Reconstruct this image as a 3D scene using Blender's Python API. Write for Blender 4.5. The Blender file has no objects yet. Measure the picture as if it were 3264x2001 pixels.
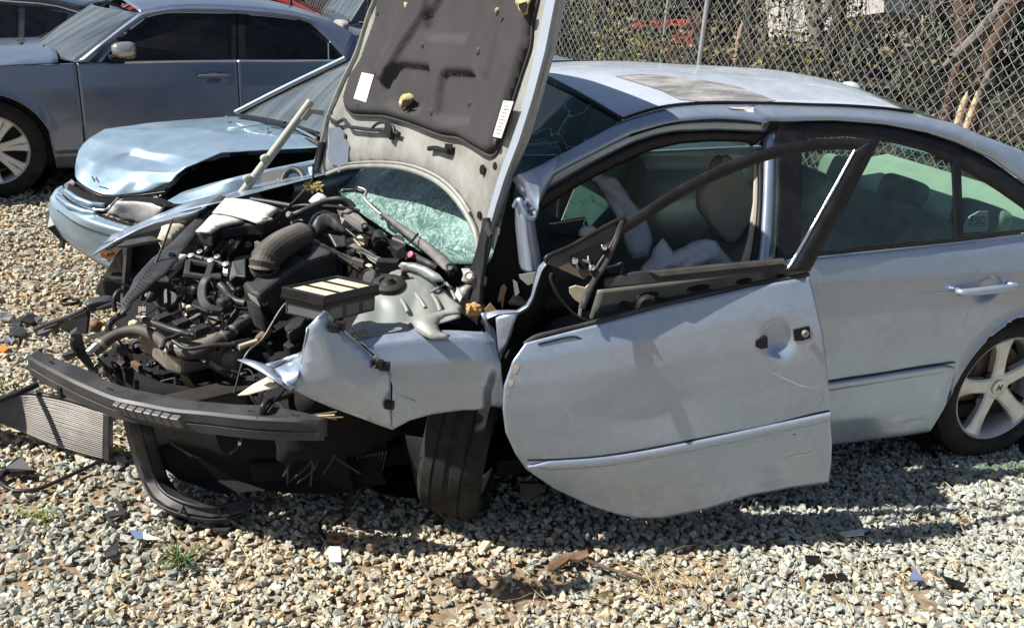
import bpy, bmesh, math, random
import numpy as np
from mathutils import Vector, noise as mnoise
from mathutils.geometry import tessellate_polygon

random.seed(7)
RNG = np.random.default_rng(11)
scene = bpy.context.scene
COL = scene.collection
R = math.radians

# ------------------------------------------------------------------ camera, light, exposure
CAM = np.array([-0.3767, -2.4025, 1.832])
YAW, PIT, ROL = 0.358, 0.3695, 0.0683
FPX = 2167.5 * 3264 / 2464            # focal length in pixels of the 3264 px wide photograph
_cy, _sy, _cp, _sp = math.cos(YAW), math.sin(YAW), math.cos(PIT), math.sin(PIT)
FWD = np.array([_sy * _cp, _cy * _cp, -_sp])
_r0 = np.array([_cy, -_sy, 0.0])
_u0 = np.cross(_r0, FWD)
RGT = math.cos(ROL) * _r0 + math.sin(ROL) * _u0
UPV = -math.sin(ROL) * _r0 + math.cos(ROL) * _u0

cam_data = bpy.data.cameras.new('camera')
cam = bpy.data.objects.new('camera', cam_data)
COL.objects.link(cam)
cam_data.sensor_fit = 'HORIZONTAL'
cam_data.sensor_width = 36.0
cam_data.lens = FPX / 3264 * 36.0
cam_data.clip_start = 0.05
cam_data.clip_end = 2000
from mathutils import Matrix
cam.matrix_world = Matrix(((RGT[0], UPV[0], -FWD[0], CAM[0]), (RGT[1], UPV[1], -FWD[1], CAM[1]),
                           (RGT[2], UPV[2], -FWD[2], CAM[2]), (0, 0, 0, 1)))
scene.camera = cam

SUN_DIR = Vector((-0.84, 0.13, 1.0)).normalized()      # towards the sun
sun_el = math.asin(SUN_DIR.z)
sun_az = math.atan2(SUN_DIR.x, SUN_DIR.y)
world = bpy.data.worlds.new('World')
scene.world = world
world.use_nodes = True
wn, wl = world.node_tree.nodes, world.node_tree.links
wn.clear()
w_out = wn.new('ShaderNodeOutputWorld')
w_bg = wn.new('ShaderNodeBackground')
w_sky = wn.new('ShaderNodeTexSky')
w_sky.sky_type = 'NISHITA'
w_sky.sun_disc = False
w_sky.sun_elevation = sun_el
w_sky.sun_rotation = sun_az
w_sky.air_density = 1.0
w_sky.dust_density = 1.0
w_co = wn.new('ShaderNodeTexCoord')
w_map = wn.new('ShaderNodeMapping')
w_map.inputs['Scale'].default_value = (1.6, 5.0, 6.0)
w_map.inputs['Rotation'].default_value = (0, 0, R(35))
w_noise = wn.new('ShaderNodeTexNoise')
w_noise.inputs['Scale'].default_value = 1.1
w_noise.inputs['Detail'].default_value = 6
w_noise.inputs['Roughness'].default_value = 0.62
w_ramp = wn.new('ShaderNodeValToRGB')
w_ramp.color_ramp.elements[0].position = 0.53
w_ramp.color_ramp.elements[0].color = (0, 0, 0, 1)
w_ramp.color_ramp.elements[1].position = 0.70
w_ramp.color_ramp.elements[1].color = (0.8, 0.8, 0.8, 1)
w_mix = wn.new('ShaderNodeMixRGB')
w_mix.inputs['Color2'].default_value = (6.5, 6.7, 7.0, 1)
wl.new(w_co.outputs['Generated'], w_map.inputs['Vector'])
wl.new(w_map.outputs['Vector'], w_noise.inputs['Vector'])
wl.new(w_noise.outputs['Fac'], w_ramp.inputs['Fac'])
wl.new(w_ramp.outputs['Color'], w_mix.inputs['Fac'])
wl.new(w_sky.outputs['Color'], w_mix.inputs['Color1'])
wl.new(w_mix.outputs['Color'], w_bg.inputs['Color'])
w_bg.inputs['Strength'].default_value = 0.05
wl.new(w_bg.outputs['Background'], w_out.inputs['Surface'])

sun_data = bpy.data.lights.new('sun', 'SUN')
sun_data.energy = 5.0
sun_data.angle = R(0.53)
sun_data.color = (1.0, 0.95, 0.87)
sun = bpy.data.objects.new('sun', sun_data)
COL.objects.link(sun)
sun.rotation_euler = SUN_DIR.to_track_quat('Z', 'Y').to_euler()
sun.location = (-8, 0, 8)

scene.view_settings.view_transform = 'Standard'
scene.view_settings.look = 'None'
scene.view_settings.exposure = 0.78
scene.view_settings.gamma = 1.0
scene.view_settings.use_curve_mapping = False
try:
    scene.cycles.max_bounces = 8
    scene.cycles.transparent_max_bounces = 12
    scene.cycles.caustics_reflective = False
    scene.cycles.caustics_refractive = False
    scene.cycles.sample_clamp_indirect = 6.0
except Exception:
    pass

# ------------------------------------------------------------------ surveying the photograph
def ray(px, py):
    return FWD + RGT * (px - 1632) / FPX - UPV * (py - 1003) / FPX

def on_z(px, py, z):                       # the point of the horizontal plane at height z
    d = ray(px, py)
    return CAM + d * (z - CAM[2]) / d[2]

class Plane:
    """a real plane of the place: a point and a normal; 'at' reads a point of it off the photograph"""
    def __init__(s, p, n):
        s.p = np.array(p, float)
        s.n = np.array(n, float) / np.linalg.norm(n)
    def at(s, px, py, off=0.0):
        d = ray(px, py)
        return CAM + d * ((s.p + s.n * off - CAM) @ s.n) / (d @ s.n)

def crop(x0, y0, sc):
    return lambda zx, zy: (x0 + zx / sc, y0 + zy / sc)

K = 3264 / 2464
def k(x, y):
    return (x * K, y * K)

class CarFrame:
    """local axes of a car: x from the nose to the tail along the near side, y towards its far side, z up;
    prof is its side profile: how far the near side leans in at each height"""
    def __init__(s, org, psi, width, prof):
        s.o = np.array(org, float)
        a = R(psi)
        s.ex = np.array([math.cos(a), math.sin(a), 0.0])
        s.ey = np.array([-math.sin(a), math.cos(a), 0.0])
        s.W = width
        s.pz, s.py = zip(*prof)
    def ys(s, z):
        return float(np.interp(z, s.pz, s.py))
    def loc(s, P):
        d = np.asarray(P, float) - s.o
        return np.array([d @ s.ex, d @ s.ey, d[2]])
    def w(s, x, y, z):
        return s.o + s.ex * x + s.ey * y + np.array([0, 0, z])
    def S(s, px, py, off=0.0):             # a point on the near side of the car, local
        y = s.ys(0.7)
        d = ray(px, py)
        for _ in range(40):
            p0 = s.o + s.ey * (y + off)
            P = CAM + d * ((p0 - CAM) @ s.ey) / (d @ s.ey)
            yn = s.ys(P[2] - s.o[2])
            y = 0.5 * y + 0.5 * yn
        return s.loc(P)
    def side(s, px, py, off=0.0):          # the same in world axes
        return s.w(*s.S(px, py, off))
    def mir(s, P):                         # mirrored on the car's middle plane
        l = s.loc(P)
        return s.w(l[0], s.W - l[1], l[2])

# ------------------------------------------------------------------ objects
def root_loc(o):
    v = np.zeros(3)
    while o is not None:
        v = v + np.array(o.location)
        o = o.parent
    return v

def link(o, parent=None):
    COL.objects.link(o)
    if parent is not None:
        o.parent = parent
    return o

def tag(o, label=None, cat=None, group=None, kind=None):
    if label: o['label'] = label
    if cat: o['category'] = cat
    if group: o['group'] = group
    if kind: o['kind'] = kind
    return o

def thing(name, label, cat, loc, group=None, kind=None):
    o = bpy.data.objects.new(name, None)
    o.empty_display_size = 0.1
    o.location = tuple(float(c) for c in loc)
    link(o)
    return tag(o, label, cat, group, kind)

def obj(name, verts, faces, mat, parent=None, smooth=False, solid=0.0, bevel=0.0, subd=0, sharp=None, off=0.0):
    """one mesh object from world-space vertices; with no parent its origin is put at its base"""
    V = np.asarray(verts, float).reshape(-1, 3)
    if parent is not None:
        org = root_loc(parent)
    else:
        org = np.array([V[:, 0].mean(), V[:, 1].mean(), V[:, 2].min()])
    me = bpy.data.meshes.new(name)
    me.from_pydata((V - org).tolist(), [], [tuple(int(i) for i in f) for f in faces])
    me.update()
    if isinstance(mat, (list, tuple)):
        for m in mat: me.materials.append(m)
    elif mat is not None:
        me.materials.append(mat)
    o = bpy.data.objects.new(name, me)
    if parent is None:
        o.location = tuple(org)
    link(o, parent)
    if smooth:
        me.polygons.foreach_set('use_smooth', [True] * len(me.polygons))
        if sharp:
            try: me.set_sharp_from_angle(angle=R(sharp))
            except Exception: pass
    if subd:
        m = o.modifiers.new('subdivision', 'SUBSURF'); m.levels = subd; m.render_levels = subd
    if solid:
        m = o.modifiers.new('thickness', 'SOLIDIFY'); m.thickness = solid; m.offset = off
    if bevel:
        m = o.modifiers.new('bevel', 'BEVEL'); m.width = bevel; m.segments = 2; m.limit_method = 'ANGLE'; m.angle_limit = R(35)
        m.use_clamp_overlap = True
    return o

def cat_rom(pts, n=6, closed=False):
    P = [np.asarray(p, float) for p in pts]
    m = len(P)
    if m < 3 and not closed:
        return [P[0] + (P[-1] - P[0]) * t / n for t in range(n + 1)]
    out = []
    for i in range(m if closed else m - 1):
        if closed:
            a, b, c, d = P[(i - 1) % m], P[i], P[(i + 1) % m], P[(i + 2) % m]
        else:
            b, c = P[i], P[i + 1]
            a = P[i - 1] if i else 2 * b - c
            d = P[i + 2] if i + 2 < m else 2 * c - b
        for t in range(n):
            u = t / n
            out.append(0.5 * (2 * b + (c - a) * u + (2 * a - 5 * b + 4 * c - d) * u * u + (3 * b - a - 3 * c + d) * u ** 3))
    if not closed: out.append(P[-1])
    return out

def resample(pts, n):
    P = np.array(pts, float)
    d = np.concatenate([[0], np.cumsum(np.linalg.norm(np.diff(P, axis=0), axis=1))])
    t = np.linspace(0, d[-1], n)
    return np.stack([np.interp(t, d, P[:, i]) for i in range(P.shape[1])], 1)

def grid_faces(nr, nc, cu=False, cv=False):
    f = []
    for i in range(nr if cv else nr - 1):
        for j in range(nc if cu else nc - 1):
            a, b = i * nc + j, i * nc + (j + 1) % nc
            c, d = ((i + 1) % nr) * nc + (j + 1) % nc, ((i + 1) % nr) * nc + j
            f.append((a, b, c, d))
    return f

def loft(name, lines, mat, parent=None, n=24, sub=1, fn=None, **kw):
    """a sheet through polylines, each resampled to n points; sub rows between two of them"""
    L = [resample(l, n) for l in lines]
    rows = []
    for i in range(len(L) - 1):
        for s in range(sub):
            rows.append(L[i] + (L[i + 1] - L[i]) * s / sub)
    rows.append(L[-1])
    A = np.array(rows)
    if fn is not None:
        A = fn(A)
    kw.setdefault('smooth', True)
    return obj(name, A.reshape(-1, 3), grid_faces(A.shape[0], A.shape[1]), mat, parent, **kw)

def slab(name, pts, mat, parent=None, thick=0.01, nrm=None, bevel=0.0, **kw):
    """a flat plate of any outline with a real thickness; pts on its front, thickness goes against nrm"""
    P = np.array(pts, float)
    c = P.mean(0)
    nn = np.zeros(3)
    for i in range(len(P)):
        nn += np.cross(P[i] - c, P[(i + 1) % len(P)] - c)
    nn /= np.linalg.norm(nn)
    if nrm is None:
        nrm = nn if nn @ (CAM - c) > 0 else -nn
    nrm = np.asarray(nrm, float) / np.linalg.norm(nrm)
    if nn @ nrm < 0:
        P = P[::-1]
    n = len(P)
    tris = tessellate_polygon([[Vector(p) for p in P]])
    V = np.concatenate([P, P - nrm * thick])
    F = []
    for t in tris:
        a, b, cc = t
        if np.cross(P[b] - P[a], P[cc] - P[a]) @ nrm < 0: a, b, cc = a, cc, b
        F.append((a, b, cc)); F.append((a + n, cc + n, b + n))
    for i in range(n):
        j = (i + 1) % n
        F.append((i, i + n, j + n, j))
    return obj(name, V, F, mat, parent, bevel=bevel, **kw)

def frames(P):
    P = np.array(P, float)
    T = np.gradient(P, axis=0)
    T /= np.linalg.norm(T, axis=1)[:, None] + 1e-12
    up = np.array([0, 0, 1.0]) if abs(T[0][2]) < 0.9 else np.array([1.0, 0, 0])
    N = np.cross(up, T[0]); N /= np.linalg.norm(N)
    out = []
    for t in T:
        N = N - t * (N @ t); N /= np.linalg.norm(N) + 1e-12
        out.append((t, N, np.cross(t, N)))
    return out

def tube_geo(pts, r, seg=8, cap=True):
    P = np.array(pts, float)
    rr = np.broadcast_to(np.asarray(r, float), (len(P),))
    V, F = [], []
    for p, q, (t, n, b) in zip(P, rr, frames(P)):
        for i in range(seg):
            a = 2 * math.pi * i / seg
            V.append(p + q * (math.cos(a) * n + math.sin(a) * b))
    m = len(P)
    for i in range(m - 1):
        for j in range(seg):
            F.append((i * seg + j, i * seg + (j + 1) % seg, (i + 1) * seg + (j + 1) % seg, (i + 1) * seg + j))
    if cap:
        F.append(tuple(range(seg - 1, -1, -1)))
        F.append(tuple((m - 1) * seg + j for j in range(seg)))
    return V, F

def tube(name, pts, r, mat, parent=None, seg=10, n=6, smooth=True, rough=False, **kw):
    P = cat_rom(pts, n) if n > 1 else [np.asarray(p, float) for p in pts]
    if not np.isscalar(r):
        r = np.interp(np.linspace(0, 1, len(P)), np.linspace(0, 1, len(r)), r)
    V, F = tube_geo(P, r, seg)
    return obj(name, V, F, mat, parent, smooth=smooth, sharp=45, **kw)

class MB:
    """collects simple solids into one mesh"""
    def __init__(s): s.V, s.F = [], []
    def add(s, V, F):
        b = len(s.V)
        s.V += [np.asarray(v, float) for v in V]
        s.F += [tuple(i + b for i in f) for f in F]
        return s
    def tube(s, pts, r, seg=6, n=1):
        P = cat_rom(pts, n) if n > 1 else pts
        return s.add(*tube_geo(P, r, seg))
    def box(s, c, ax, ay, az):
        c, ax, ay, az = (np.asarray(q, float) for q in (c, ax, ay, az))
        V = [c + i * ax + j * ay + l * az for l in (-1, 1) for j in (-1, 1) for i in (-1, 1)]
        if np.cross(ax, ay) @ az < 0:
            return s.add(V, [(0, 1, 3, 2), (4, 6, 7, 5), (0, 4, 5, 1), (2, 3, 7, 6), (0, 2, 6, 4), (1, 5, 7, 3)])
        return s.add(V, [(0, 2, 3, 1), (4, 5, 7, 6), (0, 1, 5, 4), (2, 6, 7, 3), (0, 4, 6, 2), (1, 3, 7, 5)])
    def cyl(s, a, b, r, seg=14, r2=None):
        return s.add(*tube_geo([a, b], [r, r if r2 is None else r2], seg))
    def build(s, name, mat, parent=None, **kw):
        return obj(name, s.V, s.F, mat, parent, **kw)

def box(name, c, ax, ay, az, mat, parent=None, bevel=0.004, **kw):
    return MB().box(c, ax, ay, az).build(name, mat, parent, bevel=bevel, **kw)

def lathe(name, c, axis, prof, mat, parent=None, seg=32, **kw):
    """prof: (along axis, radius) pairs"""
    c, t = np.asarray(c, float), np.asarray(axis, float) / np.linalg.norm(axis)
    up = np.array([0, 0, 1.0]) if abs(t[2]) < 0.9 else np.array([1.0, 0, 0])
    n = np.cross(up, t); n /= np.linalg.norm(n); b = np.cross(t, n)
    V = []
    for a, r in prof:
        for i in range(seg):
            th = 2 * math.pi * i / seg
            V.append(c + t * a + r * (math.cos(th) * n + math.sin(th) * b))
    F = grid_faces(len(prof), seg, cu=True)
    F = [f[::-1] for f in F]
    kw.setdefault('smooth', True); kw.setdefault('sharp', 40)
    return obj(name, V, F, mat, parent, **kw)

def nz(p, s=1.0, seed=0.0):
    return mnoise.noise(Vector((float(p[0]) * s + seed, float(p[1]) * s - seed * 1.7, float(p[2]) * s + seed * 0.6)))

# ------------------------------------------------------------------ materials
MATS = {}
def principled(name, col, rough=0.5, metal=0.0, var=0.0, vscale=8.0, coat=0.0, bump=0.0, bscale=60.0, spec=0.5,
               dirt=None, dirt_amt=0.0, dscale=5.0, rvar=0.0, attr=None, trans=0.0, alpha=1.0, stretch=None, sheen=0.0):
    if name in MATS: return MATS[name]
    m = bpy.data.materials.new(name)
    m.use_nodes = True
    nt = m.node_tree; N, L = nt.nodes, nt.links
    b = N['Principled BSDF']
    b.inputs['Roughness'].default_value = rough
    b.inputs['Metallic'].default_value = metal
    b.inputs['Coat Weight'].default_value = coat
    b.inputs['Coat Roughness'].default_value = 0.06
    b.inputs['Specular IOR Level'].default_value = spec
    b.inputs['Transmission Weight'].default_value = trans
    b.inputs['Alpha'].default_value = alpha
    b.inputs['Sheen Weight'].default_value = sheen
    tc = N.new('ShaderNodeTexCoord')
    vec = tc.outputs['Object']
    if stretch:
        mp = N.new('ShaderNodeMapping'); mp.inputs['Scale'].default_value = stretch
        L.new(vec, mp.inputs['Vector']); vec = mp.outputs['Vector']
    def noise_tex(sc, det=5, ro=0.6):
        t = N.new('ShaderNodeTexNoise'); t.inputs['Scale'].default_value = sc; t.inputs['Detail'].default_value = det
        t.inputs['Roughness'].default_value = ro; L.new(vec, t.inputs['Vector']); return t
    base = None
    if attr:
        a = N.new('ShaderNodeAttribute'); a.attribute_name = attr; base = a.outputs['Color']
    if var > 0:
        t = noise_tex(vscale)
        r = N.new('ShaderNodeMapRange'); r.inputs['From Min'].default_value = 0.3; r.inputs['From Max'].default_value = 0.7
        r.inputs['To Min'].default_value = 1 - var; r.inputs['To Max'].default_value = 1 + var
        L.new(t.outputs['Fac'], r.inputs['Value'])
        mx = N.new('ShaderNodeVectorMath'); mx.operation = 'SCALE'
        if base is None:
            rgb = N.new('ShaderNodeRGB'); rgb.outputs[0].default_value = (*col, 1); base = rgb.outputs[0]
        L.new(base, mx.inputs[0]); L.new(r.outputs['Result'], mx.inputs['Scale'])
        base = mx.outputs['Vector']
    if dirt is not None and dirt_amt > 0:
        t = noise_tex(dscale, 8, 0.7)
        r = N.new('ShaderNodeMapRange'); r.inputs['From Min'].default_value = 0.42; r.inputs['From Max'].default_value = 0.72
        r.inputs['To Min'].default_value = 0.0; r.inputs['To Max'].default_value = dirt_amt
        L.new(t.outputs['Fac'], r.inputs['Value'])
        mx = N.new('ShaderNodeMixRGB'); mx.inputs['Color2'].default_value = (*dirt, 1)
        if base is None: mx.inputs['Color1'].default_value = (*col, 1)
        else: L.new(base, mx.inputs['Color1'])
        L.new(r.outputs['Result'], mx.inputs['Fac']); base = mx.outputs['Color']
        ra = N.new('ShaderNodeMapRange'); ra.inputs['To Min'].default_value = rough; ra.inputs['To Max'].default_value = min(0.95, rough + 0.45)
        L.new(r.outputs['Result'], ra.inputs['Value']); L.new(ra.outputs['Result'], b.inputs['Roughness'])
        if metal > 0:
            rm = N.new('ShaderNodeMapRange'); rm.inputs['To Min'].default_value = metal; rm.inputs['To Max'].default_value = metal * 0.15
            L.new(r.outputs['Result'], rm.inputs['Value']); L.new(rm.outputs['Result'], b.inputs['Metallic'])
    if base is None:
        b.inputs['Base Color'].default_value = (*col, 1)
    else:
        L.new(base, b.inputs['Base Color'])
    if bump > 0:
        t = noise_tex(bscale, 4)
        bp = N.new('ShaderNodeBump'); bp.inputs['Strength'].default_value = bump; bp.inputs['Distance'].default_value = 0.004
        L.new(t.outputs['Fac'], bp.inputs['Height']); L.new(bp.outputs['Normal'], b.inputs['Normal'])
    MATS[name] = m
    return m

def thin_fresnel(N, L, ior):
    # a pane is thin: both of its faces reflect alike, without the total reflection of a solid block
    fr = N.new('ShaderNodeFresnel'); g_ = N.new('ShaderNodeNewGeometry')
    a = N.new('ShaderNodeMath'); a.operation = 'MULTIPLY_ADD'; a.inputs[1].default_value = 1.0 / ior - ior; a.inputs[2].default_value = ior
    L.new(g_.outputs['Backfacing'], a.inputs[0]); L.new(a.outputs[0], fr.inputs['IOR'])
    return fr

def glass_mat(name, tint, gloss=1.0, rough=0.02, dust=0.05, dust_col=(0.5, 0.5, 0.5), stretch=None):
    """thin pane: tinted see-through plus mirror reflection by angle, and a film of dust"""
    if name in MATS: return MATS[name]
    m = bpy.data.materials.new(name); m.use_nodes = True
    N, L = m.node_tree.nodes, m.node_tree.links
    N.clear()
    out = N.new('ShaderNodeOutputMaterial')
    tr = N.new('ShaderNodeBsdfTransparent'); tr.inputs['Color'].default_value = (*tint, 1)
    gl = N.new('ShaderNodeBsdfGlossy'); gl.inputs['Roughness'].default_value = rough
    fr = thin_fresnel(N, L, 1.0 + 0.55 * gloss)
    m1 = N.new('ShaderNodeMixShader')
    L.new(fr.outputs['Fac'], m1.inputs['Fac']); L.new(tr.outputs['BSDF'], m1.inputs[1]); L.new(gl.outputs['BSDF'], m1.inputs[2])
    df = N.new('ShaderNodeBsdfDiffuse'); df.inputs['Color'].default_value = (*dust_col, 1)
    tc = N.new('ShaderNodeTexCoord'); t = N.new('ShaderNodeTexNoise'); t.inputs['Scale'].default_value = 14; t.inputs['Detail'].default_value = 7
    vec = tc.outputs['Object']
    if stretch:
        t.inputs['Scale'].default_value = 1.6
        mp = N.new('ShaderNodeMapping'); mp.inputs['Scale'].default_value = stretch; mp.inputs['Rotation'].default_value = (0, 0, 0.5)
        L.new(vec, mp.inputs['Vector']); vec = mp.outputs['Vector']
    L.new(vec, t.inputs['Vector'])
    mr = N.new('ShaderNodeMapRange'); mr.inputs['From Min'].default_value = 0.35; mr.inputs['From Max'].default_value = 0.75
    mr.inputs['To Min'].default_value = dust * 0.4; mr.inputs['To Max'].default_value = dust * 1.8
    L.new(t.outputs['Fac'], mr.inputs['Value'])
    m2 = N.new('ShaderNodeMixShader')
    L.new(mr.outputs['Result'], m2.inputs['Fac']); L.new(m1.outputs['Shader'], m2.inputs[1]); L.new(df.outputs['BSDF'], m2.inputs[2])
    L.new(m2.outputs['Shader'], out.inputs['Surface'])
    MATS[name] = m
    return m

DUST = (0.26, 0.25, 0.235)
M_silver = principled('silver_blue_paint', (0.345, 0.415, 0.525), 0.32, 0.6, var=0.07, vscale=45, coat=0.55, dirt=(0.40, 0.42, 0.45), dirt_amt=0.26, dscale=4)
M_silver_roof = principled('dusty_sunlit_roof_paint', (0.54, 0.61, 0.72), 0.26, 0.2, var=0.06, vscale=5, coat=0.6, dirt=(0.56, 0.58, 0.60), dirt_amt=0.45, dscale=6)  # body paint lightened to look sunlit on the roof; the pale dirt is dust
M_inner = principled('inner_panel_paint', (0.34, 0.35, 0.33), 0.42, 0.15, var=0.14, vscale=7, coat=0.2, dirt=(0.11, 0.085, 0.065), dirt_amt=0.8, dscale=5)
M_tower = principled('strut_tower_paint', (0.27, 0.295, 0.285), 0.40, 0.3, var=0.08, vscale=6, coat=0.2, dirt=(0.36, 0.30, 0.22), dirt_amt=0.35, dscale=8)
M_black = principled('black_plastic', (0.016, 0.0165, 0.019), 0.42, 0.0, var=0.25, vscale=14, dirt=DUST, dirt_amt=0.09, dscale=9, spec=0.35, bump=0.08, bscale=220)
M_black2 = principled('dusty_black_plastic', (0.030, 0.031, 0.035), 0.45, 0.0, var=0.2, vscale=10, dirt=DUST, dirt_amt=0.15, dscale=7, spec=0.4, bump=0.1, bscale=260)
M_trim = principled('black_trim', (0.009, 0.009, 0.0105), 0.38, 0.0, dirt=DUST, dirt_amt=0.05, dscale=12, spec=0.3)
M_rubber = principled('tyre_rubber', (0.017, 0.0165, 0.0165), 0.8, 0.0, var=0.2, vscale=20, spec=0.25, dirt=DUST, dirt_amt=0.07, dscale=10, bump=0.15, bscale=90)
M_hose = principled('hose_rubber', (0.050, 0.047, 0.043), 0.6, 0.0, var=0.25, vscale=9, dirt=(0.17, 0.145, 0.115), dirt_amt=0.5, dscale=8)
M_rim = principled('alloy_rim', (0.66, 0.65, 0.63), 0.34, 0.5, var=0.08, vscale=8, dirt=(0.30, 0.26, 0.21), dirt_amt=0.25, dscale=9)
M_metal = principled('bare_metal', (0.42, 0.41, 0.39), 0.38, 0.85, var=0.2, vscale=18, dirt=(0.22, 0.15, 0.09), dirt_amt=0.45, dscale=9)
M_rust = principled('rusty_metal', (0.16, 0.10, 0.06), 0.75, 0.2, var=0.45, vscale=22, dirt=(0.26, 0.19, 0.12), dirt_amt=0.6, dscale=12)
M_dark = principled('grimy_dark_metal', (0.024, 0.022, 0.021), 0.6, 0.3, var=0.4, vscale=16, dirt=(0.055, 0.044, 0.035), dirt_amt=0.35, dscale=11)
M_alu = principled('engine_aluminium', (0.30, 0.27, 0.23), 0.5, 0.6, var=0.3, vscale=20, dirt=(0.17, 0.12, 0.08), dirt_amt=0.6, dscale=9)
M_chrome = principled('chrome', (0.75, 0.76, 0.78), 0.12, 1.0)
M_bright = principled('bright_trim', (0.75, 0.78, 0.82), 0.22, 0.9)
M_white = principled('white_plastic', (0.62, 0.60, 0.57), 0.45, 0.0, var=0.04, vscale=5, dirt=(0.5, 0.44, 0.36), dirt_amt=0.25, dscale=6)
M_cream = principled('cream_plastic', (0.62, 0.56, 0.42), 0.5, 0.0, var=0.08, vscale=8, dirt=(0.35, 0.28, 0.18), dirt_amt=0.4, dscale=9)
M_paper = principled('filter_paper', (0.72, 0.66, 0.50), 0.85, 0.0, var=0.06, vscale=20, dirt=(0.45, 0.38, 0.27), dirt_amt=0.4, dscale=10, stretch=(1, 1, 1))
M_pad = principled('bonnet_liner_felt', (0.050, 0.049, 0.052), 0.9, 0.0, var=0.12, vscale=5, dirt=(0.085, 0.083, 0.084), dirt_amt=0.25, dscale=4, bump=0.12, bscale=300, spec=0.2)
M_foam = principled('yellow_foam', (0.40, 0.35, 0.17), 0.9, 0.0, var=0.4, vscale=40, bump=0.5, bscale=60)
M_label = principled('white_label', (0.66, 0.65, 0.61), 0.5, 0.0, var=0.04, vscale=12)
M_cloth = principled('airbag_cloth', (0.74, 0.76, 0.82), 0.85, 0.0, var=0.06, vscale=6, bump=0.15, bscale=30)
M_seat = principled('seat_fabric', (0.29, 0.275, 0.25), 0.9, 0.0, var=0.12, vscale=10, bump=0.15, bscale=200)
M_dash = principled('dashboard_plastic', (0.03, 0.031, 0.035), 0.55, 0.0, var=0.15, vscale=10, dirt=DUST, dirt_amt=0.15)
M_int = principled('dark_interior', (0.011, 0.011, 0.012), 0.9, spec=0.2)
M_beige = principled('beige_trim', (0.42, 0.38, 0.33), 0.6, 0.0, var=0.08, vscale=8, dirt=(0.2, 0.17, 0.14), dirt_amt=0.3)
M_amber = principled('amber_lens', (0.75, 0.22, 0.03), 0.2, 0.0, coat=0.5)
M_glass = glass_mat('clear_glass', (0.55, 0.68, 0.64), 1.0, dust=0.04)
M_glass_dark = glass_mat('privacy_glass', (0.24, 0.27, 0.29), 1.0, dust=0.006)
M_glass_green = glass_mat('green_tinted_glass', (0.80, 0.92, 0.86), 1.0, dust=0.012, dust_col=(0.4, 0.5, 0.45))
M_wind = glass_mat('windshield_glass', (0.45, 0.55, 0.55), 5.0, dust=0.10, dust_col=(0.55, 0.62, 0.66), stretch=(1.2, 9.0, 1.2))  # streaked dust film also stands in for reflected sky and cloud
# ------------------------------------------------------------------ the ground: soil sheet and crushed gravel
def ground_material():
    m = bpy.data.materials.new('gravel_soil'); m.use_nodes = True
    N, L = m.node_tree.nodes, m.node_tree.links
    b = N['Principled BSDF']; b.inputs['Roughness'].default_value = 0.95
    tc = N.new('ShaderNodeTexCoord')
    v = N.new('ShaderNodeTexVoronoi'); v.inputs['Scale'].default_value = 26
    L.new(tc.outputs['Object'], v.inputs['Vector'])
    r = N.new('ShaderNodeValToRGB')
    e = r.color_ramp.elements
    e[0].color = (0.10, 0.075, 0.05, 1); e[1].color = (0.40, 0.36, 0.28, 1)
    x = e.new(0.4); x.color = (0.26, 0.19, 0.12, 1); x = e.new(0.7); x.color = (0.30, 0.31, 0.28, 1)
    sep = N.new('ShaderNodeSeparateColor'); L.new(v.outputs['Color'], sep.inputs['Color'])
    L.new(sep.outputs['Red'], r.inputs['Fac'])
    n2 = N.new('ShaderNodeTexNoise'); n2.inputs['Scale'].default_value = 2.3; n2.inputs['Detail'].default_value = 8
    L.new(tc.outputs['Object'], n2.inputs['Vector'])
    mr = N.new('ShaderNodeMapRange'); mr.inputs['From Min'].default_value = 0.4; mr.inputs['From Max'].default_value = 0.62
    mr.inputs['To Min'].default_value = 0.25; mr.inputs['To Max'].default_value = 0.9
    L.new(n2.outputs['Fac'], mr.inputs['Value'])
    mx = N.new('ShaderNodeMixRGB'); mx.inputs['Color2'].default_value = (0.22, 0.15, 0.09, 1)
    L.new(mr.outputs['Result'], mx.inputs['Fac']); L.new(r.outputs['Color'], mx.inputs['Color1'])
    L.new(mx.outputs['Color'], b.inputs['Base Color'])
    bp = N.new('ShaderNodeBump'); bp.inputs['Strength'].default_value = 0.8; bp.inputs['Distance'].default_value = 0.015
    inv = N.new('ShaderNodeMath'); inv.operation = 'SUBTRACT'; inv.inputs[0].default_value = 1.0
    L.new(v.outputs['Distance'], inv.inputs[1]); L.new(inv.outputs[0], bp.inputs['Height'])
    L.new(bp.outputs['Normal'], b.inputs['Normal'])
    return m

gm = ground_material()
g = obj('ground', [(-600, -600, 0), (600, -600, 0), (600, 600, 0), (-600, 600, 0)], [(0, 1, 2, 3)], gm)
g['kind'] = 'structure'

def stone_protos(n=14):
    out = []
    for i in range(n):
        rg = np.random.default_rng(100 + i)
        P = rg.normal(size=(9, 3)); P /= np.linalg.norm(P, axis=1)[:, None]
        P *= rg.uniform(0.75, 1.1, (9, 1))
        P *= np.array([1.22, 0.98, 0.78])
        bm = bmesh.new()
        for p in P: bm.verts.new(p)
        r = bmesh.ops.convex_hull(bm, input=bm.verts)
        loose = [v for v in bm.verts if not v.link_faces]
        bmesh.ops.delete(bm, geom=loose, context='VERTS')
        bmesh.ops.triangulate(bm, faces=bm.faces)
        bm.verts.index_update()
        V = np.array([v.co for v in bm.verts]); F = np.array([[v.index for v in f.verts] for f in bm.faces])
        bm.free()
        out.append((V, F))
    return out

PROTO = stone_protos()

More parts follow.
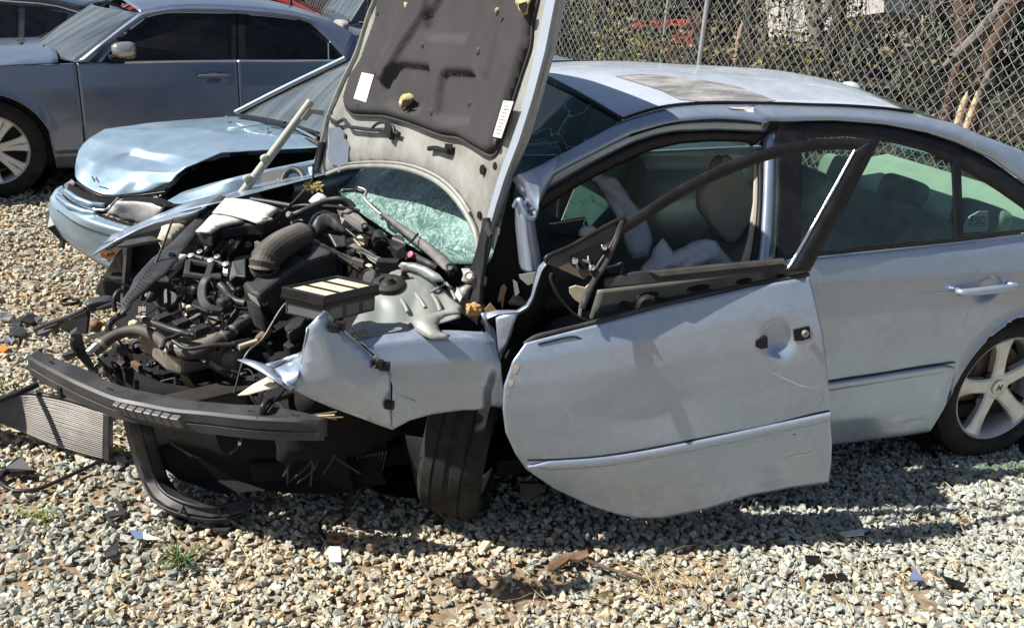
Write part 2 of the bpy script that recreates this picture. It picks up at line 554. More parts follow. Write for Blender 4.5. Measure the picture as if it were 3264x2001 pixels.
def tan_share(x, y):
    """how brown the gravel is at a place: washed grey-green towards the right and the near left, tan in between"""
    t = 0.38
    t += 0.45 * math.exp(-((x - 0.15) / 0.75) ** 2 - ((y + 0.25) / 0.6) ** 2)
    t += 0.30 * (1 if x < -0.5 and y > 0.9 else 0)
    t -= 0.42 / (1 + math.exp(-(x - 1.25) * 4.5))
    t -= 0.28 * math.exp(-((x + 0.75) / 0.35) ** 2 - ((y + 0.1) / 0.6) ** 2)
    t += 0.30 * nz((x, y, 0), 1.6, 3.1)
    return min(0.95, max(0.05, t))

def bare(x, y):
    b = 0.75 * math.exp(-((x - 0.42) / 0.28) ** 2 - ((y + 0.28) / 0.10) ** 2)
    b += 0.75 * math.exp(-((x - 0.98) / 0.24) ** 2 - ((y + 0.33) / 0.12) ** 2)
    b += 0.5 * math.exp(-((x + 0.62) / 0.2) ** 2 - ((y - 0.62) / 0.12) ** 2)
    b += 0.5 * math.exp(-((x - 1.75) / 0.2) ** 2 - ((y + 0.55) / 0.12) ** 2)
    b += max(0, nz((x, y, 0), 2.7, 9.0) - 0.34) * 1.0
    return min(b, 0.9)

def scatter_gravel():
    zones = [(-1.9, 4.3, -1.75, 0.15, 4400, 0.92), (-1.2, 3.9, 0.15, 0.75, 2800, 0.95), (-2.6, 0.3, 0.75, 2.4, 2600, 1.0), (-3.4, -0.3, 2.4, 6.5, 1200, 1.2),
             (0.3, 3.9, 0.75, 1.9, 300, 1.2), (3.4, 5.0, 0.4, 3.0, 500, 1.2)]
    VV, FF, CC = [], [], []
    base = 0
    groups = {i: [] for i in range(len(PROTO))}
    for (x0, x1, y0, y1, dens, scl) in zones:
        n = int((x1 - x0) * (y1 - y0) * dens)
        xs, ys = RNG.uniform(x0, x1, n), RNG.uniform(y0, y1, n)
        for x, y in zip(xs, ys):
            if RNG.random() < bare(x, y): continue
            u = RNG.random()
            r = (0.0065 + 0.006 * RNG.random()) if u < 0.25 else (0.0115 + 0.0085 * RNG.random() ** 1.5)
            r *= scl
            if RNG.random() < 0.02: r *= 1.35
            z = r * RNG.uniform(-0.1, 0.75) + 0.008 * (1 + nz((x, y, 0), 3.0, 5.0))
            t = tan_share(x, y)
            v = RNG.uniform(0.86, 1.28)
            q = RNG.random()
            if q < t:
                c = np.array([0.42, 0.37, 0.275]) if RNG.random() < 0.82 else np.array([0.39, 0.305, 0.20])
                if RNG.random() < 0.03: c = np.array([0.45, 0.31, 0.18])
            else:
                w = RNG.random()
                c = np.array([0.345, 0.362, 0.318]) if w < 0.72 else (np.array([0.41, 0.41, 0.365]) if w < 0.93 else np.array([0.20, 0.222, 0.205]))
            groups[int(RNG.integers(len(PROTO)))].append((x, y, z, r, *(c * v)))
    for i, rows in groups.items():
        if not rows: continue
        A = np.array(rows); n = len(A)
        V0, F0 = PROTO[i]
        ang = RNG.uniform(0, 2 * np.pi, n); tilt = RNG.uniform(-0.6, 0.6, (n, 2))
        ca, sa = np.cos(ang), np.sin(ang)
        X = V0[None, :, 0] * A[:, 3:4]; Y = V0[None, :, 1] * A[:, 3:4]; Z = V0[None, :, 2] * A[:, 3:4]
        ct, st = np.cos(tilt[:, :1]), np.sin(tilt[:, :1])
        Y, Z = Y * ct - Z * st, Y * st + Z * ct
        ct, st = np.cos(tilt[:, 1:]), np.sin(tilt[:, 1:])
        X, Z = X * ct - Z * st, X * st + Z * ct
        Xr = X * ca[:, None] - Y * sa[:, None] + A[:, 0:1]
        Yr = X * sa[:, None] + Y * ca[:, None] + A[:, 1:2]
        Zr = Z + A[:, 2:3]
        V = np.stack([Xr, Yr, Zr], -1).reshape(-1, 3)
        F = (F0[None] + (np.arange(n) * len(V0))[:, None, None]).reshape(-1, 3) + base
        C = np.repeat(A[:, 4:7], len(V0), 0)
        base += len(V)
        VV.append(V); FF.append(F); CC.append(C)
    V, F, C = np.concatenate(VV), np.concatenate(FF), np.concatenate(CC)
    me = bpy.data.meshes.new('gravel')
    me.vertices.add(len(V)); me.vertices.foreach_set('co', V.astype(np.float32).ravel())
    me.loops.add(len(F) * 3); me.loops.foreach_set('vertex_index', F.astype(np.int32).ravel())
    me.polygons.add(len(F)); me.polygons.foreach_set('loop_start', np.arange(0, len(F) * 3, 3, dtype=np.int32))
    me.update(calc_edges=True)
    me.polygons.foreach_set('use_smooth', np.zeros(len(F), dtype=bool))
    at = me.attributes.new('stone_colour', 'FLOAT_COLOR', 'POINT')
    at.data.foreach_set('color', np.concatenate([C, np.ones((len(C), 1))], 1).astype(np.float32).ravel())
    me.materials.append(principled('gravel_stone', (0.4, 0.4, 0.36), 0.88, 0.0, var=0.28, vscale=70, attr='stone_colour', bump=0.25, bscale=400, spec=0.25))
    o = bpy.data.objects.new('gravel', me)
    link(o)
    tag(o, 'crushed grey and tan gravel spread over the whole lot', 'gravel', kind='stuff')

scatter_gravel()

def straw():
    mb = MB()
    M = principled('dry_straw', (0.52, 0.41, 0.22), 0.8, 0.0, var=0.3, vscale=30)
    spots = [(1.0, -0.36, 0.30, 0.13, 95), (1.72, -0.52, 0.30, 0.2, 55), (-0.45, 0.0, 0.35, 0.25, 34), (0.4, -0.28, 0.3, 0.15, 26), (2.4, -0.3, 0.6, 0.4, 45),
             (1.6, 0.0, 0.8, 0.25, 30), (0.2, -0.7, 1.2, 0.4, 30), (-1.2, 1.6, 0.4, 0.7, 14)]
    for (x, y, sx, sy, n) in spots:
        for _ in range(n):
            px, py = RNG.normal(x, sx * 0.6), RNG.normal(y, sy * 0.6)
            a = RNG.normal(0.3, 0.9); l = RNG.uniform(0.04, 0.16); r = RNG.uniform(0.0006, 0.0014)
            z = RNG.uniform(0.022, 0.04)
            bend = RNG.normal(0, 0.25)
            P = []
            for t in (-0.5, -0.17, 0.17, 0.5):
                P.append((px + l * t * math.cos(a) - bend * l * t * t * math.sin(a), py + l * t * math.sin(a) + bend * l * t * t * math.cos(a), z + RNG.uniform(-0.006, 0.008)))
            mb.tube(P, r, 3)
    o = mb.build('dry_straw', M)
    tag(o, 'dry straw and pine needles strewn over the gravel', 'straw', kind='stuff')
straw()
# ------------------------------------------------------------------ the wrecked silver car
from mathutils.geometry import delaunay_2d_cdt

def inside(poly, x, y):
    c = False
    n = len(poly)
    j = n - 1
    for i in range(n):
        xi, yi = poly[i]; xj, yj = poly[j]
        if (yi > y) != (yj > y) and x < (xj - xi) * (y - yi) / (yj - yi) + xi: c = not c
        j = i
    return c

def edge_dist(poly, x, y):
    P = np.array(poly); Q = np.roll(P, -1, 0)
    d = Q - P; w = np.array([x, y]) - P
    t = np.clip((w * d).sum(1) / ((d * d).sum(1) + 1e-12), 0, 1)
    e = w - d * t[:, None]
    return float(np.sqrt((e * e).sum(1).min()))

def relief(name, outline, mat, parent=None, step=0.03, h=None, thick=0.003, axes=None, smooth=True, **kw):
    """a sheet of any outline with relief: inner grid points pushed along the normal by h(u, v, edge distance)"""
    P = np.array(outline, float)
    c = P.mean(0)
    if axes is None:
        nn = np.zeros(3)
        for i in range(len(P)): nn += np.cross(P[i] - c, P[(i + 1) % len(P)] - c)
        nn /= np.linalg.norm(nn)
        if nn @ (CAM - c) < 0: nn = -nn
        a = P[1] - P[0]; a = a - nn * (a @ nn); a /= np.linalg.norm(a)
        b = np.cross(nn, a)
    else:
        a, b, nn = axes
    # points of the outline, refined
    Q = []
    for i in range(len(P)):
        p, q = P[i], P[(i + 1) % len(P)]
        m = max(1, int(np.linalg.norm(q - p) / step))
        for t in range(m): Q.append(p + (q - p) * t / m)
    Q = np.array(Q)
    uv = np.stack([(Q - c) @ a, (Q - c) @ b], 1); w = (Q - c) @ nn
    poly = [tuple(x) for x in uv]
    pts = list(poly)
    lo, hi = uv.min(0), uv.max(0)
    r = 0
    y = lo[1]
    while y < hi[1]:
        x = lo[0] + (step * 0.5 if r % 2 else 0)
        while x < hi[0]:
            if inside(poly, x, y) and edge_dist(poly, x, y) > step * 0.45: pts.append((x, y))
            x += step
        y += step * 0.87; r += 1
    n = len(poly)
    res = delaunay_2d_cdt([Vector(p) for p in pts], [], [list(range(n))], 1, 1e-6)
    V2, F = res[0], res[2]
    V = []
    for p in V2:
        x, y = p.x, p.y
        # height of the outline itself (it need not be flat), by inverse distance
        d2 = (uv[:, 0] - x) ** 2 + (uv[:, 1] - y) ** 2 + 1e-9
        ww = 1 / d2 ** 1.5
        base = float((w * ww).sum() / ww.sum())
        hh = h(x, y, edge_dist(poly, x, y), c + a * x + b * y) if h else 0.0
        V.append(c + a * x + b * y + nn * (base + hh))
    FF = []
    for f in F:
        f = list(f)
        va, vb, vc = (np.array([V2[f[0]].x, V2[f[0]].y]), np.array([V2[f[1]].x, V2[f[1]].y]), np.array([V2[f[2]].x, V2[f[2]].y]))
        if (vb - va)[0] * (vc - va)[1] - (vb - va)[1] * (vc - va)[0] < 0: f = f[::-1]
        FF.append(f)
    return obj(name, V, FF, mat, parent, smooth=smooth, solid=thick, off=-1.0, **kw)

PROF = [(0.0, .09), (.15, .075), (.20, .03), (.32, .006), (.5, 0), (.74, 0), (.87, .012), (.95, .032), (1.0, .055), (1.38, .25), (1.44, .32), (1.55, .6)]
CF = CarFrame((0, 0, 0), 0, 1.83, PROF)
car = thing('wrecked_sedan', 'smashed silver blue sedan with bonnet up and front corner torn off', 'car', (1.4, 0.9, 0.0))

c3 = crop(1700, 0, 1.5754)          # four enlarged views of the photograph used for surveying
cA = crop(200, 600, 3.3583)
cB = crop(700, 620, 3.3583)
cC = crop(50, 950, 2.8786)
cD = crop(700, 950, 2.8786)
cE = crop(950, 450, 2.8786)
cF = crop(1550, 700, 3.3583)
c2 = crop(900, 0, 1.679)
cR1 = crop(1700, 0, 3.08)
cR2 = crop(2464, 0, 3.08)
cG = crop(1200, 550, 2.159)
cH = crop(2200, 700, 1.439)
cJ = crop(0, 1300, 1.76)
def Z(c, z, *pts):                   # points of the horizontal plane at height z seen at these places
    return [on_z(*c(*p), z) for p in pts]
def Z3(c, *pts):                     # the same with a height per point
    return [on_z(*c(x, y), z) for x, y, z in pts]

# --- roof: near edge read off, far edge mirrored, crowned between
seam_px = [cR1(890, 1190), cR1(1000, 1150), cR1(1200, 1090), cR1(1400, 1055), cR1(1650, 1035), cR1(1950, 1030), cR1(2464, 1040),
           cR2(380, 1050), cR2(700, 1058), cR2(1100, 1085), cR2(1380, 1120)]
seam = [CF.side(*p) for p in seam_px]
def crown(amount):
    def fn(A):
        n = A.shape[0]
        for i in range(n):
            v = i / (n - 1)
            A[i, :, 2] += amount * (1 - (2 * v - 1) ** 2)
            A[i, :, 0] -= 0.05 * (1 - (2 * v - 1) ** 2) * np.linspace(1, -0.6, A.shape[1])
            for j in range(A.shape[1]):
                A[i, j, 2] += 0.004 * nz(A[i, j], 3.0, 2.2)
        return A
    return fn
seam_far = [CF.mir(p) for p in seam]
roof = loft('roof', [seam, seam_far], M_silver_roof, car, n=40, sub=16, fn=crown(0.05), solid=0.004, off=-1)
gut = [p + np.array([0, 0.004, 0.004]) for p in seam]
tube('roof_seam', gut, 0.006, M_trim, car, seg=6, n=3)
tube('roof_seam', [CF.mir(p) for p in gut], 0.006, M_trim, car, seg=6, n=3)
# dark smoked patch on the roof where paint has burnt off
patch_px = [cR1(800, 760), cR1(1100, 735), cR1(1600, 790), cR1(2000, 860), cR1(2380, 1000), cR1(2250, 1018), cR1(1900, 1020), cR1(1650, 1012), cR1(1430, 990), cR1(1250, 900)]
# rear slope: glass and boot lid, hidden from the camera but part of the car
rear_lo = [CF.side(*p) for p in (cR2(1380, 1120), cR2(1760, 1225), cR2(2050, 1350), cR2(2464, 1520))]
end = rear_lo[-1]
rear_lo += [np.array([end[0] + 0.25, end[1] - 0.05, end[2] - 0.12]), np.array([3.30, 0.14, 1.03])]
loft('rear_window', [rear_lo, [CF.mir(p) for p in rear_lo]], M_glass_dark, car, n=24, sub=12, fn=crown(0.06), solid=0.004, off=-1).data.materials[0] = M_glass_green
dk = [np.array([3.30, 0.14, 1.03]), np.array([3.6, 0.12, 1.03]), np.array([3.80, 0.13, 0.98]), np.array([3.86, 0.15, 0.75])]
loft('boot_lid', [dk, [CF.mir(p) for p in dk]], M_silver, car, n=20, sub=10, fn=crown(0.03), solid=0.004, off=-1)
db = [np.array([3.86, 0.13, 0.75]), np.array([3.93, 0.12, 0.6]), np.array([3.94, 0.12, 0.35]), np.array([3.85, 0.14, 0.2])]
loft('rear_bumper', [db, [CF.mir(p) for p in db]], M_silver, car, n=14, sub=10, solid=0.004, off=-1)
lathe('antenna', CF.mir(on_z(*cR2(750, 880), 1.44)) * 0 + on_z(*cR2(748, 885), 1.43), (0, 0, 1), [(-0.02, 0.052), (0.0, 0.05), (0.016, 0.042), (0.026, 0.028), (0.031, 0.012), (0.032, 0.0005)], M_silver_roof, car, seg=24)

# --- side frame: rail over the doors, front flange, seals
rail_up = [(1640, 575), (1700, 545), (1793, 494), (1879, 448), (1950, 410)] + [tuple(np.array(p) + (1, 5)) for p in seam_px] + [cR2(1760, 1222), cR2(2050, 1346), cR2(2464, 1500)]
rail_lo = [(1668, 626), (1716, 592), (1793, 543), (1870, 503), (1940, 466), cR1(950, 1340), cR1(1200, 1260), cR1(1450, 1210), cR1(1800, 1190), cR1(2100, 1205), cR1(2240, 1225),
           (2464, 391), cR2(600, 1190), cR2(1100, 1230), cR2(1500, 1310), cR2(1800, 1410), cR2(2010, 1509), (3160, 510), (3264, 585)]
ru = [CF.side(*p) for p in rail_up]; rl = [CF.side(*p, -0.012) for p in rail_lo]
def rail_fn(A):
    n = A.shape[0]
    for i in range(n):
        v = i / (n - 1)
        A[i, :, 1] -= 0.022 * math.sin(math.pi * v)
        for j in range(A.shape[1]):            # the crease where the roof buckled over the door post
            x = A[i, j, 0]
            A[i, j, 1] += 0.016 * math.exp(-((x - 1.47 - 0.05 * v) / 0.018) ** 2) + 0.004 * nz(A[i, j], 9, 1)
    return A
loft('roof_rail', [ru, rl], M_silver, car, n=120, sub=8, fn=rail_fn, solid=0.003, off=-1)
# bared white filler in the crease
for q in ([(2070, 1085), (2160, 1060), (2170, 1130), (2180, 1165), (2120, 1120)], [(1905, 1060), (2000, 1062), (2140, 1060), (2070, 1082), (1960, 1075)]):
    slab('torn_sealer', [CF.side(*cR1(*p), -0.031) for p in q], M_white, car, thick=0.004)
fl_lo = [(1700, 628), (1740, 604), (1800, 570), (1880, 525), (1960, 485), cR1(1000, 1400), cR1(1200, 1335), cR1(1400, 1300), cR1(1800, 1285), cR1(2150, 1300), (2440, 425)]
loft('door_frame_flange', [[CF.side(*p, 0.01) for p in rail_lo[:11]], [CF.side(*p, 0.035) for p in fl_lo]], M_silver, car, n=50, sub=3, solid=0.003, off=-1)
seal_lo = [(1722, 668), (1762, 636), (1830, 592), (1890, 559), (2049, 482), cR1(1400, 1400), cR1(1700, 1372), cR1(2000, 1375), cR1(2090, 1400), (2392, 470)]
loft('door_seal', [[CF.side(*p, 0.045) for p in fl_lo], [CF.side(*p, 0.07) for p in seal_lo]], M_trim, car, n=50, sub=3, solid=0.02, off=-1)
tube('drip_moulding', [CF.side(*p, -0.018) for p in rail_lo[5:11]], 0.005, M_trim, car, seg=6, n=3)

# --- A pillar: the folded stump under the windscreen
pl = [(1636, 640), (1638, 668), (1644, 740), (1650, 800), (1657, 862)]
pr = [(1690, 640), (1704, 697), (1712, 760), (1722, 815), (1730, 868)]
PB_ = Plane((0.6, 0.12, 0.9), (-0.35, -1, 0.1))
L = [PB_.at(*p) for p in pl]; Rr = [PB_.at(*p) for p in pr]
rows = []
for t in np.linspace(0, 1, 9):
    off = 0.045 * math.sin(math.pi * t)
    rows.append([a + (b - a) * t + PB_.n * off * (0.55 + 0.45 * min(1, i)) for i, (a, b) in enumerate(zip(L, Rr))])
loft('pillar_stump', rows, M_silver, car, n=20, sub=1, solid=0.004, off=-1)
fold = [[(1632, 575), (1645, 600), (1668, 640), (1690, 660)], [(1650, 560), (1680, 590), (1700, 625), (1712, 680)], [(1700, 540), (1716, 575), (1722, 615), (1716, 660)], [(1786, 500), (1790, 530), (1760, 575), (1726, 640)]]
offs = [0.0, 0.05, 0.06, 0.02]
loft('pillar_fold', [[CF.side(*p, -o) for p in row] for row, o in zip(fold, offs)], M_silver, car, n=14, sub=4, solid=0.004, off=-1)
lip = [PB_.at(1640, 660, 0.03), PB_.at(1655, 640, 0.055), PB_.at(1668, 668, 0.06), PB_.at(1680, 692, 0.06), PB_.at(1698, 700, 0.055), PB_.at(1706, 680, 0.03), PB_.at(1696, 664, 0.03)]
tube('pillar_lip', lip, 0.009, M_silver, car, seg=8)

# --- B pillar
bl = [(2430, 440), (2428, 520), (2424, 640), (2417, 760), (2406, 860)]
br = [(2490, 412), (2489, 520), (2486, 640), (2482, 760), (2474, 860)]
rows = []
for t in np.linspace(0, 1, 9):
    off = 0.05 - 0.035 * math.sin(math.pi * t) ** 0.7
    rows.append([CF.side(a[0] + (b[0] - a[0]) * t, a[1] + (b[1] - a[1]) * t, off) for a, b in zip(bl, br)])
loft('door_post', rows, M_silver, car, n=16, sub=1, solid=0.004, off=-1)
loft('post_trim', [[CF.side(*p, 0.06) for p in ((2403, 520), (2402, 640), (2386, 760), (2362, 850))], [CF.side(*p, 0.05) for p in ((2424, 490), (2422, 640), (2412, 760), (2396, 860))]], M_beige, car, n=12, sub=4, solid=0.02, off=-1)
tube('post_seal', [CF.side(*p, 0.045) for p in ((2424, 480), (2424, 640), (2413, 760), (2398, 850))], 0.012, M_trim, car, n=4)

# --- rear door, quarter panel
WR = (2.73, 0.33)                    # rear axle
ARCH = 0.372
p0, p1 = CF.S(*k(1950, 621)), CF.S(*k(2464, 566))
def belt(x):
    return p0[2] + (x - p0[0]) * (p1[2] - p0[2]) / (p1[0] - p0[0])
s0, s1 = CF.S(*k(2000, 1074)), CF.S(*k(2190, 1047))
def sill(x):
    return 0.5 * (s0[2] + s1[2]) + 0.01 * nz((x, 0, 0), 4)
hx = CF.S(*k(2378, 697))
def body_panel(name, x0, x1, nx, nzr, extra=None, parent=car, mat=M_silver, frame=CF, beltf=belt, sillf=sill, arches=((WR[0], WR[1], ARCH),)):
    V = []
    for i in range(nx):
        x = x0 + (x1 - x0) * i / (nx - 1)
        zt, zb = beltf(x), sillf(x)
        for (ax, az, ar) in arches:
            if abs(x - ax) < ar: zb = max(zb, az + math.sqrt(ar * ar - (x - ax) ** 2))
        for j in range(nzr):
            z = zb + (zt - zb) * j / (nzr - 1)
            y = frame.ys(z)
            if extra: y += extra(x, z)
            V.append(frame.w(x, y, z))
    F = [f for f in grid_faces(nx, nzr)]
    return obj(name, V, F, mat, parent, smooth=True, solid=0.012, off=1.0)
def door_extra(x, z):
    e = 0.0
    rr = ((x - hx[0]) / 0.062) ** 2 + ((z - hx[2]) / 0.05) ** 2
    if rr < 1: e += 0.028 * (1 - rr) ** 0.8
    # body crease and the slightly hollow lower half
    e += 0.010 * math.exp(-((z - 0.70) / 0.12) ** 2) * 0.5 - 0.006 * math.exp(-((z - 0.36) / 0.09) ** 2)
    e += 0.0025 * nz((x, 0, z), 5, 4)
    for (ax, az, ar) in ((WR[0], WR[1], ARCH),):       # rolled wheel arch lip
        d = math.hypot(x - ax, z - az) - ar
        if 0 <= d < 0.05: e -= 0.012 * (1 - d / 0.05) ** 2
    return e
rear_door = body_panel('rear_door', 1.42, 2.655, 110, 60, door_extra)
body_panel('quarter_panel', 2.665, 3.90, 60, 30, lambda x, z: 0.0 if x < 3.3 else 0.10 * ((x - 3.3) / 0.6) ** 2, beltf=lambda x: belt(min(x, 3.0)) + (0.0 if x < 3 else 0.02))
# far side of the body
def mirror_obj(src, name):
    V = [CF.mir(np.array(v.co) + root_loc(car)) for v in src.data.vertices]
    F = [tuple(reversed(p.vertices)) for p in src.data.polygons]
    return obj(name, V, F, M_silver, car, smooth=True, solid=0.012, off=1.0)
mirror_obj(rear_door, 'rear_door')
fdv = body_panel('front_door', 0.55, 1.41, 30, 14, None, beltf=lambda x: 0.95)
V = [CF.mir(np.array(v.co) + root_loc(car)) for v in fdv.data.vertices]
fdv.data.vertices.foreach_set('co', (np.array(V) - root_loc(car)).ravel()); fdv.data.flip_normals(); fdv.data.update()

# moulding, handle
mo = [CF.side(*k(1975, 934), -0.004), CF.side(*k(2080, 918), -0.004), CF.side(*k(2180, 902), -0.004), CF.side(*k(2295, 885), -0.004)]
def strip(name, pts, hgt, dep, mat, parent, taper=True, n=30):
    P = resample(cat_rom(pts, 6), n)
    rows = []
    for (dz, dy) in ((0.5, 0.0), (0.5, -0.6), (0.28, -1.0), (-0.2, -0.9), (-0.45, -0.5), (-0.5, 0.0)):
        r = []
        for i, p in enumerate(P):
            s = 1.0
            if taper and i > n - 4: s = max(0.05, (n - 1 - i) / 3.0)
            r.append(p + np.array([0, dy * dep, dz * hgt * s]))
        rows.append(r)
    return loft(name, rows, mat, parent, n=n, sub=1)
m1 = strip('moulding', mo, 0.036, 0.011, M_silver, rear_door)
tube('moulding_shadow_gap', [p + np.array([0, -0.001, 0.0205]) for p in mo], 0.0028, M_trim, m1, seg=5, n=3)
ha, hb = CF.side(*k(2317, 706), -0.032), CF.side(*k(2442, 692), -0.032)
hm = (ha + hb) / 2
hd = tube('handle', [ha + (0, 0.03, 0), ha, hm + (0, -0.012, 0.004), hb, hb + (0, 0.03, 0)], [0.010, 0.0145, 0.0155, 0.0145, 0.010], M_silver, rear_door, seg=12)
slab('handle_end_cap', [hb + (-0.03, -0.014, 0.012), hb + (-0.002, -0.014, 0.010), hb + (-0.002, -0.014, -0.010), hb + (-0.03, -0.014, -0.012)], M_silver, hd, thick=0.004)
# belt trim under the rear glass
btp = [CF.side(*k(x, y), -0.006) for x, y in ((1945, 612), (2100, 596), (2300, 576), (2464, 557))] + [CF.side(*k(2464, 557), -0.006) + np.array([0.35, 0.0, 0.02])]
tube('belt_trim', btp, 0.008, M_trim, rear_door, seg=8, n=4)
tube('belt_trim', [p + np.array([0, -0.003, -0.014]) for p in btp], 0.0045, M_silver, rear_door, seg=8, n=4)

# rear window: frame, panes, divider
wf_out = [(2484, 404), (2520, 398), cR2(300, 1200), cR2(600, 1195), cR2(1100, 1234), cR2(1500, 1314), cR2(1800, 1414), cR2(2010, 1512), (3160, 516), (3264, 592), (3330, 650), (3356, 735)]
wf_in = [(2556, 452), (2600, 442), (2700, 438), (2804, 452), (2850, 460), (2906, 473), (2950, 487), (3001, 512), (3065, 540), (3180, 612), (3260, 668), (3300, 735)]
fr = loft('window_frame', [[CF.side(*p, 0.0) for p in wf_out], [CF.side(*p, 0.012) for p in wf_in]], M_trim, rear_door, n=60, sub=3, solid=0.004, off=-1)
slab('window_post', [CF.side(*p, 0.0) for p in ((2484, 404), (2556, 415), (2556, 600), (2552, 800), (2478, 822), (2488, 600))], M_trim, rear_door, thick=0.012)
gl = [(2554, 440), (2700, 440), (2804, 455), (2906, 471), (3001, 509), (3040, 526), (3050, 760), (2900, 780), (2700, 795), (2552, 808)]
slab('window_pane', [CF.side(*p, 0.014) for p in gl], M_glass_green, rear_door, thick=0.004)
slab('window_divider', [CF.side(*p, 0.004) for p in ((3037, 488), (3062, 500), (3072, 752), (3050, 756))], M_trim, rear_door, thick=0.012)
qg = [(3062, 515), (3160, 566), (3253, 650), (3300, 700), (3300, 735), (3071, 754)]
slab('quarter_pane', [CF.side(*p, 0.014) for p in qg], M_glass_green, rear_door, thick=0.004)

# --- wheels
def wheel(name, c, axle, R_, rim_r, width, parent, spokes=5, rim_mat=M_rim, double=False, roll=0.0, label=None, twin=0.0, nuts=True):
    """axle points to the outer face"""
    c = np.asarray(c, float); t = np.asarray(axle, float); t = t / np.linalg.norm(t)
    root = bpy.data.objects.new(name, None); link(root, parent); root.empty_display_size = 0.1
    if label: root['label'] = label
    up = np.array([0, 0, 1.0]); n = np.cross(up, t); n /= np.linalg.norm(n); b = np.cross(t, n)
    w = width / 2
    lathe('tyre', c, t, [(-w * .72, rim_r * 0.98), (-w * .95, rim_r * 1.06), (-w, rim_r * 1.2), (-w * .95, R_ * .90), (-w * .78, R_ * .975), (-w * .5, R_ * .995), (-w * .48, R_ * .982), (-w * .42, R_ * .982), (-w * .4, R_),
                         (-w * .1, R_), (-w * .08, R_ * .985), (w * .08, R_ * .985), (w * .1, R_), (w * .4, R_), (w * .42, R_ * .982), (w * .48, R_ * .982), (w * .5, R_ * .995), (w * .78, R_ * .975), (w * .95, R_ * .90), (w, rim_r * 1.22), (w * .97, rim_r * 1.06), (w * .80, rim_r * 0.985)],
          M_rubber, root, seg=64)
    rim = lathe('rim', c, t, [(-w * .7, rim_r * .97), (-w * .7, rim_r * .9), (w * .35, rim_r * .88), (w * .72, rim_r * .93), (w * .86, rim_r * .985), (w * .84, rim_r * 1.0), (w * .7, rim_r * 0.99)], rim_mat, root, seg=64)
    def pt(rad, ang, ax): return c + t * ax + rad * (math.cos(ang) * n + math.sin(ang) * b)
    def wp(rad, side, ang, ax):
        return c + t * ax + rad * (math.cos(ang) * n + math.sin(ang) * b) + side * (-math.sin(ang) * n + math.cos(ang) * b)
    for i in range(spokes):
        a = 2 * math.pi * i / spokes + roll
        for da in ((-twin, twin) if twin else (0.0,)):
            aa = a + da
            sw = rim_r * (0.10 if twin else 0.165)
            prof = [(rim_r * .16, sw * 0.95, w * .60, w * .30), (rim_r * .35, sw * .82, w * .66, w * .35), (rim_r * .6, sw * .80, w * .72, w * .42), (rim_r * .8, sw * 0.95, w * .78, w * .5), (rim_r * .95, sw * 1.35, w * .80, w * .6)]
            V, F = [], []
            for (rad, hw, f_, bk) in prof:
                for (sd, ax) in ((-1.0, bk), (-1.0, f_ - .006), (-0.72, f_), (0.72, f_), (1.0, f_ - .006), (1.0, bk)):
                    V.append(wp(rad, sd * hw, aa, ax))
            m = len(prof)
            for q in range(m - 1):
                for j in range(6):
                    F.append((q * 6 + j, q * 6 + (j + 1) % 6, (q + 1) * 6 + (j + 1) % 6, (q + 1) * 6 + j))
            F.append(tuple(range(6))[::-1]); F.append(tuple((m - 1) * 6 + j for j in range(6)))
            obj('spoke', V, F, rim_mat, root, smooth=True, sharp=30)
    lathe('hub', c, t, [(w * .3, rim_r * .27), (w * .58, rim_r * .27), (w * .64, rim_r * .22), (w * .64, rim_r * .15), (w * .70, rim_r * .145), (w * .72, rim_r * .11), (w * .72, 0.0005)], rim_mat, root, seg=32)
    for i in range(5 if nuts else 0):
        a = 2 * math.pi * (i + 0.5) / 5 + roll
        q = pt(rim_r * .31, a, w * .35)
        lathe('lug_nut', q, t, [(0, rim_r * .075), (w * .22, rim_r * .075), (w * .225, rim_r * .05), (w * .15, rim_r * .048), (w * .15, .0002)], M_dark, root, seg=12)
    lathe('brake_disc', c, t, [(-w * .1, rim_r * .72), (w * .12, rim_r * .72), (w * .12, rim_r * .3), (w * .2, rim_r * .25), (w * .2, 0.001)], M_rust, root, seg=40)
    lathe('back_plate', c, t, [(-w * .3, rim_r * .9), (-w * .28, 0.001)], M_int, root, seg=24)
    return root, (c, t, n, b, w)
wr, (wc, wt, wn_, wb_, ww_) = wheel('rear_wheel', (2.73, 0.165, 0.328), (0, -1, 0), 0.328, 0.232, 0.215, car, roll=R(102))
# slanted letter mark on the rear hub
def hub_mark(root, c, t, n, b, d, s, mat):
    mb = MB()
    def q(u, v): return c + t * d + n * u * s + b * v * s
    for (u0, v0, u1, v1) in ((-.55, -.6, -.25, .6), (.25, -.6, .55, .6), (-.42, -.12, .42, .12)):
        mb.tube([q(u0, v0), q(u1, v1)], 0.0022, 5)
    mb.build('hub_mark', mat, root)
hub_mark(wr, wc, wt, wn_, wb_, ww_ * .72 + .001, 0.022, M_dark)
wheel('rear_wheel', (2.73, 1.83 - 0.165, 0.328), (0, 1, 0), 0.328, 0.232, 0.215, car)
# the near front wheel: pushed back and turned so that its tread faces the camera
wf, _ = wheel('front_wheel', (0.50, 0.27, 0.322), (0.86, -0.50, -0.12), 0.328, 0.232, 0.215, car, label='grimy front wheel knocked askew behind the fender')
wheel('front_wheel', (-0.15, 1.66, 0.325), (0, 1, 0), 0.325, 0.232, 0.21, car)
# rear wheel well
lathe('wheel_well', (2.73, 0.06, 0.33), (0, 1, 0), [(0, 0.385), (0.28, 0.385), (0.30, 0.30), (0.30, 0.001)], M_int, car, seg=40)

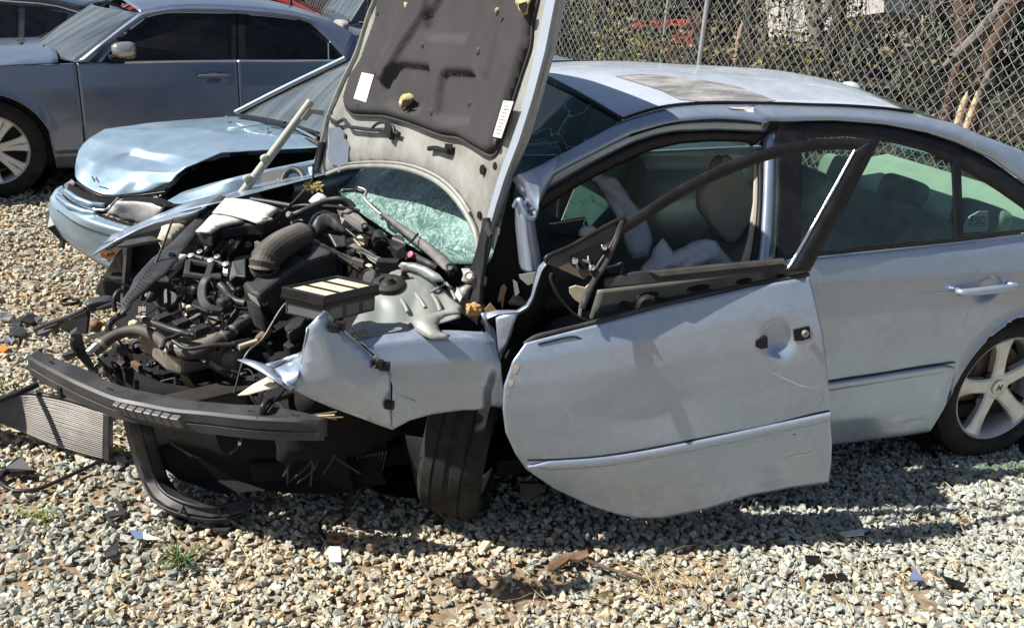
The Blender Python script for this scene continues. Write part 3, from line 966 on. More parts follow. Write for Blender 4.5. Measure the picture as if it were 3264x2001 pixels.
# --- cabin
box('floor_pan', (1.9, 0.915, 0.22), (1.35, 0, 0), (0, 0.80, 0), (0, 0, 0.03), M_int, car)
box('rear_bulkhead', (3.05, 0.915, 0.62), (0.03, 0, 0), (0, 0.78, 0), (0, 0, 0.30), M_int, car)
slab('parcel_shelf', [(2.75, .2, .89), (3.3, .2, .98), (3.3, 1.63, .98), (2.75, 1.63, .89)], principled('parcel_shelf_felt', (0.45, 0.44, 0.40), .9, var=.1), car, thick=0.02, nrm=(0, 0, 1))
slab('headliner', [(1.2, .36, 1.37), (2.3, .36, 1.38), (2.75, .42, 1.27), (2.75, 1.41, 1.27), (2.3, 1.47, 1.38), (1.2, 1.47, 1.37)], M_seat, car, thick=0.015, nrm=(0, 0, -1))
for (xa, xb, za, zb) in ((1.38, 1.50, .93, 1.40), (2.55, 2.80, .98, 1.33), (0.62, 0.76, .92, 1.06)):   # far posts
    slab('far_post', [CF.mir(CF.w(xa, CF.ys(za), za)), CF.mir(CF.w(xb, CF.ys(za), za)), CF.mir(CF.w(xb - .02, CF.ys(zb), zb)), CF.mir(CF.w(xa, CF.ys(zb), zb))], M_trim, car, thick=0.04)
loft('roof_rail', [[CF.mir(p) for p in ru], [CF.mir(p) for p in rl]], M_silver, car, n=60, sub=3, solid=0.004)
for (xa, xb, xc, xd) in ((0.78, 1.36, 1.36, 1.10), (1.52, 2.5, 2.4, 1.52)):
    slab('far_window_pane', [CF.mir(CF.w(xa, CF.ys(.97), .97)), CF.mir(CF.w(xb, CF.ys(.98), .98)), CF.mir(CF.w(xc, CF.ys(1.33), 1.33)), CF.mir(CF.w(xd, CF.ys(1.33), 1.33))], M_glass_green, car, thick=0.004)
def soft_box(name, c, ax, ay, az, mat, parent, seed=0, puff=0.12, nseg=9, wr_=0.0):
    """an upholstered block: cube pushed towards a rounded shape"""
    bm = bmesh.new(); bmesh.ops.create_cube(bm, size=2.0); bmesh.ops.subdivide_edges(bm, edges=bm.edges, cuts=nseg, use_grid_fill=True)
    c, ax, ay, az = (np.asarray(q, float) for q in (c, ax, ay, az))
    V = []
    for v in bm.verts:
        p = np.array(v.co)
        ne = 7.0 if puff < .2 else (4.2 if puff < .36 else (3.0 if puff < .5 else 2.3))
        p = p / max(1e-6, (np.abs(p) ** ne).sum() ** (1 / ne)) * np.abs(p).max()
        m = 1 + wr_ * nz(p, 2.2, seed)
        V.append(c + (ax * p[0] + ay * p[1] + az * p[2]) * m)
    F = [tuple(v.index for v in f.verts) for f in bm.faces]
    bm.free()
    if np.cross(ax, ay) @ az < 0: F = [f[::-1] for f in F]
    return obj(name, V, F, mat, parent, smooth=True)
def seat(y, x=1.22, recl=22, seed=0):
    a = R(recl)
    s = soft_box('seat_cushion', (x + 0.02, y, 0.46), (0.25, 0, 0.04), (0, 0.24, 0), (0, 0, 0.09), M_seat, car, seed, 0.25)
    d = np.array([math.sin(a), 0, math.cos(a)]); e = np.array([math.cos(a), 0, -math.sin(a)])
    b = np.array([x + 0.28, y, 0.52])
    soft_box('seat_back', b + d * 0.27, e * 0.075, (0, 0.235, 0), d * 0.32, M_seat, car, seed, 0.25)
    hr = soft_box('head_restraint', b + d * 0.74, e * 0.05, (0, 0.14, 0), d * 0.095, M_seat, car, seed, 0.3)
    for s_ in (-1, 1):
        tube('restraint_post', [b + d * 0.57 + np.array([0, s_ * .07, 0]), b + d * 0.68 + np.array([0, s_ * .07, 0])], 0.006, M_chrome, hr, n=1)
seat(1.33, 1.05, 18)
seat(0.52, 1.12, 42, 3)
soft_box('rear_bench', (2.35, 0.915, 0.5), (0.28, 0, 0.03), (0, 0.66, 0), (0, 0, 0.1), M_seat, car, 2, 0.2)
soft_box('rear_backrest', (2.70, 0.915, 0.70), (0.09, 0, -0.04), (0, 0.66, 0), (0.10, 0, 0.20), M_seat, car, 2, 0.2)
for y in (0.45, 0.92, 1.38):
    soft_box('head_restraint', (2.79, y, .955), (0.05, 0, -0.015), (0, 0.13, 0), (0.02, 0, 0.06), M_seat, car, 2, 0.35)
# dashboard and steering column, crushed inwards
soft_box('dashboard', (0.78, 0.92, 0.82), (0.20, 0, 0), (0, 0.68, 0), (0, 0, 0.13), M_dash, car, 5, 0.2, wr_=0.05)
box('firewall', (0.52, 0.93, 0.55), (0.02, 0, 0), (0, 0.72, 0), (0, 0, 0.30), M_int, car)
box('centre_console', (1.15, 0.93, 0.42), (0.4, 0, 0), (0, 0.12, 0), (0, 0, 0.16), M_dash, car, bevel=0.02)
PI_ = Plane((1.0, 0.45, 0.9), (-0.2, -1, 0))
slab('dash_end_plate', [PI_.at(*c3(*p)) for p in ((80, 1130), (265, 1100), (290, 1180), (240, 1260), (120, 1270))], M_dash, car, thick=0.02)
tube('dash_edge_strip', [PI_.at(*c3(*p), 0.004) for p in ((82, 1128), (170, 1115), (265, 1101))], 0.003, M_bright, car, seg=5, n=1)
soft_box('gauge', PI_.at(*c3(268, 1165), 0.01), (0.03, 0, 0.0), (0, 0.015, 0), (0.005, 0, 0.02), M_cloth, car, 1, 0.4)
tube('gauge_wire', [PI_.at(*c3(*p), 0.01) for p in ((265, 1155), (252, 1125), (268, 1103))], 0.0025, M_cloth, car, seg=5)
# spent airbags
def bag(pts, y, mat, seed, puff=0.05, n=(-0.25, -1, 0.15)):
    P = Plane((1.1, y, 0.8), n)
    return relief('airbag', [P.at(*c3(*p)) for p in pts], mat, car, step=0.013,
                  h=lambda u, v, d, p: puff * min(1, d / 0.07) ** 0.6 + min(1, d / 0.03) * (0.030 * nz(p, 8, seed) - 0.030 * abs(nz(p, 13, seed + 3)) - 0.014 * abs(nz(p, 30, seed)) + 0.020 * abs(math.sin(u * 26 + v * 14 + 5 * nz(p, 6, seed)))  - 0.012), thick=0.004)
bag([(255, 868), (345, 875), (420, 900), (455, 950), (500, 1020), (555, 1075), (585, 1150), (602, 1210), (575, 1300), (500, 1310), (460, 1250), (440, 1150), (395, 1060), (330, 960)], 0.62, M_cloth, 3)
bag([(520, 1400), (545, 1340), (590, 1290), (600, 1255), (650, 1198), (680, 1235), (700, 1265), (760, 1240), (800, 1215), (870, 1203), (920, 1215), (950, 1260), (985, 1300), (1010, 1330), (900, 1400)], 0.40, M_cloth, 8, 0.07)
soft_box('torn_seat_side', PI_.at(*c3(965, 1010), -0.12), (0.09, 0.0, -0.10), (0.0, 0.05, 0.0), (0.05, 0, 0.10), M_beige, car, 4, 0.2, wr_=0.08)
# tag with lettering that lies behind the quarter pane
tagP = Plane(CF.side(*c3(2225, 1110), 0.18), (0, -1, 0.12))
tg = slab('window_tag', [tagP.at(*c3(*p)) for p in ((2160, 1175), (2168, 1130), (2195, 1090), (2240, 1066), (2285, 1065), (2284, 1165))], M_label, car, thick=0.006)
def lettering(name, txt, plane, c, p_lo, p_hi_len, mat, parent, off=0.001):
    cu = bpy.data.curves.new(name, 'FONT'); cu.body = txt; cu.size = 1.0; cu.extrude = 0.004
    o = bpy.data.objects.new(name, cu); COL.objects.link(o)
    bpy.context.view_layer.update()
    dg = bpy.context.evaluated_depsgraph_get()
    me = bpy.data.meshes.new_from_object(o.evaluated_get(dg))
    bpy.data.objects.remove(o)
    A = np.array(p_lo, float); B = np.array(p_hi_len, float)
    ex = B - A; ln = np.linalg.norm(ex); ex /= ln
    ez = np.cross(plane.n, ex)
    V = np.array([v.co for v in me.vertices])
    sc = ln / (V[:, 0].max() - V[:, 0].min())
    W = [A + ex * (v[0] - V[:, 0].min()) * sc + ez * v[1] * sc + plane.n * (off + v[2] * sc * 0.3) for v in V]
    return obj(name, W, [tuple(p.vertices) for p in me.polygons], mat, parent)
lettering('lettering', 'ESC', tagP, c3, tagP.at(*c3(2192, 1132)), tagP.at(*c3(2262, 1128)), M_dark, tg)
bxp = [tagP.at(*c3(*p), 0.002) for p in ((2186, 1140), (2268, 1136), (2268, 1104), (2186, 1108), (2186, 1140))]
tube('lettering_frame', bxp, 0.0012, M_dark, tg, seg=4, n=1)

# --- windscreen: shattered, sagging
wb = [on_z(*k(1170, 642), 0.86), np.array([0.43, 0.5, 0.845]), np.array([0.34, 0.92, 0.835]), np.array([0.27, 1.35, 0.825]), np.array([0.25, 1.68, 0.82])]
wtop = [seam[0] + (0, 0.01, 0.0), seam[0] + (-0.05, 0.30, 0.045), seam[0] + (-0.06, 0.62, 0.062), seam[0] + (-0.03, 0.98, 0.04), CF.mir(seam[0])]
def sag(A):
    n, m = A.shape[:2]
    for i in range(n):
        v = i / (n - 1)
        for j in range(m):
            u = j / (m - 1)
            f = math.exp(-((v - 0.35) / 0.28) ** 2)
            A[i, j, 2] += -0.035 * f * math.sin(math.pi * u) + (0.018 * nz(A[i, j], 5, 3) + 0.008 * nz(A[i, j], 14, 8)) * f
    return A
def windscreen_mat():
    m = bpy.data.materials.new('shattered_windscreen'); m.use_nodes = True
    N, L_ = m.node_tree.nodes, m.node_tree.links; N.clear()
    out = N.new('ShaderNodeOutputMaterial'); tc = N.new('ShaderNodeTexCoord')
    wrp = N.new('ShaderNodeTexNoise'); wrp.inputs['Scale'].default_value = 7; wrp.inputs['Detail'].default_value = 6
    L_.new(tc.outputs['Object'], wrp.inputs['Vector'])
    addv = N.new('ShaderNodeVectorMath'); addv.operation = 'MULTIPLY_ADD'; addv.inputs[1].default_value = (0.22, 0.30, 0.22)
    L_.new(wrp.outputs['Color'], addv.inputs[0]); L_.new(tc.outputs['Object'], addv.inputs[2])
    mp = N.new('ShaderNodeMapping'); mp.inputs['Scale'].default_value = (1.0, 0.30, 1.0); mp.inputs['Rotation'].default_value = (0.2, 0.1, 0.25)
    L_.new(addv.outputs['Vector'], mp.inputs['Vector'])
    facs = []
    for sc, wd, amp in ((6, 0.014, 0.9), (19, 0.035, 0.8), (45, 0.08, 0.8), (100, 0.16, 0.7)):
        v = N.new('ShaderNodeTexVoronoi'); v.feature = 'DISTANCE_TO_EDGE'; v.inputs['Scale'].default_value = sc
        L_.new(mp.outputs['Vector'], v.inputs['Vector'])
        r = N.new('ShaderNodeMapRange'); r.inputs['From Min'].default_value = 0; r.inputs['From Max'].default_value = wd
        r.inputs['To Min'].default_value = amp; r.inputs['To Max'].default_value = 0
        L_.new(v.outputs['Distance'], r.inputs['Value']); facs.append(r.outputs['Result'])
    for sc, wd, amp in ((5, 0.010, 0.9), (13, 0.022, 0.85), (30, 0.045, 0.8)):     # swirling fracture filaments
        v = N.new('ShaderNodeTexNoise'); v.inputs['Scale'].default_value = sc; v.inputs['Detail'].default_value = 4; v.inputs['Roughness'].default_value = .55
        L_.new(mp.outputs['Vector'], v.inputs['Vector'])
        a = N.new('ShaderNodeMath'); a.operation = 'SUBTRACT'; a.inputs[1].default_value = .5; L_.new(v.outputs['Fac'], a.inputs[0])
        b = N.new('ShaderNodeMath'); b.operation = 'ABSOLUTE'; L_.new(a.outputs[0], b.inputs[0])
        r = N.new('ShaderNodeMapRange'); r.inputs['From Min'].default_value = 0; r.inputs['From Max'].default_value = wd
        r.inputs['To Min'].default_value = amp; r.inputs['To Max'].default_value = 0
        L_.new(b.outputs[0], r.inputs['Value']); facs.append(r.outputs['Result'])
    # where the glass is crushed: a broad uneven band low on the pane (object space, metres from the car's root)
    zn = N.new('ShaderNodeTexNoise'); zn.inputs['Scale'].default_value = 4.5; zn.inputs['Detail'].default_value = 5
    L_.new(tc.outputs['Object'], zn.inputs['Vector'])
    zm = N.new('ShaderNodeMapRange'); zm.inputs['From Min'].default_value = 0.38; zm.inputs['From Max'].default_value = 0.58
    L_.new(zn.outputs['Fac'], zm.inputs['Value'])
    sp = N.new('ShaderNodeSeparateXYZ'); L_.new(tc.outputs['Object'], sp.inputs[0])
    zl = N.new('ShaderNodeMapRange'); zl.inputs['From Min'].default_value = 1.12; zl.inputs['From Max'].default_value = 1.22
    zl.inputs['To Min'].default_value = 1; zl.inputs['To Max'].default_value = 0
    L_.new(sp.outputs['Z'], zl.inputs['Value'])
    def mul(a, b):
        q = N.new('ShaderNodeMath'); q.operation = 'MULTIPLY'; L_.new(a, q.inputs[0]); L_.new(b, q.inputs[1]); return q.outputs[0]
    def mx_(a, b):
        q = N.new('ShaderNodeMath'); q.operation = 'MAXIMUM'; L_.new(a, q.inputs[0]); L_.new(b, q.inputs[1]); return q.outputs[0]
    big = N.new('ShaderNodeTexNoise'); big.inputs['Scale'].default_value = 3.2; big.inputs['Detail'].default_value = 7; big.inputs['Roughness'].default_value = .65
    L_.new(mp.outputs['Vector'], big.inputs['Vector'])
    bigr = N.new('ShaderNodeMapRange'); bigr.inputs['From Min'].default_value = .40; bigr.inputs['From Max'].default_value = .64
    L_.new(big.outputs['Fac'], bigr.inputs['Value'])
    crush = mul(zm.outputs['Result'], zl.outputs['Result'])
    fine = mul(mx_(facs[2], facs[3]), mul(crush, bigr.outputs['Result']))
    mid = mul(facs[1], zl.outputs['Result'])
    fil = mul(mx_(mx_(facs[4], facs[5]), facs[6]), zl.outputs['Result'])
    allc = mx_(mx_(mx_(facs[0], mid), fine), fil)
    base = N.new('ShaderNodeMath'); base.operation = 'MULTIPLY_ADD'; base.inputs[1].default_value = 0.42; base.inputs[2].default_value = 0.10
    L_.new(zl.outputs['Result'], base.inputs[0])
    tot = N.new('ShaderNodeMath'); tot.operation = 'MAXIMUM'; tot.use_clamp = True
    L_.new(allc, tot.inputs[0]); L_.new(base.outputs[0], tot.inputs[1])
    col = N.new('ShaderNodeMixRGB'); bc_ = N.new('ShaderNodeMixRGB'); bc_.inputs['Color1'].default_value = (0.045, 0.15, 0.135, 1); bc_.inputs['Color2'].default_value = (0.30, 0.66, 0.57, 1); L_.new(bigr.outputs['Result'], bc_.inputs['Fac']); L_.new(bc_.outputs['Color'], col.inputs['Color1']); col.inputs['Color2'].default_value = (0.72, 0.90, 0.84, 1)
    L_.new(allc, col.inputs['Fac'])
    df = N.new('ShaderNodeBsdfDiffuse'); L_.new(col.outputs['Color'], df.inputs['Color'])
    trl = N.new('ShaderNodeBsdfTranslucent'); trl.inputs['Color'].default_value = (0.15, 0.45, 0.36, 1)
    mdf = N.new('ShaderNodeMixShader'); mdf.inputs['Fac'].default_value = 0.25
    L_.new(df.outputs[0], mdf.inputs[1]); L_.new(trl.outputs[0], mdf.inputs[2])
    tr = N.new('ShaderNodeBsdfTransparent'); tr.inputs['Color'].default_value = (0.28, 0.46, 0.44, 1)
    gl = N.new('ShaderNodeBsdfGlossy'); gl.inputs['Roughness'].default_value = 0.05
    fr_ = thin_fresnel(N, L_, 1.8)
    m0 = N.new('ShaderNodeMixShader'); L_.new(tot.outputs[0], m0.inputs['Fac']); L_.new(tr.outputs[0], m0.inputs[1]); L_.new(mdf.outputs[0], m0.inputs[2])
    m1_ = N.new('ShaderNodeMixShader'); L_.new(fr_.outputs['Fac'], m1_.inputs['Fac']); L_.new(m0.outputs[0], m1_.inputs[1]); L_.new(gl.outputs[0], m1_.inputs[2])
    bp = N.new('ShaderNodeBump'); bp.inputs['Strength'].default_value = 0.35; bp.inputs['Distance'].default_value = 0.004
    L_.new(allc, bp.inputs['Height'])
    for nd in (df, gl): L_.new(bp.outputs['Normal'], nd.inputs['Normal'])
    L_.new(m1_.outputs[0], out.inputs['Surface'])
    return m
BPX = Plane((0.56, 0.16, 0.9), (-0.35, -1, 0.1))
loft('windscreen', [wb, wtop], windscreen_mat(), car, n=60, sub=40, fn=sag, solid=0.004, off=-1)
slab('scuttle_shade_sheet', [BPX.at(*k(*p)) for p in ((1247, 420), (1236, 470), (1240, 560), (1262, 672), (1215, 740), (1165, 715), (1176, 650), (1206, 545), (1232, 440))], M_int, car, thick=0.02)  # black sheet gives the shade of the void beside the windscreen
tube('windscreen_trim', [p + np.array([-0.01, 0, 0.004]) for p in wtop], 0.009, M_trim, car, n=6)

# --- sheets laid over a panel: stains of their own outline, draped on the surface they sit on
from mathutils.bvhtree import BVHTree
def bvh_of(o):
    dg = bpy.context.evaluated_depsgraph_get(); bpy.context.view_layer.update()
    e = o.evaluated_get(dg); me = e.to_mesh()
    org = Vector(root_loc(o))
    t = BVHTree.FromPolygons([v.co + org for v in me.vertices], [tuple(p.vertices) for p in me.polygons])
    e.to_mesh_clear()
    return t
def drape(name, px, target, mat, parent, step=9.0, off=0.002, **kw):
    t = bvh_of(target)
    poly = []
    for i in range(len(px)):
        p, q = np.array(px[i], float), np.array(px[(i + 1) % len(px)], float)
        m = max(1, int(np.linalg.norm(q - p) / step))
        poly += [tuple(p + (q - p) * s / m) for s in range(m)]
    pts = list(poly)
    A = np.array(poly); lo, hi = A.min(0), A.max(0)
    for x in np.arange(lo[0], hi[0], step):
        for y in np.arange(lo[1], hi[1], step):
            if inside(poly, x, y) and edge_dist(poly, x, y) > step * .5: pts.append((x, y))
    res = delaunay_2d_cdt([Vector(p) for p in pts], [], [list(range(len(poly)))], 1, 1e-6)
    V = []; bad = False
    for p in res[0]:
        h = t.ray_cast(Vector(CAM), Vector(ray(p.x, p.y)).normalized())
        if h[0] is None:
            V.append(None); continue
        n = h[1] if h[1].dot(Vector(CAM) - h[0]) > 0 else -h[1]
        V.append(np.array(h[0] + n * off))
    F = [tuple(f) for f in res[2] if all(V[i] is not None for i in f)]
    V = [v if v is not None else np.array(root_loc(target)) for v in V]
    return obj(name, V, F, mat, parent, smooth=True, **kw)
drape('burnt_patch', patch_px, roof, principled('weathered_clearcoat', (0.20, 0.20, 0.20), .55, .25, var=.30, vscale=9, dirt=(0.46, 0.45, 0.44), dirt_amt=.8, dscale=6, stretch=(1, 2.2, 1)), roof)
# ------------------------------------------------------------------ front door, swung a little way open
DP = Plane((0.56, -0.06, 0.5), (-0.20, -0.98, 0.03))
drow = [
    ([(1264, 828), (1290, 820), (1420, 787), (1600, 738), (1800, 693), (1946, 667)], 0.000),
    ([(1232, 872), (1300, 862), (1500, 828), (1750, 775), (1963, 735)], 0.022),
    ([(1212, 930), (1300, 920), (1600, 875), (1978, 800)], 0.034),
    ([(1209, 985), (1300, 975), (1600, 940), (1986, 870)], 0.038),
    ([(1216, 1040), (1350, 1033), (1650, 998), (1992, 935)], 0.036),
    ([(1240, 1092), (1400, 1088), (1700, 1045), (1996, 985)], 0.032),
    ([(1266, 1128), (1420, 1128), (1700, 1090), (1999, 1022)], 0.026),
    ([(1330, 1172), (1500, 1172), (1750, 1128), (2000, 1068)], 0.010),
    ([(1420, 1214), (1540, 1214), (1780, 1162), (1998, 1115)], -0.008),
    ([(1500, 1240), (1545, 1247), (1600, 1245), (1700, 1223), (1800, 1190), (1900, 1171), (1992, 1160)], -0.024)]
hxy = k(1875, 820)
hC = DP.at(*hxy, 0.036)
def door_fn(A):
    n, m = A.shape[:2]
    for i in range(n):
        for j in range(m):
            p = A[i, j]
            du, dz = p[0] - hC[0] + (p[2] - hC[2]) * 0.12, p[2] - hC[2]
            rr = (du / 0.055) ** 2 + (dz / 0.062) ** 2
            e = 0.0
            if rr < 1: e -= 0.026 * (1 - rr) ** 0.7
            e += 0.005 * nz(p, 2.6, 7.7) + 0.001 * nz(p, 7, 1.0)
            e -= 0.016 * math.exp(-((p[0] - 0.95) / 0.16) ** 2 - ((p[2] - 0.56) / 0.10) ** 2)
            e -= 0.010 * math.exp(-((p[0] - 1.55) / 0.12) ** 2 - ((p[2] - 0.50) / 0.05) ** 2)
            A[i, j] = p + DP.n * e
    return A
door = loft('front_door', [[DP.at(*k(*p), o) for p in row] for row, o in drow], M_silver, car, n=110, sub=7, fn=door_fn, solid=0.006, off=-1)
door['label'] = 'dented front door hanging open with its glass and handle missing'
# its top rim, creased open at the front
rim_pts = [(1262, 830), (1290, 812), (1345, 798), (1420, 780), (1500, 758), (1600, 733), (1800, 688), (1946, 662)]
tube('door_top_rim', [DP.at(*k(*p), -0.004) for p in rim_pts], 0.008, M_black2, door, seg=8, n=5)
tube('weather_strip', [DP.at(*k(*p), 0.012) for p in ((1295, 830), (1372, 812), (1400, 818), (1418, 828))], 0.0035, M_black, door, seg=6, n=4)
dm = [DP.at(*k(*p), 0.034) for p in ((1992, 1003), (1850, 1034), (1700, 1066), (1560, 1094), (1450, 1111), (1350, 1119), (1268, 1122))]
m2 = strip('moulding', dm, 0.036, 0.012, M_silver, door, n=44)
tube('moulding_shadow_gap', [p + np.array([0, -0.001, 0.0205]) for p in dm], 0.003, M_trim, m2, seg=5, n=3)
# handle seats left open
for pts in (((1818, 836), (1820, 822), (1834, 814), (1847, 812), (1848, 838), (1832, 842)), ((1911, 796), (1948, 787), (1951, 815), (1930, 822), (1913, 822))):
    slab('handle_seat', [DP.at(*k(*p), 0.042) for p in pts], M_trim, door, thick=0.012)
lk = DP.at(*k(1936, 803), 0.045)
lathe('lock_cylinder', lk, DP.n, [(0, 0.011), (0.008, 0.011), (0.010, 0.009), (0.010, 0.005), (0.006, 0.0045), (0.006, 0.0002)], M_metal, door, seg=20)
lathe('body_plug', DP.at(*k(1928, 915), 0.034), DP.n, [(0, 0.005), (0.002, 0.005), (0.0025, 0.0002)], M_trim, door, seg=12)
# inner structure of the door
DI = Plane(DP.p + np.array([0.02, 0.10, 0]), DP.n)
loft('inner_panel', [[DI.at(*k(*p)) for p in ((1438, 700), (1600, 682), (1880, 640), (1940, 640))], [DI.at(*k(*p)) for p in ((1425, 745), (1600, 722), (1900, 672), (1945, 665))],
                     [DI.at(*k(*p), -0.03) for p in ((1400, 830), (1600, 790), (1900, 740), (1960, 730))], [DI.at(*k(*p), -0.03) for p in ((1420, 1100), (1600, 1080), (1900, 1040), (1960, 1030))]],
     principled('door_inner_metal', (0.115, 0.125, 0.108), 0.5, 0.2, var=0.3, vscale=8, dirt=(0.08, 0.08, 0.07), dirt_amt=0.5), door, n=30, sub=5, solid=0.008)
box('latch', DI.at(*cF(1690, 890)), (0.028, -0.004, 0), (0.002, 0.02, 0), (0, 0, 0.024), M_dark, door, bevel=0.005)
lathe('window_motor', DI.at(*cF(1700, 900), 0.02), DP.n, [(0, .03), (.025, .03), (.03, .024), (.03, .001)], M_dark, door, seg=20)
slab('hinge_plate', [DI.at(*cF(*p), 0.05) for p in ((890, 740), (960, 715), (1060, 740), (1100, 700), (1100, 760), (1060, 860), (1030, 920), (1010, 1060), (985, 1050), (1000, 900), (940, 860), (895, 800))], M_cream, door, thick=0.006)
tube('cable', [DI.at(*cF(*p), 0.05) for p in ((700, 580), (690, 640), (760, 800), (900, 980), (1000, 1060), (1100, 1100))], 0.005, M_black, door, n=6)
tube('cable', [DI.at(*cF(*p), 0.03) for p in ((1290, 530), (1400, 500), (1450, 480), (1440, 580))], 0.006, M_trim, door, n=5)
loft('door_bottom', [[DP.at(*k(*p), -.02) for p in ((1300, 1120), (1420, 1200), (1540, 1235), (1700, 1212), (1850, 1172), (1985, 1150))], [DI.at(*k(*p), -.03) for p in ((1330, 1100), (1440, 1150), (1560, 1170), (1700, 1150), (1850, 1115), (1965, 1100))], [DI.at(*k(*p), -.03) for p in ((1330, 900), (1440, 900), (1560, 900), (1700, 900), (1850, 900), (1965, 900))]], M_int, door, n=24, sub=2, solid=.006)  # inner shell of the door, added to close its shadow on the gravel
for p_, w_, h_ in (((1560, 712), 26, 9), ((1680, 694), 30, 8), ((1790, 678), 20, 8), ((1500, 735), 14, 10), ((1880, 668), 12, 6)):
    slab('panel_hole', [DI.at(*k(p_[0] + w_ * math.cos(a), p_[1] + h_ * math.sin(a) - w_ * .16 * math.cos(a)), .007) for a in np.linspace(0, 5.5, 10)], M_int, door, thick=.002)
# window frame of the door, leaning in
DW = Plane(DP.at(*k(1900, 660)), (-0.14, -0.93, 0.34))
f_out = [(1486, 540), (1540, 510), (1600, 471), (1660, 436), (1720, 406), (1800, 373), (1880, 350), (1960, 338), (2040, 336), (2114, 341)]
f_in = [(1503, 562), (1550, 532), (1612, 492), (1672, 458), (1732, 430), (1810, 398), (1885, 376), (1960, 364), (2020, 361), (2058, 364)]
mid = [((a[0] + b[0]) / 2, (a[1] + b[1]) / 2) for a, b in zip(f_out, f_in)]
wfm = loft('window_frame', [[DW.at(*k(*p)) for p in f_out], [DW.at(*k(*p), 0.006) for p in mid], [DW.at(*k(*p), 0.0) for p in f_in]], M_trim, door, n=60, sub=3, solid=0.006, off=-1)
loft('window_frame', [[DW.at(*k(*p)) for p in ((2114, 341), (2075, 415), (2030, 500), (1985, 580), (1946, 655))], [DW.at(*k(*p), 0.010) for p in ((2090, 345), (2045, 430), (1990, 525), (1945, 600), (1915, 655))],
                      [DW.at(*k(*p)) for p in ((2056, 364), (2010, 450), (1960, 540), (1915, 620), (1890, 655))]], M_trim, door, n=40, sub=3, solid=0.006, off=-1)
tube('glass_channel', [DW.at(*k(*p), 0.006) for p in ((2056, 364), (2008, 452), (1956, 545), (1912, 622), (1894, 650))], 0.0048, M_bright, door, seg=8, n=4)
slab('sash', [DW.at(*k(*p), 0.0) for p in ((1460, 672), (1530, 655), (1888, 622), (1888, 650), (1700, 672), (1460, 694))], M_black2, door, thick=0.03, bevel=0.004)
slab('sash', [DW.at(*k(*p), 0.012) for p in ((1560, 655), (1888, 625), (1892, 637), (1590, 668))], M_hose, door, thick=0.012, bevel=0.003)
# triangle that carried the mirror
tri = [cF(660, 400), cF(900, 300), cF(1200, 130), cF(1450, 5), cF(1430, 90), cF(1330, 300), cF(1210, 480), cF(1140, 605), cF(1080, 610), cF(1055, 650), cF(850, 560), cF(670, 480)]
mt = slab('mirror_base', [DW.at(*p) for p in tri], principled('weathered_grey_plastic', (0.075, 0.07, 0.066), 0.6, 0.0, var=0.25, vscale=14, dirt=(0.2, 0.12, 0.07), dirt_amt=0.5, dscale=12), door, thick=0.012)
slab('mirror_opening', [DW.at(*cF(*p), 0.004) for p in ((895, 405), (1240, 260), (1260, 320), (1130, 540), (1040, 540), (890, 470))], M_int, mt, thick=0.003)
tube('base_rim', [DW.at(*cF(*p), 0.005) for p in ((640, 460), (660, 400), (900, 295), (1200, 125), (1450, 0), (1440, 70), (1330, 300), (1210, 480), (1140, 610))], 0.007, M_trim, mt, n=4)
for p in ((945, 445), (1250, 300), (1125, 520)):
    soft_box('mount_stud', DW.at(*cF(*p), 0.018), (0.011, 0, 0), (0, 0.012, 0), (0, 0, 0.011), M_chrome, mt, p[0], 0.5, 4, 0.3)
for p, q in (((960, 470), (985, 540)), ((1090, 400), (1095, 450)), ((1030, 440), (1110, 470))):
    tube('loose_clip', [DW.at(*cF(*p), 0.012), DW.at(*cF(*q), 0.016)], 0.004, M_metal, mt, n=1)
tube('frame_lower_leg', [DW.at(*cF(*p), 0.004) for p in ((1450, 20), (1380, 240), (1270, 480), (1150, 660), (1060, 860), (1020, 960))], 0.010, M_black2, door, seg=8, n=5)

# ------------------------------------------------------------------ near front fender and what is left of the corner
FP = Plane((0.2, -0.005, 0.6), (-0.06, -1, 0.0))
frow = [([(862, 822), (930, 808), (1000, 800), (1080, 797), (1160, 800), (1180, 812)], -0.02),
        ([(880, 838), (1000, 820), (1120, 815), (1195, 832)], 0.006),
        ([(930, 880), (1050, 868), (1150, 868), (1206, 880)], 0.026),
        ([(945, 930), (1050, 922), (1150, 922), (1213, 930)], 0.03),
        ([(944, 975), (1050, 958), (1150, 955), (1212, 958)], 0.022),
        ([(945, 1034), (985, 1012), (1040, 996), (1110, 986), (1208, 985)], 0.018)]
def fender_fn(A):
    for i in range(A.shape[0]):
        for j in range(A.shape[1]):
            p = A[i, j]
            A[i, j] = p + FP.n * (0.008 * nz(p, 4, 2) + 0.035 * math.exp(-((p[0] - 0.50) / 0.05) ** 2) * nz(p, 12, 6) - 0.02 * math.exp(-((p[0] - 0.47) / 0.03) ** 2))
    return A
fender = loft('front_fender', [[FP.at(*k(*p), o) for p in r] for r, o in frow], M_silver, car, n=70, sub=6, fn=fender_fn, solid=0.004, off=-1)
# arch lip turned up at its front
lipP = [FP.at(*k(*p), 0.03) for p in ((945, 945), (1002, 968), (962, 992), (946, 985))]
slab('creased_flap', lipP, M_silver, fender, thick=0.004)
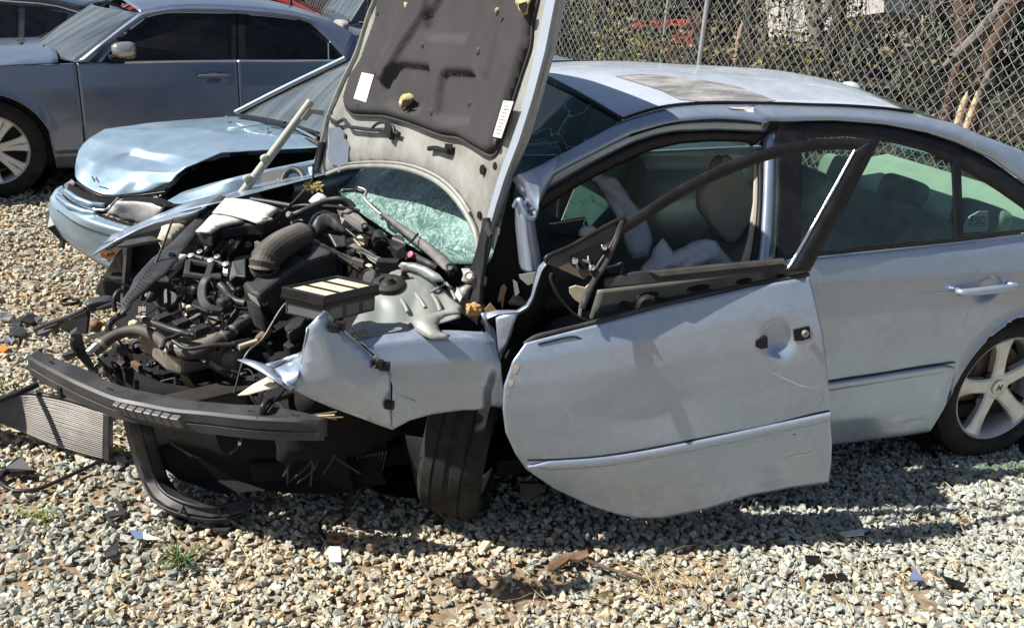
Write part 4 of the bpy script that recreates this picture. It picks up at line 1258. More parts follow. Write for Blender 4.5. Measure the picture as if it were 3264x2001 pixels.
# the buckled rear of the fender rising towards the pillar: a bright rolled edge over a hollow whose shade is a near-black colour
bk = [[cF(0, 1010), cF(110, 985), cF(330, 990), cF(430, 930), cF(490, 830), cF(520, 700), cF(570, 520), cF(625, 462)],
      [cF(10, 1080), cF(120, 1030), cF(350, 1010), cF(450, 950), cF(505, 850), cF(545, 720), cF(600, 560), cF(650, 490)],
      [cF(100, 1200), cF(150, 1150), cF(300, 1110), cF(440, 1040), cF(530, 920), cF(580, 780), cF(640, 640), cF(690, 530)],
      [cF(130, 1380), cF(160, 1340), cF(230, 1300), cF(330, 1200), cF(470, 1100), cF(580, 960), cF(660, 800), cF(720, 600)],
      [cF(140, 1500), cF(165, 1480), cF(210, 1420), cF(280, 1330), cF(420, 1220), cF(540, 1080), cF(640, 900), cF(720, 700)]]
BP_ = Plane((0.55, 0.03, 0.8), (-0.30, -1, 0.12))
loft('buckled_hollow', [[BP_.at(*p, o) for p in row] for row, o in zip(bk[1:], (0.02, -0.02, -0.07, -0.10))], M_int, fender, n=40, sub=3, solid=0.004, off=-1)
loft('buckled_panel', [[BP_.at(*p, o) for p in row] for row, o in zip(bk[:2], (0.0, 0.024))], M_silver, fender, n=40, sub=5, solid=0.004, off=-1,
     fn=lambda A: A + np.array([[0.012 * nz(p, 11, 5) * BP_.n for p in r] for r in A]))
relief('torn_panel', [BP_.at(*cF(*p), .03) for p in ((100, 1055), (220, 1025), (340, 1010), (300, 1120), (270, 1240), (215, 1370), (150, 1500), (128, 1380), (112, 1220))], M_silver, fender, step=.02, h=lambda u, v, d, p: .012 * nz(p, 14, 6), thick=.003)
for pts, o in (([(-60, 1020), (0, 1010), (60, 1200), (130, 1400), (150, 1500), (90, 1511), (40, 1380), (-10, 1200)], 0.02), ([(150, 1110), (60, 1060), (20, 1090), (90, 1300), (150, 1490)], -0.02)):
    relief('torn_panel', [BP_.at(*cF(*p), o) for p in pts], M_silver, fender, step=0.02, h=lambda u, v, d, p: 0.02 * nz(p, 14, 3) + 0.015 * min(1, d / 0.03), thick=0.003)
slab('brown_panel_scrap', [BP_.at(*cF(*p), -0.10) for p in ((120, 880), (160, 720), (195, 700), (222, 740), (195, 830), (175, 980), (155, 890))], principled('brown_board', (0.38, 0.24, 0.13), 0.8, var=0.2, vscale=12), car, thick=0.006)
slab('brown_panel_scrap', [BP_.at(*cF(*p), -0.06) for p in ((-20, 970), (45, 900), (112, 978), (40, 990), (-10, 1010))], MATS['brown_board'], car, thick=0.006)
slab('bent_bracket', [BP_.at(*cF(*p), -0.03) for p in ((350, 600), (530, 570), (500, 690), (445, 710), (360, 640))], M_inner, car, thick=0.006)
slab('bent_bracket', [BP_.at(*cF(*p), -0.05) for p in ((285, 650), (330, 680), (355, 790), (310, 830), (295, 740))], M_inner, car, thick=0.006)

# torn corner panel
KP = Plane(FP.at(1250, 1372, 0.17), (0.04, -1.0, -0.02))
kp = [cD(960, 125), cD(880, 200), cD(805, 272), cD(790, 370), cD(770, 480), cD(750, 580), cD(735, 660), cD(712, 760), cD(680, 850), cD(860, 940), cD(1000, 1000), cD(1150, 1055), cD(1300, 1110), cD(1450, 1168),
      cD(1592, 1218), cD(1582, 1050), cD(1570, 900), cD(1568, 790), cD(1575, 700), cD(1510, 642), cD(1400, 540), cD(1300, 455), cD(1200, 370), cD(1100, 300), cD(1050, 250), cD(990, 225), cD(975, 160)]
def kh(u, v, d, p):
    return 0.035 * min(1, d / 0.10) + 0.008 * nz(p, 7, 4)
corner = relief('torn_corner_panel', [KP.at(*p) for p in kp], M_silver, car, step=0.022, h=kh, thick=0.004)
corner['label'] = 'creased silver corner panel torn loose beside the front wheel'
def fl(name, pts, offs, mat, parent, plane=KP, step=0.02, hh=0.0, c=cD):
    return relief(name, [plane.at(*c(*p), o) for p, o in zip(pts, offs)], mat, parent, step=step, h=(lambda u, v, d, p: hh * min(1, d / 0.03)), thick=0.003)
fl('folded_flange', [(800, 275), (760, 500), (730, 660), (690, 820), (655, 850), (600, 780), (500, 650), (590, 610), (750, 525)], [0, 0, 0, .02, .03, .02, -.06, -.12, -.07], M_silver, corner, hh=-0.01)
fl('bent_spike', [(162, 570), (240, 562), (340, 585), (430, 612), (490, 645), (560, 720), (650, 848), (540, 780), (400, 690), (250, 610)], [-.10, -.10, -.08, -.07, -.05, -.01, .03, .02, -.02, -.07], M_silver, corner, hh=0.012)
fl('folded_flange', [(420, 610), (560, 570), (755, 495), (748, 530), (590, 600), (490, 640)], [-.07, -.11, -.10, -.08, -.11, -.06], M_silver, corner, hh=0.005)
fl('spike_return', [(165, 895), (300, 800), (450, 720), (520, 790), (540, 815), (400, 850), (260, 890)], [-.10, -.12, -.13, -.06, -.05, -.07, -.09], M_cream, corner, hh=0.006)
fl('top_tab', [(958, 124), (985, 125), (1050, 205), (1040, 250), (990, 225), (970, 170)], [0.0, -.01, -.05, -.06, -.01, 0], M_inner, corner)
fl('side_flange', [(1085, 300), (1130, 290), (1400, 530), (1560, 650), (1575, 700), (1500, 650), (1380, 655), (1200, 440)], [0.004, -.05, -.05, -.05, .0, .004, .006, .006], M_inner, corner, hh=0.004)
for p, q in (((1440, 545), (1460, 610)), ((1500, 600), (1520, 630)), ((1545, 965), (1560, 985)), ((1080, 230), (1110, 260)), ((1020, 240), (1060, 280))):
    box('clip', KP.at(*cD(*q), 0.012), (0.012, -.006, 0), (0.004, .008, 0), (0, 0, 0.012), M_trim, corner, bevel=0.003)
tube('torn_wire', [KP.at(*cD(*p), 0.014) for p in ((1425, 535), (1450, 570), (1445, 605), (1400, 650))], 0.003, M_metal, corner)

# ------------------------------------------------------------------ bonnet, propped bolt upright
H1 = np.array([0.487, 0.116, 0.89]); H2 = np.array([0.18, 1.70, 0.83])
_up = np.array([0.13, 0.03, 1.0])
bn = np.cross(H2 - H1, _up); bn /= np.linalg.norm(bn)
if bn @ (CAM - H1) < 0: bn = -bn
BPn = Plane(H1, bn)
def ext(p, q, f):                    # carry an edge on past the top of the photograph
    return (q[0] + (q[0] - p[0]) * f, q[1] + (q[1] - p[1]) * f)
bl_ = [(1198, 0), (1178, 48), (1138, 173), (1097, 256), (1049, 369), (1028, 453), (1007, 524), (1000, 560), (1012, 575), (1040, 566)]
arch_ = [(1044, 558), (1089, 541), (1141, 533), (1228, 532), (1297, 541), (1367, 566), (1419, 600), (1461, 645), (1492, 693), (1513, 738), (1522, 780), (1526, 830)]
br_ = [(1537, 862), (1565, 756), (1593, 665), (1624, 572), (1674, 453), (1716, 316), (1758, 167), (1793, 0)]
tr, tl = ext(br_[-2], br_[-1], 1.55), ext(bl_[1], bl_[0], 5.0)
tr, tl = (1860, -265), (1290, -265)
outline = [tl] + bl_ + arch_ + br_ + [(1832, -165), tr, (1700, -300), (1480, -310)]
bon = slab('bonnet', [BPn.at(*p, -0.030) for p in outline], M_silver, car, thick=0.012, nrm=bn)
bon['label'] = 'raised bonnet showing its dark torn liner'
relief('inner_frame', [BPn.at(*p, 0.0) for p in [tl] + bl_ + arch_ + [(1531, 850)] + [(x - 14, y) for x, y in br_[1:]] + [(1815, -165), (1842, -262), (1700, -296), (1480, -306)]], M_inner, bon, step=0.03,
       h=lambda u, v, d, p: -0.012 * (1 - min(1, d / 0.035)) + 0.010 * math.sin(min(1, d / 0.12) * math.pi) + 0.004 * nz(p, 6, 2), thick=0.004)
# rolled lips: along the wiper arch and down the near edge
tube('arch_lip', [BPn.at(*p, 0.006) for p in arch_], 0.011, M_inner, bon, n=4)
tube('arch_lip', [BPn.at(x + (6 if x > 1250 else 0), y - 12, 0.010) for x, y in arch_[1:9]], 0.006, M_inner, bon, n=4)
edge_in = [(1516, 840), (1540, 750), (1566, 655), (1592, 565), (1634, 448), (1674, 316), (1712, 167), (1744, 0), (1798, -240)]
edge_out = [(1540, 862), (1567, 756), (1596, 665), (1627, 572), (1676, 453), (1719, 316), (1761, 167), (1796, 0), (1862, -262)]
loft('edge_flange', [[BPn.at(*p, 0.006) for p in edge_in], [BPn.at((a[0] + b[0]) / 2, a[1], 0.004) for a, b in zip(edge_in, edge_out)], [BPn.at(*p, -0.030) for p in edge_out]], principled('shaded_edge_paint', (0.36, 0.41, 0.49), .5, .2, var=.06, vscale=5), bon, n=40, sub=1, solid=0.004, off=-1, smooth=False)  # blue-grey tint puts the flange's shaded look into its colour
tube('edge_seal', [BPn.at(*p, -0.034) for p in edge_out], 0.005, M_inner, bon, n=3, seg=6)
tube('edge_flange', [BPn.at(*p, 0.0) for p in [tl] + bl_[:8]], 0.012, M_inner, bon, n=3, seg=8)
# liner with pressed pockets
pad_px = [(1240, -262), (1204, 60), (1162, 179), (1126, 232), (1103, 310), (1104, 348), (1126, 369), (1180, 373), (1233, 376), (1317, 402), (1406, 436), (1466, 446), (1525, 482), (1561, 500), (1583, 490), (1603, 441), (1633, 333), (1668, 226), (1692, 149), (1698, 77), (1716, 0), (1775, -255)]
def buv(p): 
    P = BPn.at(*p) - H1
    return (P @ bu, P @ bv)
bu = (H1 - H2) / np.linalg.norm(H1 - H2); bu = bu - bn * (bu @ bn); bu /= np.linalg.norm(bu); bv = np.cross(bn, bu)
def rpoly(pts): return [buv(p) for p in pts]
pockets = [(rpoly([(1240, 285), (1262, 225), (1300, 203), (1395, 213), (1398, 240), (1378, 330), (1362, 365), (1300, 362), (1250, 335)]), -0.024),
           (rpoly([(1408, 380), (1416, 300), (1428, 240), (1450, 226), (1530, 230), (1545, 250), (1545, 330), (1520, 400), (1440, 398)]), -0.024),
           (rpoly([(1375, 110), (1390, 0), (1400, -60), (1540, -60), (1535, 60), (1515, 140), (1395, 132)]), -0.024),
           (rpoly([(1245, 275), (1310, 170), (1400, 40), (1470, -80), (1380, -80), (1310, 60), (1215, 240)]), 0.018),
           (rpoly([(1575, 60), (1600, -100), (1650, -100), (1620, 120), (1588, 260), (1566, 250)]), 0.008)]
def pad_h(u, v, d, p):
    P = p - H1
    uu, vv = P @ bu, P @ bv
    h = 0.024 * min(1, d / 0.022)
    for poly, a in pockets:
        if inside(poly, uu, vv): h += a * min(1, edge_dist(poly, uu, vv) / 0.016)
    return h + 0.0015 * nz(p, 18, 3)
pad = relief('bonnet_liner', [BPn.at(*p, 0.010) for p in pad_px], M_pad, bon, step=0.0135, h=pad_h, thick=0.004)
tube('liner_edge', [BPn.at(*p, 0.014) for p in pad_px[1:-1]], 0.005, M_pad, pad, seg=6, n=3)
for p in (c2(750, 245), c2(1047, 278), c2(797, 603), c2(405, 565), c2(1135, 765), c2(510, 75), c2(1000, 560)):
    lathe('liner_clip', BPn.at(*p, 0.034), bn, [(0, 0.012), (0.002, 0.012), (0.004, 0.009), (0.004, 0.0003)], M_black2, pad, seg=16)
lab = slab('service_label', [BPn.at(*c2(*p), 0.037) for p in ((425, 392), (490, 406), (447, 553), (381, 532))], M_label, pad, thick=0.002)
lab2 = slab('service_label', [BPn.at(*c2(*p), 0.037) for p in ((1183, 543), (1237, 548), (1170, 745), (1126, 735))], M_label, pad, thick=0.002)
# faint print on the near label
mb = MB()
P0 = [BPn.at(*c2(*p), 0.0385) for p in ((1190, 560), (1226, 565), (1166, 730), (1136, 722))]
for i in range(9):
    t = (i + 0.5) / 9
    a = P0[0] + (P0[3] - P0[0]) * t; b = P0[1] + (P0[2] - P0[1]) * t
    mb.tube([a, a + (b - a) * (0.5 + 0.5 * ((i * 37) % 10) / 10)], 0.0012, 4)
mb.build('label_print', principled('print_grey', (0.35, 0.34, 0.33), 0.6), lab2)
# tears in the liner showing yellow foam
for pts in (((632, 545), (640, 515), (670, 502), (695, 508), (700, 530), (680, 560), (655, 580), (638, 590), (630, 570)), ((1245, -5), (1255, 40), (1290, 92), (1310, 80), (1330, 10), (1325, -30)), ((1140, 95), (1150, 50), (1165, 30), (1170, 55), (1150, 90)), ((655, 20), (690, 5), (718, 30), (700, 105), (680, 95), (660, 60))):
    fo = relief('foam_tear', [BPn.at(*c2(*p), 0.034) for p in pts], M_foam, pad, step=0.008, h=lambda u, v, d, p: 0.012 * min(1, d / 0.01) + 0.010 * nz(p, 60, 2), thick=0.003)
    ctr = np.mean([c2(*p) for p in pts], 0)
    slab('tear_hole', [BPn.at(ctr[0] + (c2(*p)[0] - ctr[0]) * 0.55 - 3, ctr[1] + (c2(*p)[1] - ctr[1]) * 0.5 + 8, 0.052) for p in pts], M_int, fo, thick=0.002)
# latch hole, wiring and washer hose along the bottom of the frame
slab('frame_hole', [BPn.at(*c2(*p), 0.014) for p in ((870, 772), (908, 776), (905, 835), (866, 825))], M_int, bon, thick=0.003)
for p, r in ((c2(1073, 913), .016), (c2(1141, 893), .012), (c2(1056, 1155), .012), (c2(457, 45), .010), (c2(266, 608), .008)):
    lathe('frame_hole', BPn.at(*p, 0.010), bn, [(0, r), (0.0035, r), (0.0035, 0.0002)], M_int, bon, seg=18)
tube('washer_hose', [BPn.at(*c2(*p), 0.022) for p in ((245, 632), (290, 660), (330, 645), (355, 680), (400, 690), (480, 700), (540, 700), (600, 715), (625, 722))], 0.008, M_black, bon, n=5)
tube('washer_hose', [BPn.at(*c2(*p), 0.026) for p in ((478, 695), (505, 668), (545, 660), (590, 680), (600, 715))], 0.006, M_black, bon, n=5)
box('connector', BPn.at(*c2(575, 708), 0.026), bu * 0.032 - bv * 0.008, bv * 0.022, bn * 0.012, M_trim, bon, bevel=0.005)
tube('washer_hose', [BPn.at(*c2(*p), 0.022) for p in ((785, 800), (820, 798), (855, 808), (890, 815))], 0.009, M_trim, bon, n=5)
slab('latch_plate', [BPn.at(*c2(*p), 0.016) for p in ((245, 690), (300, 685), (330, 720), (328, 745), (355, 790), (350, 880), (310, 895), (308, 925), (295, 925), (293, 890), (258, 885), (243, 850), (250, 760))], principled('blue_grey_bracket', (0.17, 0.20, 0.26), 0.45, 0.3, var=0.1), bon, thick=0.008)
# hinge arm and rain channel at the near bottom corner
slab('hinge_arm', [BPn.at(*cG(*p), 0.02) for p in ((730, 320), (760, 315), (768, 400), (745, 520), (735, 640), (712, 790), (705, 900), (640, 890), (660, 830), (690, 770), (660, 690), (640, 680), (680, 560), (700, 480), (718, 400))], M_black, car, thick=0.012)
slab('hinge_arm', [BPn.at(*cG(*p), 0.025) for p in ((755, 345), (790, 430), (770, 450), (745, 400))], M_black2, car, thick=0.008)
for p in ((820, 405), (808, 450), (800, 495)):
    box('fuse_tag', BPn.at(*cG(p[0] + 8, p[1]), -0.03), bu * 0.011, bv * 0.012, bn * 0.006, M_label, car, bevel=0.002)
# strands and hoses at the far hinge
for i, off in enumerate((0, 12, 24, 40)):
    tube('hose', [BPn.at(*cE(*p), 0.02) for p in ((235 - off, 20), (215 - off, 120), (190 - off * .8, 210), (160 - off * .5, 300), (170 - off * .6, 380))], 0.008 - 0.001 * i, M_black, car, n=5)
# ------------------------------------------------------------------ engine bay
# bumper beam: black bar bent across the nose
zt = 0.52
top_back = Z(cC, zt, (205, 490), (330, 540), (500, 608), (700, 692), (850, 765), (1050, 832), (1400, 905), (1650, 950), (2015, 985)) + Z(cD, zt, (400, 992), (640, 1030), (985, 1112))
top_front = Z(cC, zt, (110, 545), (300, 655), (500, 768), (800, 893), (1000, 960), (1300, 1015), (1600, 1055), (2015, 1100)) + Z(cD, zt, (480, 1128), (960, 1132))
tbk, tfr = resample(cat_rom(top_back, 5), 60), resample(cat_rom(top_front, 5), 60)
dv = np.array([0, 0, 1.0])
rows = [tbk - dv * 0.06, tbk - dv * 0.004, tbk * .92 + tfr * .08 + dv * 0.002, tbk * .1 + tfr * .9 + dv * 0.002, tfr - dv * 0.004, tfr - dv * 0.030, tfr * 1.0 - dv * 0.034 + (tbk - tfr) * 0.06, tfr - dv * 0.038 + (tbk - tfr) * 0.06, tfr - dv * 0.040, tfr - dv * 0.064, tfr - dv * 0.064 + (tbk - tfr) * 0.3]
def dentfn(A):
    for i in range(A.shape[0]):
        for j in range(A.shape[1]): A[i, j] = A[i, j] + np.array([0, 0, 0.004 * nz(A[i, j], 6, 2)])
    return A
beam = loft('bumper_beam', rows, M_black2, car, n=60, sub=1, fn=dentfn, solid=0.004, sharp=35)
beam['label'] = 'long black bumper beam bared across the crushed nose'
# ribbed insert on the front of the beam
q0 = [tfr[int(30 + i * 1.75)] for i in range(9)]
M_insert = principled('grey_insert_plastic', (0.10, 0.10, 0.105), .45, 0, var=.15, vscale=20)
mI = Z(cC, 0.496, (952, 985), (1010, 1005), (1075, 1022), (1150, 1042), (1230, 1058), (1305, 1075), (1385, 1090), (1465, 1110), (1560, 1125))
for a, b in zip(mI[:-1], mI[1:]):
    e = (b - a); c_ = (a + b) / 2 + np.array([-0.008, -0.012, 0])
    box('beam_insert', c_, e * 0.44, np.array([-0.6, -0.8, -.3]) * 0.010, np.array([-0.006, -.008, 0.020]), M_insert, beam, bevel=0.003)
for p in ((260, 690), (640, 850), (440, 860)):
    q = on_z(*cC(*p), 0.46)
    box('clip', q, (0.014, 0.01, 0), (-0.006, 0.008, 0), (0, 0, 0.02), M_trim, beam, bevel=0.003)
mb = MB()                                         # small moulded loops on the face
for c_, pts in ((cC, (270, 690)), (cC, (640, 850)), (cD, (120, 1140)), (cD, (700, 1175)), (cC, (1985, 1145))):
    a = on_z(*c_(pts[0] - 45, pts[1] - 8), 0.445); b = on_z(*c_(pts[0] + 45, pts[1] + 8), 0.445)
    mb.tube([a + (-.006, -.008, .0), a + (-.006, -.008, -.012), b + (-.006, -.008, -.012), b + (-.006, -.008, 0)], 0.0025, 5)
mb.build('beam_loop', M_black2, beam)

# dark bulk of engine, gearbox and subframe
soft_box('engine_block', (-0.12, 0.86, 0.40), (0.26, 0.05, 0), (-0.06, 0.34, 0), (0, 0, 0.17), M_int, car, 3, 0.12, 10, 0.10)
soft_box('gearbox', (0.02, 0.40, 0.40), (0.22, 0.06, 0), (-0.04, 0.20, 0), (0, 0, 0.15), M_int, car, 6, 0.3, 8, 0.15)
box('subframe', (0.05, 0.85, 0.20), (0.30, 0, 0), (0, 0.55, 0), (0, 0, 0.04), M_int, car, bevel=0.02)
bk2 = [p + np.array([.10, .12, 0]) for p in tbk]
loft('radiator_support', [[p - dv * .05 for p in bk2[12:58]], [p - dv * .24 for p in bk2[12:58]], [p - dv * .40 + np.array([.05, .05, 0]) for p in bk2[12:58]]], M_int, car, n=40, sub=4, solid=.012, fn=lambda A: A + np.array([[np.array([.02, .02, 0]) * nz(p, 7, 3) for p in r] for r in A]))  # added behind the beam as a black backdrop; also shades the gravel
box('subframe', (0.32, 0.95, 0.45), (0.06, 0, 0), (0, 0.66, 0), (0, 0, 0.28), M_int, car, bevel=0.02)
box('chassis_rail', (-0.16, 0.42, 0.44), (0.34, 0.12, 0), (-0.015, 0.045, 0), (0, 0, 0.06), M_dark, car, bevel=0.01)
box('chassis_rail', (-0.30, 1.48, 0.46), (0.45, 0.0, 0), (0, 0.045, 0), (0, 0, 0.06), M_dark, car, bevel=0.01)
lathe('wheel_liner', (0.28, 0.22, 0.42), (0.3, 1, 0), [(0, 0.34), (0.3, 0.34), (0.32, 0.1), (0.32, 0.001)], M_int, car, seg=36)
slab('liner_flap', [on_z(*k(x, y), z) for x, y, z in ((975, 1050, .34), (1040, 1060, .36), (1030, 1200, .14), (1000, 1170, .16))], M_black, car, thick=0.006)
# cam cover, aluminium
cov = slab('cam_cover', Z3(cC, (1130, 255, .60), (1250, 180, .61), (1460, 110, .62), (1900, 130, .62), (2010, 250, .61), (1930, 390, .60), (1520, 480, .59), (1390, 440, .59), (1260, 330, .595)), M_alu, car, thick=0.10, nrm=(0.1, -0.1, 1), bevel=0.012)
tube('cover_rib', Z3(cC, (1180, 210, .635), (1300, 250, .635), (1470, 310, .635), (1640, 350, .63)), 0.013, M_black, cov, n=5)
oc = on_z(*cA(1128, 1215), 0.665)
cap = lathe('oil_cap', oc, (-0.25, -0.45, 0.85), [(-0.03, .028), (-0.005, .028), (0, .036), (.010, .036), (.013, .033), (.013, 0.0005)], M_black, car, seg=32)
box('cap_grip', oc + np.array([-0.25, -0.45, 0.85]) * 0.019, (0.006, 0, 0.002), (0.0, 0.028, 0.016), (-0.002, -0.004, 0.008), M_black2, cap, bevel=0.002)
for (zx, zy) in ((1350, 195), (1520, 245), (1690, 305)):
    q = on_z(*cC(zx, zy), 0.645)
    b_ = box('ignition_coil', q, (0.022, 0.010, 0.004), (-0.008, 0.017, 0), (0, 0, 0.014), M_black, car, bevel=0.004)
    tube('coil_lead', [q + (0.02, 0.01, 0.004), q + (0.05, 0.015, 0.012), q + (0.085, 0.05, 0.02), q + (0.10, 0.085, 0.01)], 0.006, M_trim, b_, n=5)
    box('coil_plug', q + np.array([0.026, 0.008, 0.0]), (0.008, 0.004, 0), (-0.003, 0.009, 0), (0, 0, 0.008), M_black2, b_, bevel=0.002)
# radiator hose sweeping across
hp = Z3(cC, (712, 505, .545), (770, 452, .56), (855, 382, .575), (1000, 318, .59), (1150, 302, .60), (1285, 362, .60), (1400, 452, .595), (1530, 512, .59), (1690, 498, .595), (1830, 412, .61), (1960, 330, .62)) + Z3(cD, (150, 268, .63), (255, 198, .64))
hose = tube('radiator_hose', hp, 0.0195, M_hose, car, seg=14, n=6)
for i, f in ((1, .3), (9, .9), (10, .6)):
    a = np.array(hp[i]); b = np.array(hp[i + 1]); d = (b - a) / np.linalg.norm(b - a); c_ = a + (b - a) * f * 0.5
    lathe('hose_clamp', c_, d, [(-.006, .0203), (-.006, .0225), (.006, .0225), (.006, .0203)], M_metal, hose, seg=20)
q = on_z(*cC(705, 472), 0.572); box('hose_tag', q, (0.014, 0.010, 0.01), (-0.005, 0.004, 0.0), (-0.002, -0.006, 0.010), M_label, hose, bevel=0.002)
br = Z3(cC, (1345, 470, .62), (1370, 395, .63), (1440, 370, .63), (1520, 335, .635), (1600, 340, .635))
tube('hose_bracket', br, 0.008, M_dark, car, n=5)
tube('hose_bracket', Z3(cC, (1330, 430, .615), (1360, 480, .60), (1410, 500, .60)), 0.010, M_metal, car, n=4)
slab('alu_bracket', Z3(cC, (1420, 400, .62), (1520, 430, .62), (1500, 462, .61), (1415, 440, .61)), M_alu, car, thick=0.012, nrm=(0, 0, 1), bevel=0.004)
tube('small_pipe', Z3(cC, (640, 382, .56), (760, 345, .57), (900, 308, .58)), 0.0095, M_cream, car, n=3)
tube('loom', Z3(cC, (870, 330, .58), (850, 270, .60), (890, 210, .62), (940, 175, .64), (1010, 140, .65)), 0.011, M_black, car, n=6)
tube('loom', Z3(cC, (1440, 400, .64), (1580, 470, .63), (1800, 440, .64), (2010, 430, .64)) + Z3(cD, (130, 420, .64), (300, 395, .63), (420, 440, .60), (480, 530, .56)), 0.0075, M_black, car, n=6)
tube('loom', Z3(cC, (1400, 500, .60), (1560, 560, .57), (1700, 580, .55), (1800, 640, .54)), 0.008, M_trim, car, n=6)
# convoluted conduit
def corr(name, pts, r, mat, parent, pitch=0.006, amp=0.2, seg=12):
    P = np.array(cat_rom(pts, 10)); L_ = np.linalg.norm(np.diff(P, axis=0), axis=1).sum(); n = max(8, int(L_ / pitch * 2))
    P = resample(P, n); rr = [r * (1 + (amp if i % 2 else -amp) * .5) for i in range(n)]
    V, F = tube_geo(P, rr, seg)
    return obj(name, V, F, mat, parent, smooth=False)
corr('ribbed_conduit', Z3(cC, (1795, 605, .56), (1860, 650, .55), (1930, 690, .54), (2010, 720, .53)) + Z3(cD, (120, 700, .52), (180, 720, .51)), 0.012, M_black, car)
tube('loom', Z3(cD, (250, 700, .53), (180, 720, .52), (140, 790, .47), (130, 860, .43), (135, 905, .40)), 0.008, M_black, car, n=6)
tube('loom', Z3(cD, (150, 640, .56), (160, 560, .59), (220, 500, .61), (300, 460, .62)), 0.009, M_black, car, n=6)
tube('strap', Z3(cD, (170, 460, .63), (260, 430, .63), (340, 405, .63)), 0.009, M_cream, car, n=4)
soft_box('brown_sensor', on_z(*cD(400, 350), .60), (0.03, 0, 0.02), (0, 0.015, 0), (0, 0, 0.02), M_rust, car, 2, 0.5, 5, 0.2)
soft_box('alternator', on_z(*cD(130, 560), .52), (0.05, 0.0, 0), (0, 0.045, 0), (0, 0, 0.045), M_alu, car, 5, 0.5, 8, 0.15)
soft_box('pump_body', on_z(*cC(1700, 640), .42), (0.06, 0.0, 0), (0, 0.05, 0), (0, 0, 0.05), principled('teal_grey_metal', (0.05, 0.075, 0.08), 0.5, 0.4, var=0.3), car, 5, 0.4, 8, 0.15)
slab('torn_bracket', Z3(cC, (1500, 700, .46), (1530, 770, .40), (1640, 930, .30), (1690, 940, .30), (1690, 870, .36), (1600, 760, .44), (1560, 720, .46)), M_alu, car, thick=0.008)
slab('torn_bracket', Z3(cC, (1100, 650, .42), (1160, 720, .40), (1180, 780, .38), (1140, 780, .38)), M_alu, car, thick=0.008)
# tow eye
te = on_z(*cC(1185, 825), 0.40)
tube('tow_eye', [te + np.array([0.035 * math.cos(a), 0.01 * math.sin(a) * 0, 0.03 * math.sin(a)]) for a in np.linspace(2.6, -2.0, 12)], 0.009, M_metal, car, n=2)
# struts and torn radiator support at the far left
slab('support_strut', Z3(cC, (500, 345, .60), (560, 300, .61), (600, 330, .60), (640, 480, .52), (750, 720, .44), (690, 690, .44), (560, 540, .50), (520, 440, .56)), M_black2, car, thick=0.02)
slab('support_panel', Z3(cC, (390, 270, .58), (480, 210, .62), (640, 130, .66), (660, 180, .64), (640, 340, .58), (560, 300, .58), (500, 340, .56), (430, 300, .56)), M_black, car, thick=0.015)
tube('torn_slat', Z3(cC, (180, 295, .50), (300, 240, .53), (480, 180, .58), (640, 105, .62)), 0.008, M_black2, car, n=4)
tube('torn_slat', Z3(cC, (215, 340, .49), (330, 300, .51), (470, 220, .55)), 0.008, M_black2, car, n=4)
tube('torn_slat', Z3(cC, (270, 285, .51), (380, 245, .54), (520, 160, .58)), 0.006, M_black, car, n=4)
slab('torn_slat', Z3(cC, (420, 540, .50), (560, 500, .53), (560, 540, .51), (470, 590, .47)), M_black, car, thick=0.015)
tube('loom', Z3(cC, (520, 380, .60), (515, 440, .56), (560, 510, .52)), 0.006, M_black2, car, n=5)
# black box, wiring by the perforated strip
tube('loom', Z3(cA, (560, 1330, .66), (550, 1200, .70), (590, 1120, .72), (640, 1105, .72)), 0.008, M_black, car, n=6)
tube('loom', Z3(cA, (280, 1340, .58), (400, 1290, .62), (550, 1240, .66), (640, 1260, .66)), 0.006, M_black, car, n=6)
soft_box('black_module', on_z(*cA(400, 1240), .62), (0.045, 0.01, 0), (0, 0.03, 0), (0, 0, 0.02), M_black2, car, 3, 0.3, 6, 0.1)
mbh = MB()
for i in range(26):
    q = on_z(*cA(820 + (i % 5) * 16 + random.uniform(-4, 4), 1290 + (i // 5) * 17), 0.64)
    mbh.cyl(q, q + np.array([0, -0.002, 0.004]), 0.0022, 6)
sh = mbh.build('mesh_end', M_cream, car)
for (zx, zy, m_, r) in ((330, 1430, M_alu, .014), (430, 1455, M_foam, .010), (300, 1400, M_alu, .012), (520, 1470, M_cream, .012), (760, 1470, M_cream, .018), (350, 1480, M_rust, .022), (250, 1440, M_alu, .01)):
    soft_box('torn_fitting', on_z(*cA(zx, zy), .56), (r, 0, 0), (0, r, 0), (0, 0, r), m_, car, zx, 0.6, 4, 0.3)

# far fender, headlamp remains, black headlamp back, coolant bottle
ffz = lambda pts, z0, z1: [on_z(*cA(*p), z0 + (z1 - z0) * i / (len(pts) - 1)) for i, p in enumerate(pts)]
ff = loft('front_fender', [ffz([(298, 742), (400, 675), (550, 585), (700, 485), (900, 375), (1100, 295), (1350, 235), (1540, 196)], .60, .86),
      ffz([(330, 735), (470, 640), (620, 560), (800, 460), (1000, 375), (1200, 320), (1460, 248)], .60, .86),
      ffz([(420, 690), (620, 600), (760, 520), (950, 460), (1150, 410), (1330, 378), (1450, 300)], .58, .82)], M_silver, car, n=50, sub=4, solid=0.004,
     fn=lambda A: A + np.array([[np.array([0, 0, 0.008 * nz(p, 8, 3)]) for p in r] for r in A]))
ff_side = [CF.w(x, 1.80, z) for x, z in ((-0.72, .60), (-0.4, .74), (0.0, .84), (0.45, .92))]
loft('front_fender', [ff_side, [CF.w(x, 1.83, .30) for x in (-0.62, -.45, 0.30, 0.45)]], M_silver, car, n=20, sub=6, solid=0.004)
loft('front_fender', [[on_z(*cA(*p), z) for p, z in (((298, 742), .60), ((700, 485), .70), ((1100, 295), .79), ((1540, 196), .86))], ff_side], M_silver, car, n=20, sub=6, solid=0.004)
